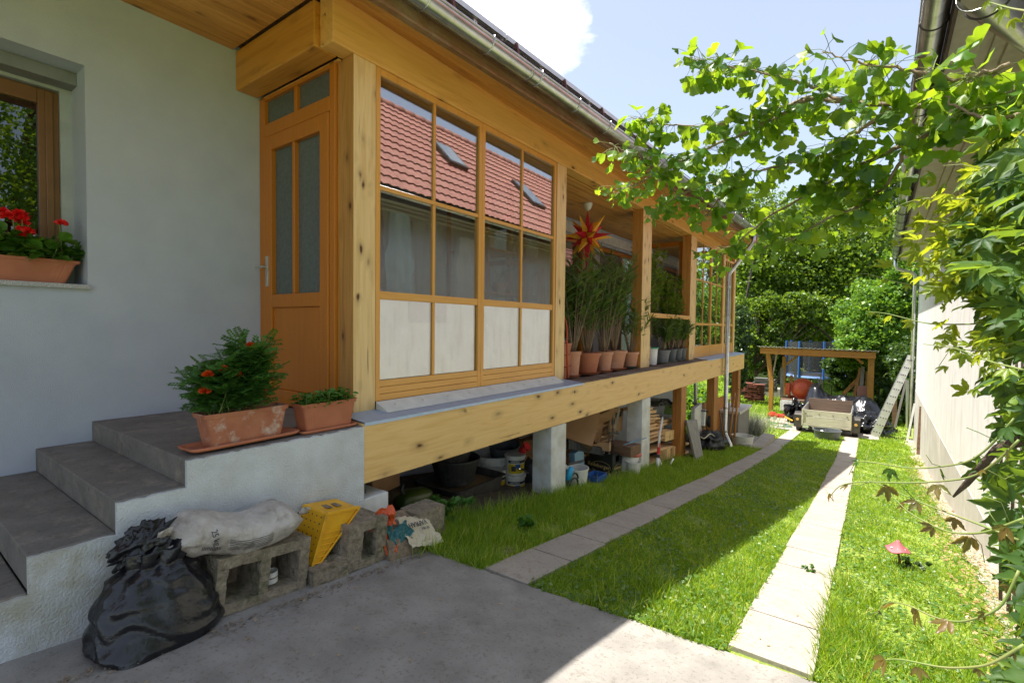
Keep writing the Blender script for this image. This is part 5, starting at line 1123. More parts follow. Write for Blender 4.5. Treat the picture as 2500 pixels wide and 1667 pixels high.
for k, (x_, y_, s_, lab) in enumerate([(-4.3,6.3,(.4,.5,.45),'brown box standing at the back wall behind the first pier'),(-4.25,8.6,(.45,.6,.5),'pale box standing at the back wall behind the second pier'),(-4.3,3.4,(.3,.45,.35),'brown box in the dark back corner left of the mortar tub')]):
    cbox(lab, (x_,y_,G0(y_)+s_[2]/2+.02), s_, rotz(.2*k-.2), M['card2'] if k == 1 else M['card'], False)
for k, y_ in enumerate((5.75, 6.25, 9.0)):
    single('pipe_bundle', MB().tube([(-4.2,y_-.5,-1.55-.06*k),(-4.15,y_+1.3,-1.62-.07*k)], .028, 8).tube([(-4.1,y_-.4,-1.57-.06*k),(-4.2,y_+1.2,-1.60-.07*k)], .022, 8), M['alu'] if k % 2 else M['orange'], ['orange pipes stored under the floor, left ones','grey pipes stored under the floor behind the bottle crate','orange pipes stored under the floor behind the second pier'][k], 'pipes', (-4.2,y_,-1.6))
# ================================================================== GARDEN BEHIND
Z3 = lambda px_, py_, **k: P(1750+px_/3.92, 750+py_/3.92, **k)
# trailer
tr_ = thing('car_trailer', 'small grey box trailer with cream wooden side boards parked at the end of the tracks', 'trailer', (-1.1,19.4,-3.5))
Yt = 19.15; fx0 = Z3(820,1000,y=Yt)[0]; fx1 = Z3(1285,1020,y=Yt)[0]
zt_ = Z3(820,975,y=Yt)[2]; zb_ = Z3(820,1100,y=Yt)[2]; yb_ = 21.2; zb2 = zb_
M['trb'] = wood('cream_trailer_board', (.66,.62,.50), (.48,.44,.33), 'X', .3, .6, weather=(.40,.37,.30))
M['trbi'] = wood('brown_trailer_inside', (.22,.15,.11), (.12,.08,.055), 'X', 0, .7)
zt2 = zt_; hh = zt_-zb_
part('front_board', MB().box(fx0,fx1,Yt,Yt+.03,zb_+hh*.55,zt2).box(fx0,fx1,Yt+.002,Yt+.032,zb_,zb_+hh*.52), M['trb'], tr_, bevel=.004)
part('front_rail', MB().box(fx0-.02,fx0+.03,Yt-.025,Yt,zb_-.05,zt2+.02).box(fx1-.03,fx1+.02,Yt-.025,Yt,zb_-.05,zt2+.02).box(fx0-.02,fx1+.02,Yt-.02,Yt+.0,zb_-.10,zb_-.012), M['trb'], tr_, bevel=.004)
for k in range(4): part('bolt', MB().lathe((fx0+.10+k*(fx1-fx0-.2)/3, Yt-.001, zt2-.12), [(.016,0),(.014,.012)], 10, R=rotx(math.pi/2)), M['ink'], tr_)
part('side_board', MB().box(fx0-.02,fx0+.012,Yt+.035,yb_,zb_,zt2+.01), M['alu'], tr_, bevel=.004); part('side_board', MB().box(fx1-.012,fx1+.02,Yt+.035,yb_,zb_,zt2+.01), M['alu'], tr_, bevel=.004)
part('tailboard', MB().box(fx0,fx1,yb_,yb_+.03,zb_+.05,zt2+.16), M['trbi'], tr_, bevel=.004)
part('bed', MB().box(fx0,fx1,Yt+.03,yb_,zb_-.03,zb_), M['greywood'], tr_)
for s, xw in ((-1, fx0-.12), (1, fx1+.12)):
    zw = float(gz(19.6))+.30
    w_ = part('wheel', MB().lathe((xw,19.55,zw), [(.16,-.075),(.27,-.08),(.30,-.055),(.30,.055),(.27,.08),(.16,.075)], 28, R=roty(math.pi/2)), M['black'], tr_, smooth=False)
    part('rim', MB().lathe((xw,19.55,zw), [(.02,-.04),(.155,-.05),(.165,-.07)], 20, R=roty(math.pi/2)).lathe((xw,19.55,zw), [(.165,.07),(.155,.05),(.02,.04)], 20, R=roty(math.pi/2)), M['alu'], w_)
    f_ = MB(); an = np.linspace(-.1, math.pi+.1, 14); f_.grid(lambda u, v: (xw-.13+.26*v, 19.55-.37*math.cos(u*math.pi*1.06-.1), zw+.02+.36*math.sin(u*math.pi*1.06-.1)), 14, 2)
    part('mudguard', f_, M['steel'], tr_, solid=.01); part('mudguard_front', MB().box(xw-.13,xw+.13,19.15,19.19,zw-.10,zw+.32), M['steel'], tr_, bevel=.01)
    part('reflector', MB().lathe((xw+.02*s,19.148,zw+.16), [(.045,0),(.04,.01)], 16, R=rotx(math.pi/2)), mat('amber_reflector', (.75,.42,.12), .3) if s < 0 else D.materials['amber_reflector'], tr_)
part('drawbar', MB().beam((fx0+.15,Yt+.2,zb_-.10), ((fx0+fx1)/2,18.1,zb_-.14), .05, .06).beam((fx1-.15,Yt+.2,zb_-.10), ((fx0+fx1)/2+.02,18.1,zb_-.14), .05, .06).beam(((fx0+fx1)/2,18.2,zb_-.13), ((fx0+fx1)/2,17.75,zb_-.10), .05, .05), M['chrome'], tr_)
part('coupling', MB().tube([((fx0+fx1)/2,17.95,zb_-.12), ((fx0+fx1)/2-.02,17.8,zb_+.02)], .03, 8).tube([((fx0+fx1)/2-.10,17.95,zb_-.08), ((fx0+fx1)/2+.12,17.9,zb_-.14)], .025, 8).tube([((fx0+fx1)/2+.05,18.1,zb_+.02), ((fx0+fx1)/2+.05,18.1,zb_-.25)], .022, 8), M['chrome'], tr_)
tt = thing('round_tub', 'round dark grey mortar tub under the drawbar of the trailer', 'tub', (-.98,17.95,-3.4)); part('tub_body', bucket(MB(), (-.98,18.0,float(gz(18))), .31, .37, .30, .008, .02), M['greyp'], tt)
# carport
cp = thing('carport', 'open timber carport with a corrugated roof behind the trailer', 'carport', (-1.8,24.5,-3.7))
Yc = 23.6; cl = Z3(418,383,y=Yc); crr = Z3(1524,430,y=Yc); clb = Z3(418,418,y=Yc); crb = Z3(1524,468,y=Yc); dz_ = .27
part('front_beam', MB().beam((cl[0],Yc,cl[2]-dz_/2), (crr[0],Yc,crr[2]-dz_/2), .08, dz_*.95), M['carw'], cp, bevel=.01)
part('back_beam', MB().beam((cl[0]+.4,Yc+3.2,cl[2]-.35), (crr[0],Yc+3.2,crr[2]-.35), .08, .2), M['carw'], cp)
def carroof(u, v): x = cl[0]-.1+(crr[0]-cl[0]+.2)*u; return (x, Yc-.25+3.8*v, cl[2]+(crr[2]-cl[2])*u+.05-.30*v+.028*math.sin(u*2*math.pi*26)*.55)
part('corrugated_roof', MB().grid(carroof, 26*8+1, 3), mat('fibre_cement', (.42,.40,.36), .85), cp, solid=.008, smooth=True)
for k in range(7): xx_ = cl[0]+.2+k*(crr[0]-cl[0]-.4)/6; part('rafter', MB().beam((xx_,Yc+.05,cl[2]-.10), (xx_,Yc+3.4,cl[2]-.42), .06, .12), M['carw'], cp)
a_, b_, c_ = Z3(493,430,y=24.3), Z3(527,700,y=24.3), Z3(520,1005,y=24.3)
part('post', MB().beam((a_[0],24.2,a_[2]), (b_[0],24.2,b_[2]+.02), .17, .17, (0,1,0)).beam((b_[0],24.2,b_[2]+.02), (c_[0],24.2,-3.75), .17, .17, (0,1,0)), M['carz'], cp, bevel=.01)
a_, c_ = Z3(1480,465,y=23.9), Z3(1460,1045,y=23.9); part('post', MB().beam((a_[0],23.9,a_[2]+.1), (c_[0],23.9,-3.72), .21, .21, (0,1,0)), M['carz'], cp, bevel=.01)
for x_ in (645, 1395): a_, c_ = Z3(x_,470,y=26.6), Z3(x_,900,y=26.6); part('post', MB().beam((a_[0],26.7,a_[2]), (a_[0],26.7,-3.8), .15, .15, (0,1,0)), M['carz'], cp, bevel=.01)
part('brace', MB().beam(Z3(665,548,y=26.6), Z3(775,462,y=26.6), .09, .09), M['carz'], cp); part('brace', MB().beam(Z3(1400,540,y=24.0), Z3(1320,475,y=24.0), .09, .09), M['carz'], cp)
for k, (a_, b_, w_, lab) in enumerate([((575,445),(538,640),.22,'pale board hanging beside the left carport post'),]): single('board', MB().beam(Z3(*a_,y=24.6), Z3(*b_,y=24.5), .04, .26, (0,1,.2)), M['trb'], lab, 'board', tuple(Z3(*b_,y=24.5)))
for k, (a_, b_, wd_, lab) in enumerate([((1345,690),(1210,830),.13,'orange plank leaning diagonally under the right side of the carport'),((1375,580),(1310,860),.10,'upright plank leaning in the carport, left of the panel'),((1440,620),(1425,930),.10,'narrow upright plank beside the right carport post'),((1400,570),(1380,790),.12,'grey upright board in the carport'),((750,600),(755,700),.12,'short dark post in front of the cement mixer'),((715,650),(713,740),.10,'short orange stake left of the cement mixer'),((625,580),(622,880),.13,'grey upright beam left of the cement mixer'),((965,680),(985,745),.05,'thin dark stake behind the heap'),((995,650),(1000,740),.05,'thicker dark stake behind the heap')]):
    single('timber', MB().beam(Z3(*a_,y=24.7), Z3(*b_,y=24.4), wd_, .05, (0,1,0)), M['carz'] if k in (0,1,2,5) else M['greywood'], lab, 'timber', tuple(Z3(*b_,y=24.4)))
single('clay_block', MB().obox(Z3(1390,860,y=24.2), (.34,.2,.9)), mat('pink_brick', (.45,.22,.15), .8), 'pinkish upright brick panel inside the carport on the right', 'panel', tuple(Z3(1390,940,y=24.2)), bevel=.01)
# cement mixer
cm = thing('cement_mixer', 'orange cement mixer with a round drum under the carport', 'cement mixer', tuple(Z3(820,900,y=24.0)))
SM = .70; dc = Z3(822,782,y=24.0); Rm = roty(.12)@rotx(1.25)
part('drum', MB().lathe(dc, [(.15,.34),(.25,.28),(.36,.10),(.42,.0),(.42,-.07),(.38,-.18),(.25,-.30),(.07,-.34)], 36, R=Rm), M['orange'], cm, smooth=True)
part('ring', MB().lathe(dc, [(.423,-.03),(.45,-.03),(.45,.035),(.423,.035)], 36, R=Rm), M['orange'], cm)
part('mixer_frame', MB().beam(dc+SM*np.array([-.75,0,.28]), dc+SM*np.array([-.70,.05,-.55]), .10, .12, (0,1,0)).beam(dc+SM*np.array([.72,0,.15]), dc+SM*np.array([.75,.05,-.55]), .08, .10, (0,1,0)).beam(dc+SM*np.array([-.74,-.02,.26]), dc+SM*np.array([.74,-.02,.14]), .05, .07).beam(dc+SM*np.array([-.7,.1,-.5]), dc+SM*np.array([.8,.1,-.5]), .08, .08), M['orange'], cm, bevel=.01)
part('mixer_leg', MB().beam(dc+SM*np.array([-.65,.1,-.5]), dc+SM*np.array([-.8,.3,-1.1]), .06, .06).beam(dc+SM*np.array([.7,.1,-.5]), dc+SM*np.array([.85,.3,-1.1]), .06, .06), M['steel'], cm)
part('motor_box', MB().obox(dc+SM*np.array([-.78,.0,-.05]), (.18,.3,.5)), M['orange'], cm, bevel=.03)
# tarpaulin covered heap
hp = thing('covered_heap', 'heap covered with crumpled black plastic sheet behind the trailer', 'heap', (-.8,22.6,-3.7))
cs_ = [(Z3(980,850,y=22.5), .75), (Z3(1150,900,y=22.5), 1.0), (Z3(1330,1000,y=22.3), .85)]
def heap(u, v):
    x = -2.7+4.2*u; y = 21.2+3.4*v
    z = -3.72; 
    for cx_, cy_, sx_, sy_, h_ in ((-1.75,23.0,.38,.7,1.25),(-.9,22.8,.8,.9,1.15),(.1,22.2,.6,.8,.95),(-.2,21.8,.6,.5,.3)): z += h_*math.exp(-((x-cx_)/sx_)**2-((y-cy_)/sy_)**2)
    return (x, y, min(z,-2.25)+.12*nz3((x*1.7,y*1.7,0))+.10*abs(nz3((x*5,y*2.5,4)))+.03*nz3((x*9,y*9,4)))
part('plastic_sheet', MB().grid(heap, 110, 80), M['blackf'], hp, smooth=True)
h2 = thing('plastic_sheet', 'crumpled black plastic sheet lying left of the trailer', 'sheet', tuple(Z3(720,1020,y=21.3)))
mb = MB(); lump(mb, Z3(752,1000,y=21.6), (.36,.5,.36), .8, 2.6, 50, 30, seed=14); part('sheet', mb, M['blackf'], h2, smooth=False)
h3 = thing('plastic_sheet', 'black plastic sheet spilling onto the paving right of the trailer', 'sheet', tuple(Z3(1430,1130,y=20.8)))
mb = MB(); lump(mb, Z3(1430,1130,y=21.0), (.62,.6,.42), .6, 2.2, 50, 30, seed=17); part('sheet', mb, M['blackf'], h3, smooth=True)
wc_ = thing('plastic_crate', 'white latticed plastic crate left of the trailer', 'crate', tuple(Z3(695,970,y=21.9)))
c = Z3(695,945,y=22.0); mb = MB()
for z_ in (-.17,-.05,.07,.17): mb.box(c[0]-.32,c[0]+.30,c[1]-.02,c[1],c[2]+z_-.025,c[2]+z_+.025)
for x_ in np.linspace(-.30,.28,6): mb.box(c[0]+x_-.02,c[0]+x_+.02,c[1]-.03,c[1]-.02,c[2]-.19,c[2]+.19)
mb.box(c[0]-.32,c[0]+.3,c[1]+.3,c[1]+.33,c[2]-.19,c[2]+.19); part('crate_body', mb, M['white'], wc_)
single('pallet', MB().box(*(Z3(640,0,y=23.6)[0], Z3(900,0,y=23.6)[0]), 23.4, 24.4, Z3(700,885,y=23.5)[2]-.06, Z3(700,885,y=23.5)[2]+.03), M['oldwood'], 'brown wooden platform under the cement mixer', 'platform', (-2.5,23.9,-3.4))
# red trolley jack with yellow handle
jk = thing('trolley_jack', 'red trolley jack with a yellow handle on the paving left of the trailer', 'jack', tuple(Z3(570,1065,y=20.9)))
c = Z3(568,1040,y=20.6)+np.array([0,0,.02]); part('jack_body', MB().obox(c, (.55,.26,.12)).obox(c+[-.12,0,.08], (.2,.18,.08)), M['red'], jk, bevel=.02)
part('wheel', MB().lathe(c+[-.22,-.16,-.08], [(.02,-.03),(.06,-.03),(.06,.03),(.02,.03)], 14, R=rotx(math.pi/2)), M['steel'], jk); part('wheel', MB().lathe(c+[-.02,-.16,-.08], [(.02,-.03),(.07,-.03),(.07,.03),(.02,.03)], 14, R=rotx(math.pi/2)), M['alu'], jk)
part('handle', MB().tube([c+[.2,0,.02], Z3(725,1085,y=20.4)], .03, 8), M['yellow'], jk)
# hose on the paving
ts = np.linspace(0, 1, 90); hpz = lambda x, y: (x, y, float(gz(y))+.06)
single('garden_hose', MB().tube([hpz(-3.0+1.6*t_+.25*math.sin(t_*21), 20.1+.35*math.sin(t_*13)+.2*math.cos(t_*31)) for t_ in ts], .016, 6), mat('green_hose', (.05,.22,.12), .5), 'tangled green garden hose on the side path', 'hose', (-2.2,20.1,-3.5), smooth=True)
single('yellow_hose', MB().tube([hpz(-1.3-.5*t_+.2*math.sin(t_*15), 19.9+.4*t_) for t_ in ts[:50]]+[Z3(680,1120,y=20.2), Z3(700,1090,y=20.2)], .016, 6), mat('yellow_green_hose', (.35,.40,.08), .5), 'pale yellow hose looping beside the trailer wheel', 'hose', (-1.5,20.1,-3.5), smooth=True)
# ladder
ld = thing('aluminium_ladder', 'three part aluminium ladder leaning towards the neighbour wall', 'ladder', (.1,20.3,-3.55))
bl_, brr = Z3(1485,1225,y=20.0), Z3(1540,1240,y=20.0); tl_, trr = Z3(1850,462,y=20.3), Z3(1885,470,y=20.3)
for k in range(3):
    off = np.array([0, .0, 0]); a = bl_+(brr-bl_)*(k/2)+off; b_ = tl_+(trr-tl_)*(k/2)+np.array([0,0,0])
    for dy in (0, .38): part('stile', MB().beam(a+[0,dy,0], b_+[0,dy,0], .085, .022, (0,1,0)), M['alu'], ld)
L_ = np.linalg.norm(tl_-bl_)
for k in range(11):
    t_ = (k+.6)/11.2
    for j in range(3): a = bl_+(brr-bl_)*(j/2); b_ = tl_+(trr-tl_)*(j/2); p = a*(1-t_)+b_*t_; part('rung', MB().tube([p+[0,-.055,0], p+[0,.42,0]], .018, 6), M['ink'], ld)
for k, (a_, b_, w_, lab, m_) in enumerate([((1815,690),(1705,1150),.06,'long wooden pole leaning behind the ladder','greywood'),((1895,920),(1820,1280),.05,'curved white plastic strip leaning on the end of the neighbour wall','whitep'),((1955,950),(1925,1410),.07,'thin dark rusty bar standing against the neighbour wall','oldwood')]):
    yy_ = (21.0, 18.6, 17.0)[k]; single('leaning_pole', MB().beam(Z3(*a_,y=yy_), Z3(*b_,y=yy_-.1), w_, .03, (0,1,0)), M[m_], lab, 'pole', tuple(Z3(*b_,y=yy_)))
for k, x_ in enumerate((1700, 1815, 1830)): single('fence_post', MB().beam(Z3(x_,860 if k == 0 else 700,y=22.5), Z3(x_,1150,y=22.5), .14 if k == 0 else .04, .1 if k == 0 else .04, (0,1,0)), M['oldwood'] if k == 0 else M['alu'], ['thick brown wooden post in the shade right of the carport','thin pale stake behind the ladder, left one','thin pale stake behind the ladder, right one'][k], 'post', tuple(Z3(x_,1150,y=22.5)))
# trampoline
tm = thing('trampoline', 'blue trampoline with a dark safety net behind the carport', 'trampoline', (-2.0,31,-3.8))
Yp = 30.5; pl_, pr_ = Z3(665,640,y=Yp), Z3(1250,660,y=Yp); cx_ = (pl_[0]+pr_[0])/2; rr_ = (pr_[0]-pl_[0])/2; zc_ = (pl_[2]+pr_[2])/2; zt3 = Z3(660,325,y=Yp)[2]
part('mat', MB().lathe((cx_,Yp,zc_), [(.01,0),(rr_*.9,0)], 40, cap=False), M['ink'], tm)
part('blue_pad', MB().lathe((cx_,Yp,zc_), [(rr_*.86,.03),(rr_,.03),(rr_*1.02,-.06)], 40, cap=False), mat('blue_pad_foil', (.22,.36,.72), .4), tm)
m, t_n, b = nmat('safety_net'); b.inputs['Base Color'].default_value = (.05,.05,.055,1); b.inputs['Alpha'].default_value = .62; M['net'] = m
part('net', MB().lathe((cx_,Yp,zc_), [(rr_*.97,.02),(rr_*.99,zt3-zc_)], 40, cap=False), M['net'], tm)
for k in range(8):
    a = k*math.pi/4+.3; x_, y_ = cx_+rr_*1.03*math.cos(a), Yp+rr_*1.03*math.sin(a); part('net_pole', MB().tube([(x_,y_,zc_-.1),(x_,y_,zt3+.05)], .055, 8), M['blue'], tm); part('leg', MB().tube([(x_,y_,zc_-.1),(x_,y_,-3.85)], .03, 8), M['steel'], tm)
# stacks of roof tiles and paving stones
for k, (x_, y_, n_, w_, lab) in enumerate([(300,790,9,.36,'stack of red roof tiles, left of the three under the tree'),(345,805,9,.40,'stack of red roof tiles, middle of the three'),(410,805,9,.44,'stack of red roof tiles, right of the three'),(265,760,7,.5,'lower stack of red roof tiles half hidden by the veranda leg')]):
    c = Z3(x_,y_,y=27.5+ (k == 3)); mb = MB()
    for j in range(n_): mb.obox(c+[rng.normal(0,.012), rng.normal(0,.02), -.42+.095*j], (w_+.02,.42,.05), rotz(rng.normal(0,.03)))
    o = single('tile_stack', mb, mat('old_red_tile', (.24,.075,.045), .8, c2=(.15,.05,.035)) if 'old_red_tile' not in D.materials else D.materials['old_red_tile'], lab, 'tile stack', tuple(c)); o['group'] = 'stacked roof tiles in the garden'
for k, (x_, y_, w_, lab) in enumerate([(430,720,.8,'stack of grey paving stones behind the red roof tiles'),(520,735,.6,'shorter stack of grey stones left of the carport post')]):
    c = Z3(x_,y_,y=28.6); mb = MB()
    for j in range(6): mb.obox(c+[rng.normal(0,.03), 0, -.35+.11*j], (w_*(1-.05*j),.5,.09), rotz(rng.normal(0,.05)))
    single('stone_stack', mb, mat('grey_paver', (.13,.13,.12), .9) if k == 0 else D.materials['grey_paver'], lab, 'stone stack', tuple(c))
single('raised_bed', MB().box(Z3(465,0,y=30)[0], Z3(760,0,y=30)[0], 29.8, 30.8, -3.8, -3.8+.55), M['greywood'], 'grey board raised bed on the lawn behind the carport', 'raised bed', (-4,30,-3.8))
# mushroom ornament
mp_ = np.array([.27,5.52,float(gz(5.52))]); mu = thing('mushroom_ornament', 'pink mushroom garden ornament with white spots on a stick in the right lawn', 'ornament', tuple(mp_))
hC = V(2062,1262,y=5.5)
part('stick', MB().tube([mp_-[0,0,.05], (mp_+hC)/2+[.01,0,0], hC-[0,0,.02]], [.012,.011,.009], 8), M['oldwood'], mu)
mb = MB(); mb.grid(lambda u, v: (hC[0]+(.005+.085*v)*math.cos(u*6.283), hC[1]+(.005+.085*v)*math.sin(u*6.283), hC[2]+.085*(1-v)**1.4-.012*v*math.cos(u*6.283*3)+.0), 30, 10, cu=True)
part('cap', mb, mat('pink_ceramic', (.42,.10,.12), .6, c2=(.36,.085,.10)), mu, smooth=True, solid=.006)
for a, r in ((-1.6,.05),(-.6,.055),(-2.4,.06),(.5,.05)): part('spot', MB().lathe((hC[0]+r*math.cos(a), hC[1]+r*math.sin(a), hC[2]+.022), [(.001,.008),(.007,.005),(.009,0)], 10), M['whitep'], mu)

# ================================================================== TREES
M['tl1'] = leafm('walnut_leaf', (.04,.09,.014), (.12,.21,.024), tf=.42, c3=(.27,.35,.05))
M['tl2'] = leafm('dark_tree_leaf', (.025,.06,.015), (.06,.12,.024), tf=.35)
M['tl3'] = leafm('bright_bush_leaf', (.06,.15,.018), (.13,.26,.035), tf=.4, c3=(.28,.40,.06))
M['tl4'] = leafm('hedge_leaf', (.020,.050,.012), (.045,.09,.02), tf=.25)
M['ivy'] = leafm('ivy_leaf', (.028,.065,.020), (.06,.11,.035), tf=.2, c3=(.10,.16,.05), rough=.3)
QB = np.array([(0,-.5,0),(.36,0,.10),(0,.5,-.05),(-.36,0,.10)]); QF = np.array([(0,1,2,3)])
def tree(name, label, base, crowns, n_leaf, ls, lm, cat_='tree', trunk_r=.2, group=None, limbs=7, shell=.55, cl=.22):
    base = np.array(base, float); t = thing(name, label, cat_, tuple(base), group)
    cs = [(np.array(c, float), np.array(r, float)) for c, r in crowns]; vol = np.array([np.prod(r)**.8 for _, r in cs]); vol /= vol.sum()
    tb_ = MB(); top = cs[0][0]
    if trunk_r:
        mid = base*.55+top*.45+np.array([rng.normal(0,.2), rng.normal(0,.2), 0]); tb_.tube([base, base*.75+mid*.25, mid, top], [trunk_r, trunk_r*.85, trunk_r*.6, trunk_r*.15], 10)
        for c, r in cs:
            for k in range(limbs):
                e = c+unit(rng.normal(size=3)+[0,0,.2])*r*.9; s = base+(mid-base)*(.55+.45*rng.random()); m2 = (s+e)/2+rng.normal(0, .12, 3)*r; tb_.tube([s, m2, e], [trunk_r*.35, trunk_r*.2, trunk_r*.05], 6)
        part('trunk', tb_, M['bark'], t, smooth=True)
    Pp = []
    for (c, r), w_ in zip(cs, vol):
        nl = int(n_leaf*w_); ncl = max(8, nl//36); d = rdir(ncl); rad = (shell+(1-shell)*rng.random(ncl)**.7)[:, None]
        cc = c+d*r*rad*(1+.16*np.sin(d[:, :1]*7+d[:, 1:2]*5+c[0])); k = rng.integers(0, ncl, nl); Pp.append(cc[k]+rng.normal(0, 1, (nl, 3))*cl*np.array([1,1,.65])*min(r)*.55)
    Pp = np.concatenate(Pp); n = len(Pp); axs = rdir(n); nr = unit(rdir(n)*.9+np.array([0,0,.9])); v, f = leafset(QB, QF, Pp, axs, nr, ls*(.6+.8*rng.random(n)))
    part('crown', (v, f), M[lm], t); return t
def c_(u, v, y): return V(u, v, y=y)
tg = 'trees at the end of the garden'
tree('walnut_tree', 'wide yellow green tree above the carport', (-4.80,37.20,-3.85), [((-3.36,37.20,4.32),(4.68,3.84,4.08)),((-5.88,36.60,3.60),(3.00,3.00,3.84)),((-0.72,38.40,3.84),(3.36,3.36,3.60)),((-3.60,34.80,0.72),(3.84,1.92,1.68)),((-2.16,39.60,7.56),(2.64,2.40,1.92))], 60000, .20, 'tl1', group=tg, trunk_r=.32)
tree('hazel_bush', 'leafy bush with drooping boughs left of the trampoline', (-5.2,31.5,-3.85), [((-5.3,32.2,.5),(1.7,1.1,1.7)),((-3.6,32.6,1.2),(1.3,1.0,1.0)),((-6.2,31.5,-1.4),(1.2,1.0,1.4)),((-4.6,32,-.9),(.9,.8,.7)),((-2.2,33,1.0),(1.2,.9,.8))], 16000, .16, 'tl1', 'shrub', trunk_r=.1)
tree('chestnut_tree', 'dark dense tree right of the wide tree, beside the neighbour gutter', (2.07,43.70,-3.85), [((2.18,43.70,5.75),(2.76,2.76,5.98)),((1.72,42.55,9.43),(1.49,1.49,1.84)),((2.76,43.12,0.00),(2.99,2.30,3.45))], 22000, .22, 'tl2', group=tg, trunk_r=.25)
tree('tall_tree', 'tall loose tree showing above the veranda roof', (-10.92,43.70,-3.85), [((-10.81,43.70,8.05),(3.68,3.45,4.60)),((-7.59,43.70,8.51),(2.53,2.76,2.99)),((-13.80,44.85,6.90),(3.45,3.45,4.60))], 26000, .22, 'tl1', group=tg, trunk_r=.3)
tree('bright_shrub', 'bright green shrub between carport and neighbour wall', (.4,27,-3.7), [((.35,26.8,.3),(1.55,1.3,1.9)),((-.2,26.5,-.6),(1.2,1.0,1.2)),((1.3,26.6,1.9),(1.0,1.0,1.8))], 26000, .14, 'tl3', 'shrub', trunk_r=.08)
tree('dark_shrub', 'shaded shrub under the bright one beside the ladder', (1.2,24.5,-3.7), [((1.35,24.4,-2.0),(.8,1.2,1.8)),((.7,25.3,-2.2),(.7,.9,1.3))], 12000, .11, 'tl2', 'shrub', trunk_r=.06)
tree('overhanging_bush', 'dark foliage hanging into the right part of the carport', (-.2,27.8,-3.7), [((-.5,27.9,-1.6),(1.2,.8,.9)),((-.9,28.4,-2.2),(.7,.5,.8))], 9000, .13, 'tl2', 'shrub', trunk_r=.05)
tree('ivy_tree', 'tree trunk thickly wrapped in ivy beside the last veranda leg', (-5.4,26.5,-3.7), [((-5.3,26.5,-2.3),(.42,.42,1.5)),((-5.2,26.4,-.2),(.5,.5,1.6))], 9000, .11, 'ivy', trunk_r=.30, limbs=2)
tree('dark_tree', 'dark tree behind the last veranda window', (-7.47,37.95,-3.85), [((-7.36,37.95,0.69),(2.64,2.30,4.14)),((-5.29,39.10,-0.69),(2.30,1.72,2.76))], 20000, .20, 'tl2', group=tg, trunk_r=.3, limbs=9)
tree('rear_tree', 'tall dark tree in the shade behind the trampoline', (-1.5,43,-3.85), [((-2.4,43,1.2),(4.6,2.0,4.6)),((-.2,43.5,4.4),(2.6,2,2.8)),((-5.0,43,5.2),(2.4,2,2.8)),((2.0,43,1.5),(2.6,2,3.6))], 34000, .25, 'tl2', group=tg, trunk_r=.28)
hv = []
n = 60000; px_ = rng.uniform(-36, 18, n); pz_ = rng.uniform(-3.9, 2.0, n)+.7*np.sin(px_*.9)+.5*np.sin(px_*2.3); py_ = 50+rng.normal(0, .5, n)+.6*np.sin(px_*1.7+pz_)
v, f = leafset(QB, QF, np.stack([px_,py_,pz_],1), rdir(n), unit(rdir(n)+[0,-.4,.6]), .30*(.6+.8*rng.random(n)))
single('hedge', (v, f), M['tl4'], 'long dark hedge closing the far end of the garden', 'hedge', (-8,42,-3.9), kind='stuff')
# crooked dark boughs sweeping under the walnut crown
bg_ = thing('old_fruit_tree', 'old crooked fruit tree with dark bare boughs behind the downpipe', 'tree', (-5.0,33.0,-3.8)); mb = MB()
for pl in ([(1722,850),(1728,760),(1745,735),(1800,728),(1850,735),(1900,732),(1960,745)],[(1728,770),(1760,700),(1800,690)],[(1850,735),(1890,760),(1930,800)],[(1722,760),(1715,680),(1730,600)]):
    pp = [V(u, v, y=33+.2*i) for i, (u, v) in enumerate(pl)]; 
    if len(pl) == 7: pp[0][2] = -3.8
    mb.tube(pp, np.linspace(.22 if len(pl) == 7 else .11, .04, len(pp)), 8)
part('boughs', mb, mat('dark_bark', (.035,.026,.02), .9), bg_, smooth=True)
# lavender and grasses beside the plinth, vegetables left of it
def tuft(name, label, c, n, h, sp, m_, cat_='plant', w_=.012, lean=.5, kind=None):
    b0 = np.array(c)+np.stack([rng.normal(0, sp[0], n), rng.normal(0, sp[1], n), np.zeros(n)], 1); b0[:, 2] = gz(b0[:, 1]); d = unit(np.stack([rng.normal(0, lean, n), rng.normal(0, lean, n), np.ones(n)], 1))
    bs_ = np.array([(-.5,0,0),(.5,0,0),(-.35,.5,0),(.35,.5,0),(0,1,.06)]); bs_[:, 0] *= w_/h; bf_ = np.array([(0,1,3),(0,3,2),(2,3,4)])
    v, f = leafset(bs_, bf_, b0, d, rdir(n), h*(.5+.6*rng.random(n))); return single(name, (v, f), M[m_], label, cat_, tuple(c), kind=kind)
M['grassm'] = leafm('grass_blade', (.05,.15,.012), (.24,.38,.030), tf=.45, c3=(.58,.56,.16), rough=.5)
M['lav'] = leafm('lavender_stalk', (.16,.24,.12), (.26,.36,.16), tf=.4)
M['lavd'] = leafm('grey_twig', (.16,.16,.13), (.25,.25,.2), tf=0)
tuft('lavender', 'tall pale green lavender clump right of the plinth', (-3.3,18.4,0), 900, .85, (.45,.5), 'lav', lean=.35)
tuft('dry_bush', 'greyish dry twiggy bush against the plinth', (-2.85,16.6,0), 900, .75, (.16,.28), 'lavd', lean=.35)
tree('lettuce_bed', 'sunlit bright vegetable leaves seen between the rear legs', (-6.8,22,-3.6), [((-6.8,22,-3.0),(1.6,1.2,.7)),((-5.4,19,-3.0),(.8,1.2,.6))], 5000, .16, 'tl3', 'plant', trunk_r=0)
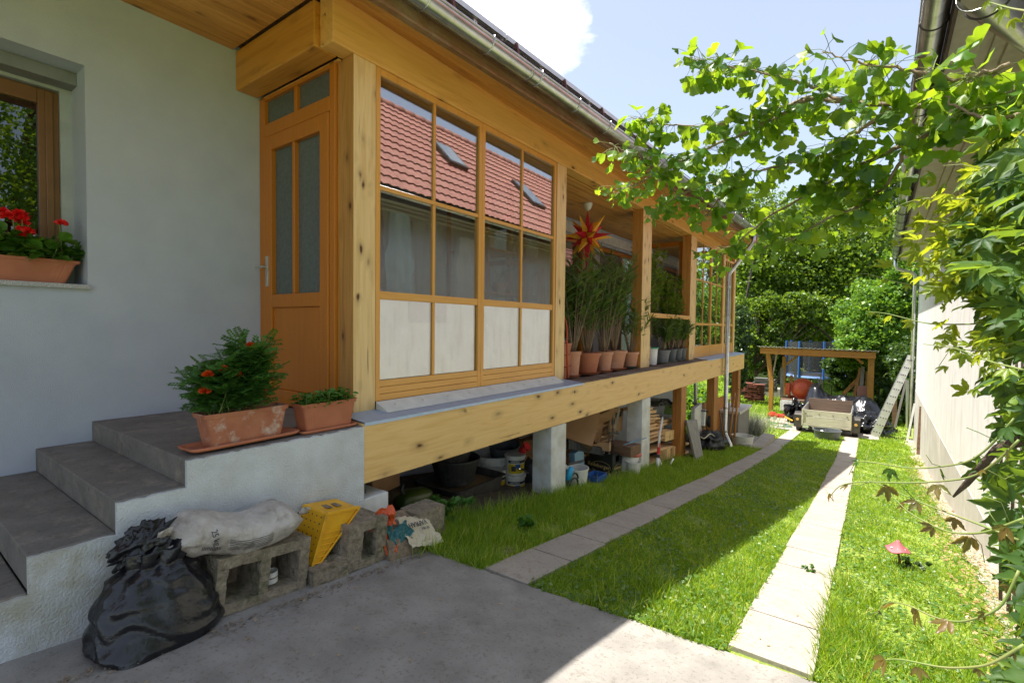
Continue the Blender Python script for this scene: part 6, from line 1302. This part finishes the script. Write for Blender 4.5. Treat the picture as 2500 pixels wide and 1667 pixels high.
# ================================================================== NEAR FOLIAGE
# ginkgo branch reaching in from the right, above the yard
def fan():
    n = 15; v = [(0,0,0)]
    for i in range(n):
        a = (i/(n-1)-.5)*2.15; r = 1-.04*math.cos(i*2.3)-(.30 if i == n//2 else .04 if abs(i-n//2) == 1 else 0)-.06*(abs(a)/1.07)**6; v.append((r*math.sin(a)*.92, r*math.cos(a)*(1 if abs(a) < .9 else .98), .22*abs(a)**1.5+.04*math.sin(a*9)))
    v += [(-.18,.36,.02),(.18,.36,.02),(0,.5,-.05)]; A, B, C = n+1, n+2, n+3; f = [(0,1,A),(0,B,n),(0,A,C),(0,C,B)]
    for i in range(1, n): f.append(((A if i <= n//3 else C if i < 2*n//3+1 else B), i+1, i)[::-1])
    f += [(A,n//3+1,C),(C,2*n//3+1,B)]; return np.array(v), np.array(f)
FB, FF = fan()
M['gk'] = leafm('ginkgo_leaf', (.016,.060,.012), (.07,.18,.02), tf=.5, tr=(.62,.86,.03), c3=(.28,.36,.03), rough=.4)
gt = thing('ginkgo_tree', 'ginkgo branch with fan shaped leaves reaching across the upper right', 'tree', (1.55,1.0,-1.6))
limbs_ = [
 ([(2420,190),(2300,225),(2150,245),(1990,240),(1860,222),(1760,285),(1640,335),(1560,372),(1460,425),(1400,440)], 1.75, 2.15, .016, 1.0),
 ([(1860,222),(1760,262),(1660,285),(1580,290),(1500,285),(1450,268)], 1.95, 2.2, .009, 1.0),
 ([(1930,230),(1840,190),(1740,165),(1640,150),(1580,132)], 1.85, 2.05, .008, 1.0),
 ([(2320,150),(2210,185),(2100,165),(2010,148),(1940,138),(1890,118)], 1.7, 1.8, .009, 1.0),
 ([(2250,235),(2130,310),(2020,360),(1930,400),(1850,450),(1760,500),(1690,560),(1640,590)], 1.8, 2.1, .012, 1.0),
 ([(2090,330),(2040,420),(1990,470),(1900,500),(1830,545),(1750,570)], 1.85, 2.0, .009, .9),
 ([(1990,380),(1975,470),(1960,530)], 1.9, 2.0, .007, .9),
 ([(2050,250),(1960,310),(1880,350),(1800,380),(1700,400),(1600,430),(1520,470),(1480,500)], 1.8, 2.1, .010, 1.0),
 ([(1700,400),(1640,470),(1600,520)], 2.0, 2.1, .006, .8),
 ([(2360,260),(2280,280),(2200,250),(2150,200)], 1.6, 1.7, .008, .7),
 ([(1560,372),(1500,350),(1440,350),(1400,330)], 2.1, 2.2, .005, .8)]
wm = MB(); Pp, A_, N_, S_l, pt = [], [], [], [], []
for pl, d0, d1, r, dens in limbs_:
    k = len(pl); pp = np.array([V(u, v, d=d0+(d1-d0)*i/(k-1)) for i, (u, v) in enumerate(pl)]); tt_ = np.linspace(0, 1, k*6); ip = np.stack([np.interp(tt_, np.linspace(0,1,k), pp[:, j]) for j in range(3)], 1)
    for _ in range(3): ip[1:-1] = (ip[:-2]+2*ip[1:-1]+ip[2:])/4
    ip += rng.normal(0, .0025, ip.shape); wm.tube(ip, np.linspace(r*.62, .0016, len(ip)), 7)
    L = np.linalg.norm(np.diff(ip, axis=0), axis=1).sum(); ns_ = int(L/.0185*dens)
    for s in range(ns_):
        u = rng.random(); u = .02+.98*u; i = min(int(u*(len(ip)-1)), len(ip)-2); b0 = ip[i]+(ip[i+1]-ip[i])*rng.random()
        for q in range(rng.integers(2, 6)):
            d = rdir(1)[0]; d[2] = d[2]*.55-.25; d = unit(d); pl_ = .028+.055*rng.random(); e = b0+d*pl_; pt.append((b0, (b0+e)/2+np.array([0,0,.006]), e))
            ld_ = unit(d*.7+np.array([0,0,-.55])+.45*rdir(1)[0]); Pp.append(e); A_.append(ld_); N_.append(unit(rdir(1)[0]+np.array([0,0,.5]))); S_l.append((.026+.022*rng.random())*(.65 if u > .9 else 1))
for q in pt: wm.tube(q, .0009, 3, 1, cap=False)
part('twigs', wm, [M['twig'], M['gstem']], gt, smooth=True); part('foliage', leafset(FB, FF, Pp, A_, N_, np.array(S_l)), M['gk'], gt)
# trunk and the rest of the crown stand right of the camera, out of frame
part('trunk', MB().tube([(1.6,.6,-1.6),(1.55,.62,0),(1.45,.7,1.6),(1.3,.75,3.2)], [.09,.08,.065,.03], 10).tube([(1.5,.65,.7), tuple(V(2420,190,d=1.75))], [.03,.016], 8), M['bark'], gt, smooth=True)
Pp = np.concatenate([np.array([1.5,.3,1.9])+rdir(900)*rng.random((900,1))**.5*np.array([.75,.9,1.2]), np.array([1.45,1.75,2.3])+rdir(2600)*rng.random((2600,1))**.4*np.array([.75,.75,1.7])]); ok = (Pp[:, 0] > np.abs(Pp[:, 1])*.25+.35)&((Pp[:, 1] < 2.5)|(Pp[:, 0] < .8)); ok &= Pp[:, 0] > .55; Pp = Pp[ok]
part('crown', leafset(FB, FF, Pp, rdir(len(Pp)), rdir(len(Pp)), .05+.02*rng.random(len(Pp))), M['gk'], gt)
# Virginia creeper covering the near end of the neighbour wall
def leaflet(L, ang, w=.36):
    n = 7; v = [(0,0,0)]; 
    for i in range(1, n): t_ = i/n; ww = w*L*math.sin(math.pi*t_**.8)*(1+.14*(-1)**i); v += [(-ww/2, L*t_, .07*L*math.sin(3*t_)), (0, L*t_, -.03*L), (ww/2, L*t_, .07*L*math.sin(3*t_))]
    v.append((0, L, -.10*L)); v = np.array(v); f = [(0,2,1),(0,3,2)]
    for i in range(n-2): a = 1+3*i; f += [(a,a+1,a+4),(a,a+4,a+3),(a+1,a+2,a+5),(a+1,a+5,a+4)]
    a = 1+3*(n-2); f += [(a,a+1,len(v)-1),(a+1,a+2,len(v)-1)]
    c, s = math.cos(ang), math.sin(ang); v = np.stack([v[:,0]*c+v[:,1]*s, -v[:,0]*s+v[:,1]*c, v[:,2]-abs(ang)*.05*v[:,1]], 1); return v, np.array(f)
def palm(n5=5):
    vs, fs, k = [], [], 0
    for L, a in ((1,0),(.88,.72),(.88,-.72),(.62,1.45),(.62,-1.45))[:n5]: v, f = leaflet(L, a); v = v+np.array([math.sin(a)*.06, math.cos(a)*.06, 0]); vs.append(v); fs.append(f+k); k += len(v)
    return np.concatenate(vs), np.concatenate(fs)
CB, CF = palm(); C3, C3f = palm(3)
M['vc'] = leafm('creeper_leaf', (.02,.06,.02), (.055,.125,.026), tf=.42, tr=(.40,.55,.03), c3=(.20,.30,.03), rough=.5, spec=.3)
M['vcr'] = leafm('young_creeper_leaf', (.16,.10,.03), (.12,.13,.03), tf=.4, tr=(.45,.28,.04), rough=.35)
M['vcy'] = leafm('yellow_creeper_leaf', (.14,.24,.02), (.24,.32,.03), tf=.5, tr=(.65,.65,.03), rough=.4)
cr_ = thing('creeper', 'virginia creeper with five fingered leaves covering the right wall', 'climbing plant', (.9,2.6,-1.8))
left = [(300,2340),(340,2265),(400,2240),(440,2240),(500,2215),(560,2190),(620,2200),(680,2240),(740,2285),(800,2275),(860,2280),(940,2310),(1010,2300),(1080,2245),(1150,2280),(1230,2300),(1310,2320),(1400,2320),(1600,2345)]
lv_, lu_ = [a for a, _ in left], [b for _, b in left]
Pp, A_, N_, S_l = [], [], [], []
tries = 0
while len(Pp) < 640 and tries < 30000:
    tries += 1; v_ = rng.uniform(310, 1600); u0 = np.interp(v_, lv_, lu_); u_ = rng.uniform(u0, 2470)
    edge = min(1, (u_-u0)/90)
    d_ = (1.7-.5*edge*rng.random())*(1 if rng.random() < .3 else 1+1.0*rng.random()); p = V(u_, v_, d=d_)
    if p[0] > .86 or p[2] < gz(p[1])+.1: continue
    if 760 < v_ < 1500 and rng.random() < .6: continue
    Pp.append(p); ax_ = unit(np.array([-.35,-.15,-.6])+.9*rdir(1)[0]); A_.append(ax_); N_.append(unit(np.array([-.6,-.5,.65])+.8*rdir(1)[0])); S_l.append((.035+.06*rng.random()**1.5*edge+.01)*min(1.25, d_/1.5))
Pp = np.array(Pp)
part('foliage', leafset(CB, CF, Pp, A_, N_, np.array(S_l)), M['vc'], cr_)
# yellow young leaves along the fringe
Y_, YA, YN, YS = [], [], [], []
for k in range(230):
    v_ = rng.choice([rng.uniform(430, 640), rng.uniform(560, 820), rng.uniform(200, 900)]); u0 = np.interp(v_, lv_, lu_); u_ = u0+rng.normal(0, 60); d_ = 1.5+.5*rng.random(); p = V(u_, v_, d=d_)
    if p[0] > .86: continue
    Y_.append(p); YA.append(unit(np.array([-.6,0,-.4])+.7*rdir(1)[0])); YN.append(rdir(1)[0]+[0,0,.8]); YS.append(.022+.028*rng.random())
part('young_foliage', leafset(C3, C3f, Y_, YA, YN, np.array(YS)), M['vcy'], cr_)
tm_ = MB(); T_, TA, TN, TS = [], [], [], []
tend = [([(2352,452),(2200,458),(2120,455),(2065,470),(2030,510)],1.5,'y'),([(2352,432),(2250,465),(2180,515)],1.5,'y'),([(2352,560),(2270,600),(2170,600),(2060,600)],1.6,'y'),([(2352,640),(2200,665),(2060,650),(1985,625),(1950,640)],1.7,'y'),([(2352,730),(2240,745),(2130,745),(2040,720),(1990,715)],1.6,'y'),([(2352,780),(2250,810),(2160,790)],1.5,'y'),
 ([(2352,850),(2270,830),(2200,800),(2120,790)],1.4,'y'),([(2330,960),(2270,1030),(2220,1065),(2100,1078),(2010,1062),(1965,1058),(1950,1090)],1.35,'g'),([(2340,1010),(2290,1060),(2230,1100),(2090,1110),(1970,1105),(1925,1115),(1903,1145)],1.25,'r'),([(2340,1240),(2240,1200),(2130,1160),(2050,1125),(1990,1100)],1.25,'r'),
 ([(2352,1190),(2260,1225),(2180,1225),(2090,1180),(2050,1140)],1.2,'r'),([(2340,1310),(2300,1400),(2210,1430),(2150,1420),(2080,1385),(2030,1380),(2012,1420)],1.2,'r'),([(2352,1480),(2270,1530),(2170,1535),(2060,1510),(2010,1520),(1990,1570)],1.15,'r'),([(2352,300),(2300,360),(2240,400),(2200,430)],1.4,'y'),([(2380,30),(2320,20),(2270,5)],1.3,'y')]
for pl, d_, cc in tend:
    k = len(pl); pp = np.array([V(u, v, d=d_*(1+.10*i/(k-1))) for i, (u, v) in enumerate(pl)]); tt_ = np.linspace(0,1,k*5); ip = np.stack([np.interp(tt_, np.linspace(0,1,k), pp[:, j]) for j in range(3)], 1)
    for _ in range(4): ip[1:-1] = (ip[:-2]+2*ip[1:-1]+ip[2:])/4
    tm_ = MB(); tm_.tube(ip, np.linspace(.0024, .0008, len(ip)), 5)
    for i in range(2, len(ip), 3 if cc == 'y' else 6):
        T_.append((ip[i]+rng.normal(0,.004,3), cc)); TA.append(unit(np.array([-.2,0,-.8])+.5*rdir(1)[0])); TN.append(unit(rdir(1)[0]+[-.5,-.5,.2])); TS.append((.016+.02*rng.random() if cc == 'y' else .014+.022*rng.random())*(1 if i < len(ip)*.8 else .6))
        if rng.random() < .4: e = ip[i]+rng.normal(0,.03,3); tm_.tube([ip[i], (ip[i]+e)/2+rng.normal(0,.008,3), e], .0008, 3)
    part('tendril', tm_, M['gstem'], cr_, smooth=True)
for cc, mm in (('y','vcy'),('r','vcr'),('g','vc')):
    ix = [i for i, q in enumerate(T_) if q[1] == cc]; part('tendril_leaves', leafset(C3, C3f, [T_[i][0] for i in ix], [TA[i] for i in ix], [TN[i] for i in ix], np.array([TS[i] for i in ix])), M[mm], cr_)
st = MB()
for k in range(14): y_ = 1.9+.25*k; st.tube([(.86,y_,gz(y_)), (.84+rng.normal(0,.02),y_+rng.normal(0,.1),-.6), (.82,y_+rng.normal(0,.2),.5), (.84,y_+rng.normal(0,.2),1.6)], [.012,.009,.006,.003], 6)
st.tube([V(2352,1010,d=1.6), V(2290,1030,d=1.7), V(2220,1110,d=1.8), V(2190,1140,d=1.9)], [.012,.01,.008,.003], 6)
part('vines', st, M['bark'], cr_, smooth=True)
# ivy at the foot of the wall
ib = []
for i in range(10):
    a = i/10*2*math.pi; r = (1.0 if i % 2 == 0 else .62)*(.6 if i == 5 else 1); ib.append((r*math.sin(a)*.5, .45+r*math.cos(a)*.52, .06*math.cos(a*2)))
IB = np.array([(0,.4,.03)]+ib); IF = np.array([(0,i+1,(i+1)%10+1) for i in range(10)])
Pp, A_, N_, S_l = [], [], [], []
for k in range(4200):
    y_ = 1.15+2.4*rng.random()**1.1; t_ = rng.random()
    if t_ < .45: x_ = .80-.06*rng.random(); z_ = gz(y_)+(1.1-.22*(y_-1.15))*rng.random()**1.4; nn = np.array([-1,-.2,.35])
    else: x_ = .80-(.75-.20*(y_-1.15))*rng.random()**1.1; z_ = gz(y_)+.02+.10*rng.random(); nn = np.array([-.2,-.1,1])
    Pp.append((x_+.0184*y_, y_, z_)); A_.append(unit(np.array([-.3,0,-.4])+.8*rdir(1)[0])); N_.append(unit(nn+.5*rdir(1)[0])); S_l.append(.035+.03*rng.random())
single('ivy', leafset(IB, IF, Pp, A_, N_, np.array(S_l)), M['ivy'], 'dark ivy at the foot of the right wall in the near corner', 'ivy', (.8,2.2,-1.7), kind='stuff')

# ================================================================== GRASS
def field(n, area, h, w_, seed_lean=.45, hvar=None):
    x0, x1, y0, y1, pw = area; u = rng.random(n); y_ = y0*(y1/y0)**(u**pw); x_ = x0+(x1-x0)*rng.random(n)
    return x_, y_
bs_ = np.array([(-.5,0,0),(.5,0,0),(-.38,.55,.05),(.38,.55,.05),(0,1,.22)]); bf_ = np.array([(0,1,3),(0,3,2),(2,3,4)])
def blades(x_, y_, h, w_, lean, lift=0):
    n = len(x_); p = np.stack([x_, y_, gz(y_)-.005+lift], 1); d = unit(np.stack([rng.normal(0, lean, n), rng.normal(0, lean, n), np.ones(n)], 1)); nn = rdir(n); nn[:, 2] = 0
    a = d; nn = unit(nn); x = unit(np.cross(a, nn)); nrm_ = np.cross(x, a); W = np.broadcast_to(w_, (n,)); H_ = np.broadcast_to(h, (n,))
    v = p[:, None]+x[:, None]*bs_[None, :, :1]*W[:, None, None]+a[:, None]*(bs_[None, :, 1:2]*H_[:, None, None])+nrm_[:, None]*(bs_[None, :, 2:3]*H_[:, None, None])
    return v.reshape(-1, 3), (np.arange(n)[:, None, None]*5+bf_[None]).reshape(-1, 3)
def clump(x, y): return .5+.5*np.sin(x*3.1+1.3*np.sin(y*1.7))*np.cos(y*2.3+x*1.1)
def keep(x, y, r): 
    m_ = np.ones(len(x), bool); m_ &= ~((x > -2.12+.02*r) & (x < -1.78-.02*r) & (y < 19)); m_ &= ~((x > -.56+.02*r) & (x < -.19-.02*r) & (y < 19.2)); m_ &= y > 2.57+.09*(x+2.6)-.03; m_ &= ~((y > 19.25) & (y < 23.5) & (x > -3.0) & (x < .35)); m_ &= x < .78+.018*y+rng.normal(0, .09, len(x)); m_ &= ~((y > 19.9) & (y < 21.0) & (x < -2.6)); m_ &= ~((y > 19.25) & (y < 23.5) & (x > -3.3) & (x < .35)); return m_
sets = []
def put(n, x0, x1, y0, y1, h, w_, lean, pw=1.0):
    u = rng.random(n)**pw; y_ = y0+(y1-y0)*(np.exp(1.9*u)-1)/(math.exp(1.9)-1); x_ = x0+(x1-x0)*rng.random(n); k = keep(x_, y_, rng.random(n)*1.0-.9); pt_ = np.sin(x_*5.3+np.sin(y_*2.9)*1.7)*np.sin(y_*3.7+1.1*np.sin(x_*4.1))+.5*np.sin(x_*13+y_*9); k &= (rng.random(n) < .42+.45*(pt_+.6)); x_, y_ = x_[k], y_[k]
    hs = h*(.45+.75*rng.random(len(x_)))*(.7+.5*clump(x_, y_)); sets.append(blades(x_, y_, hs, w_*(1+.06*y_), lean))
put(66000, -2.98, -2.08, 2.5, 13.8, .095, .0045, .45); put(5000, -3.05, -2.4, 2.4, 12, .15, .0045, .5)
put(120000, -1.80, -.53, 2.55, 19.2, .055, .0048, .7); put(80000, -.22, .95, 1.9, 20, .060, .0048, .65)
put(9000, -.30, .1, 1.9, 4.6, .17, .005, .55); put(4000, -1.4, -.45, 2.65, 4.0, .11, .005, .5); put(5000, -.2,.7,1.8,4.0,.15,.005,.6)
put(30000, -5.5, 1.5, 14.5, 24, .09, .012, .5)
# tall fringe round the piers and along the soil edge
for cx2, cy2, n2 in ((-2.93,5.1,500),(-2.93,7.98,500),(-3.0,3.3,500),(-2.7,2.9,400),(-2.9,6.9,250),(-2.9,9.2,400),(-2.9,4.2,500)):
    x_ = cx2+rng.normal(0,.09,n2); y_ = cy2+rng.normal(0,.32,n2); sets.append(blades(x_, y_, .18*(.5+.7*rng.random(n2)), .005, .4))
V_, F_ = cat(*sets)
gl_ = part('grass', (V_, F_), M['grassm'], None, loc=(-1.2,6,-2)); tag(gl_, kind='stuff', label='green grass of the strips beside and between the two slab tracks', cat='grass')
n = 60000; x_ = rng.uniform(-16, 4, n); y_ = 23.6+18*rng.random(n)**1.3; sets2 = blades(x_, y_, .14*(.5+rng.random(n)), .03, .6); gl2 = part('meadow', sets2, M['grassm'], None, loc=(-5,30,-3.8)); tag(gl2, kind='stuff', label='sunlit lawn behind the carport', cat='grass')
# clover and plantain leaves low in the sward
M['clov'] = leafm('clover_leaf', (.06,.14,.02), (.12,.22,.035), tf=.35, c3=(.30,.36,.12), rough=.35)
n = 15000; x_ = rng.uniform(-1.76, .85, n); y_ = 2.6+14*rng.random(n)**1.5; k = keep(x_, y_, rng.random(n)-.9)&((x_ < -.5)|(x_ > -.22)); k &= rng.random(n) < (.35+.65*(clump(x_*1.3+2, y_*.8) > .45)); x_, y_ = x_[k], y_[k]; n = len(x_)
v, f = leafset(RB, RF, np.stack([x_, y_, gz(y_)+.02+.03*rng.random(n)], 1), rdir(n)*[1,1,.25], unit(rdir(n)*.5+[0,0,1]), .014+.014*rng.random(n)+.0006*y_)
cl_ = part('clover', (v, f), M['clov'], None, loc=(-.6,6,-2)); tag(cl_, kind='stuff', label='small round clover leaves scattered through the grass', cat='clover')
# weeds at the left end below the veranda
tree('weed', 'low leafy weeds behind the paper bag below the beam', (-2.95,2.95,-1.75), [((-3.0,2.95,-1.62),(.20,.40,.13)),((-3.2,3.4,-1.70),(.25,.3,.12))], 900, .055, 'lf_low', 'weed', trunk_r=0)
tree('plantain', 'broad leaved plantain in the left grass strip', (-2.45,3.6,-1.84), [((-2.45,3.6,-1.77),(.07,.07,.05))], 40, .09, 'lf_low', 'weed', trunk_r=0)
tree('weed', 'dark leafed weed at the foot of the mushroom ornament', (.36,5.35,-2.08), [((.36,5.38,-2.01),(.14,.10,.06))], 160, .04, 'tl2', 'weed', trunk_r=0)
tree('weed', 'small weed growing in a joint of the right track', (-.33,4.55,-1.95), [((-.33,4.6,-1.93),(.06,.06,.03))], 50, .035, 'lf_low', 'weed', trunk_r=0)
# dry litter on the ground and at the wall foot
n = 2600; x_ = rng.uniform(.50, .98, n)+.018*0; y_ = 2.2+14*rng.random(n)**1.4; x_ = x_+.018*y_
v, f = leafset(LB, LFt, np.stack([x_, y_, gz(y_)+.02+.01*rng.random(n)], 1), rdir(n)*[1,1,.2], unit(rdir(n)*.4+[0,0,1]), .02+.03*rng.random(n))
o = part('leaf_litter', (v, f), leafm('dry_leaf', (.28,.16,.07), (.45,.32,.18), tf=.1), None, loc=(.8,6,-2)); tag(o, kind='stuff', label='dry brown leaf litter on the gravel strip', cat='litter')
n = 420; y_ = rng.uniform(.2, 12, n); x_ = np.where(rng.random(n) < .5, rng.uniform(-2.9,.3, n), rng.uniform(-2.1,-.2, n)); k = (y_ < 2.4)|((x_ > -2.1)&(x_ < -1.8))|((x_ > -.55)&(x_ < -.2)); x_, y_ = x_[k], y_[k]; n = len(x_)
v, f = leafset(ND*np.array([2.2,1,1]), NF, np.stack([x_, y_, gz(y_)+.030], 1), rdir(n)*[1,1,.1], unit(rdir(n)*.2+[0,0,1]), .010+.022*rng.random(n))
o = part('ground_crumbs', (v, f), D.materials['dry_leaf'], None, loc=(-1.5,3,-1.7)); tag(o, kind='stuff', label='small dry leaves and crumbs on the slabs and concrete', cat='litter')

n = 900; y_ = rng.uniform(.35, 2.75, n); x_ = -2.62+np.abs(rng.normal(0, .05, n))-.05*(y_ < 1)
v, f = leafset(ND*np.array([2.5,1,1]), NF, np.stack([x_, y_, gz(y_)+.024+.01*rng.random(n)], 1), rdir(n)*[1,1,.3], unit(rdir(n)*.6+[0,0,1]), .006+.018*rng.random(n))
o = part('dirt_line', (v, f), M['stone'], None, loc=(-2.6,1.5,-1.6)); tag(o, kind='stuff', label='line of dark crumbs and debris along the foot of the blocks', cat='debris')
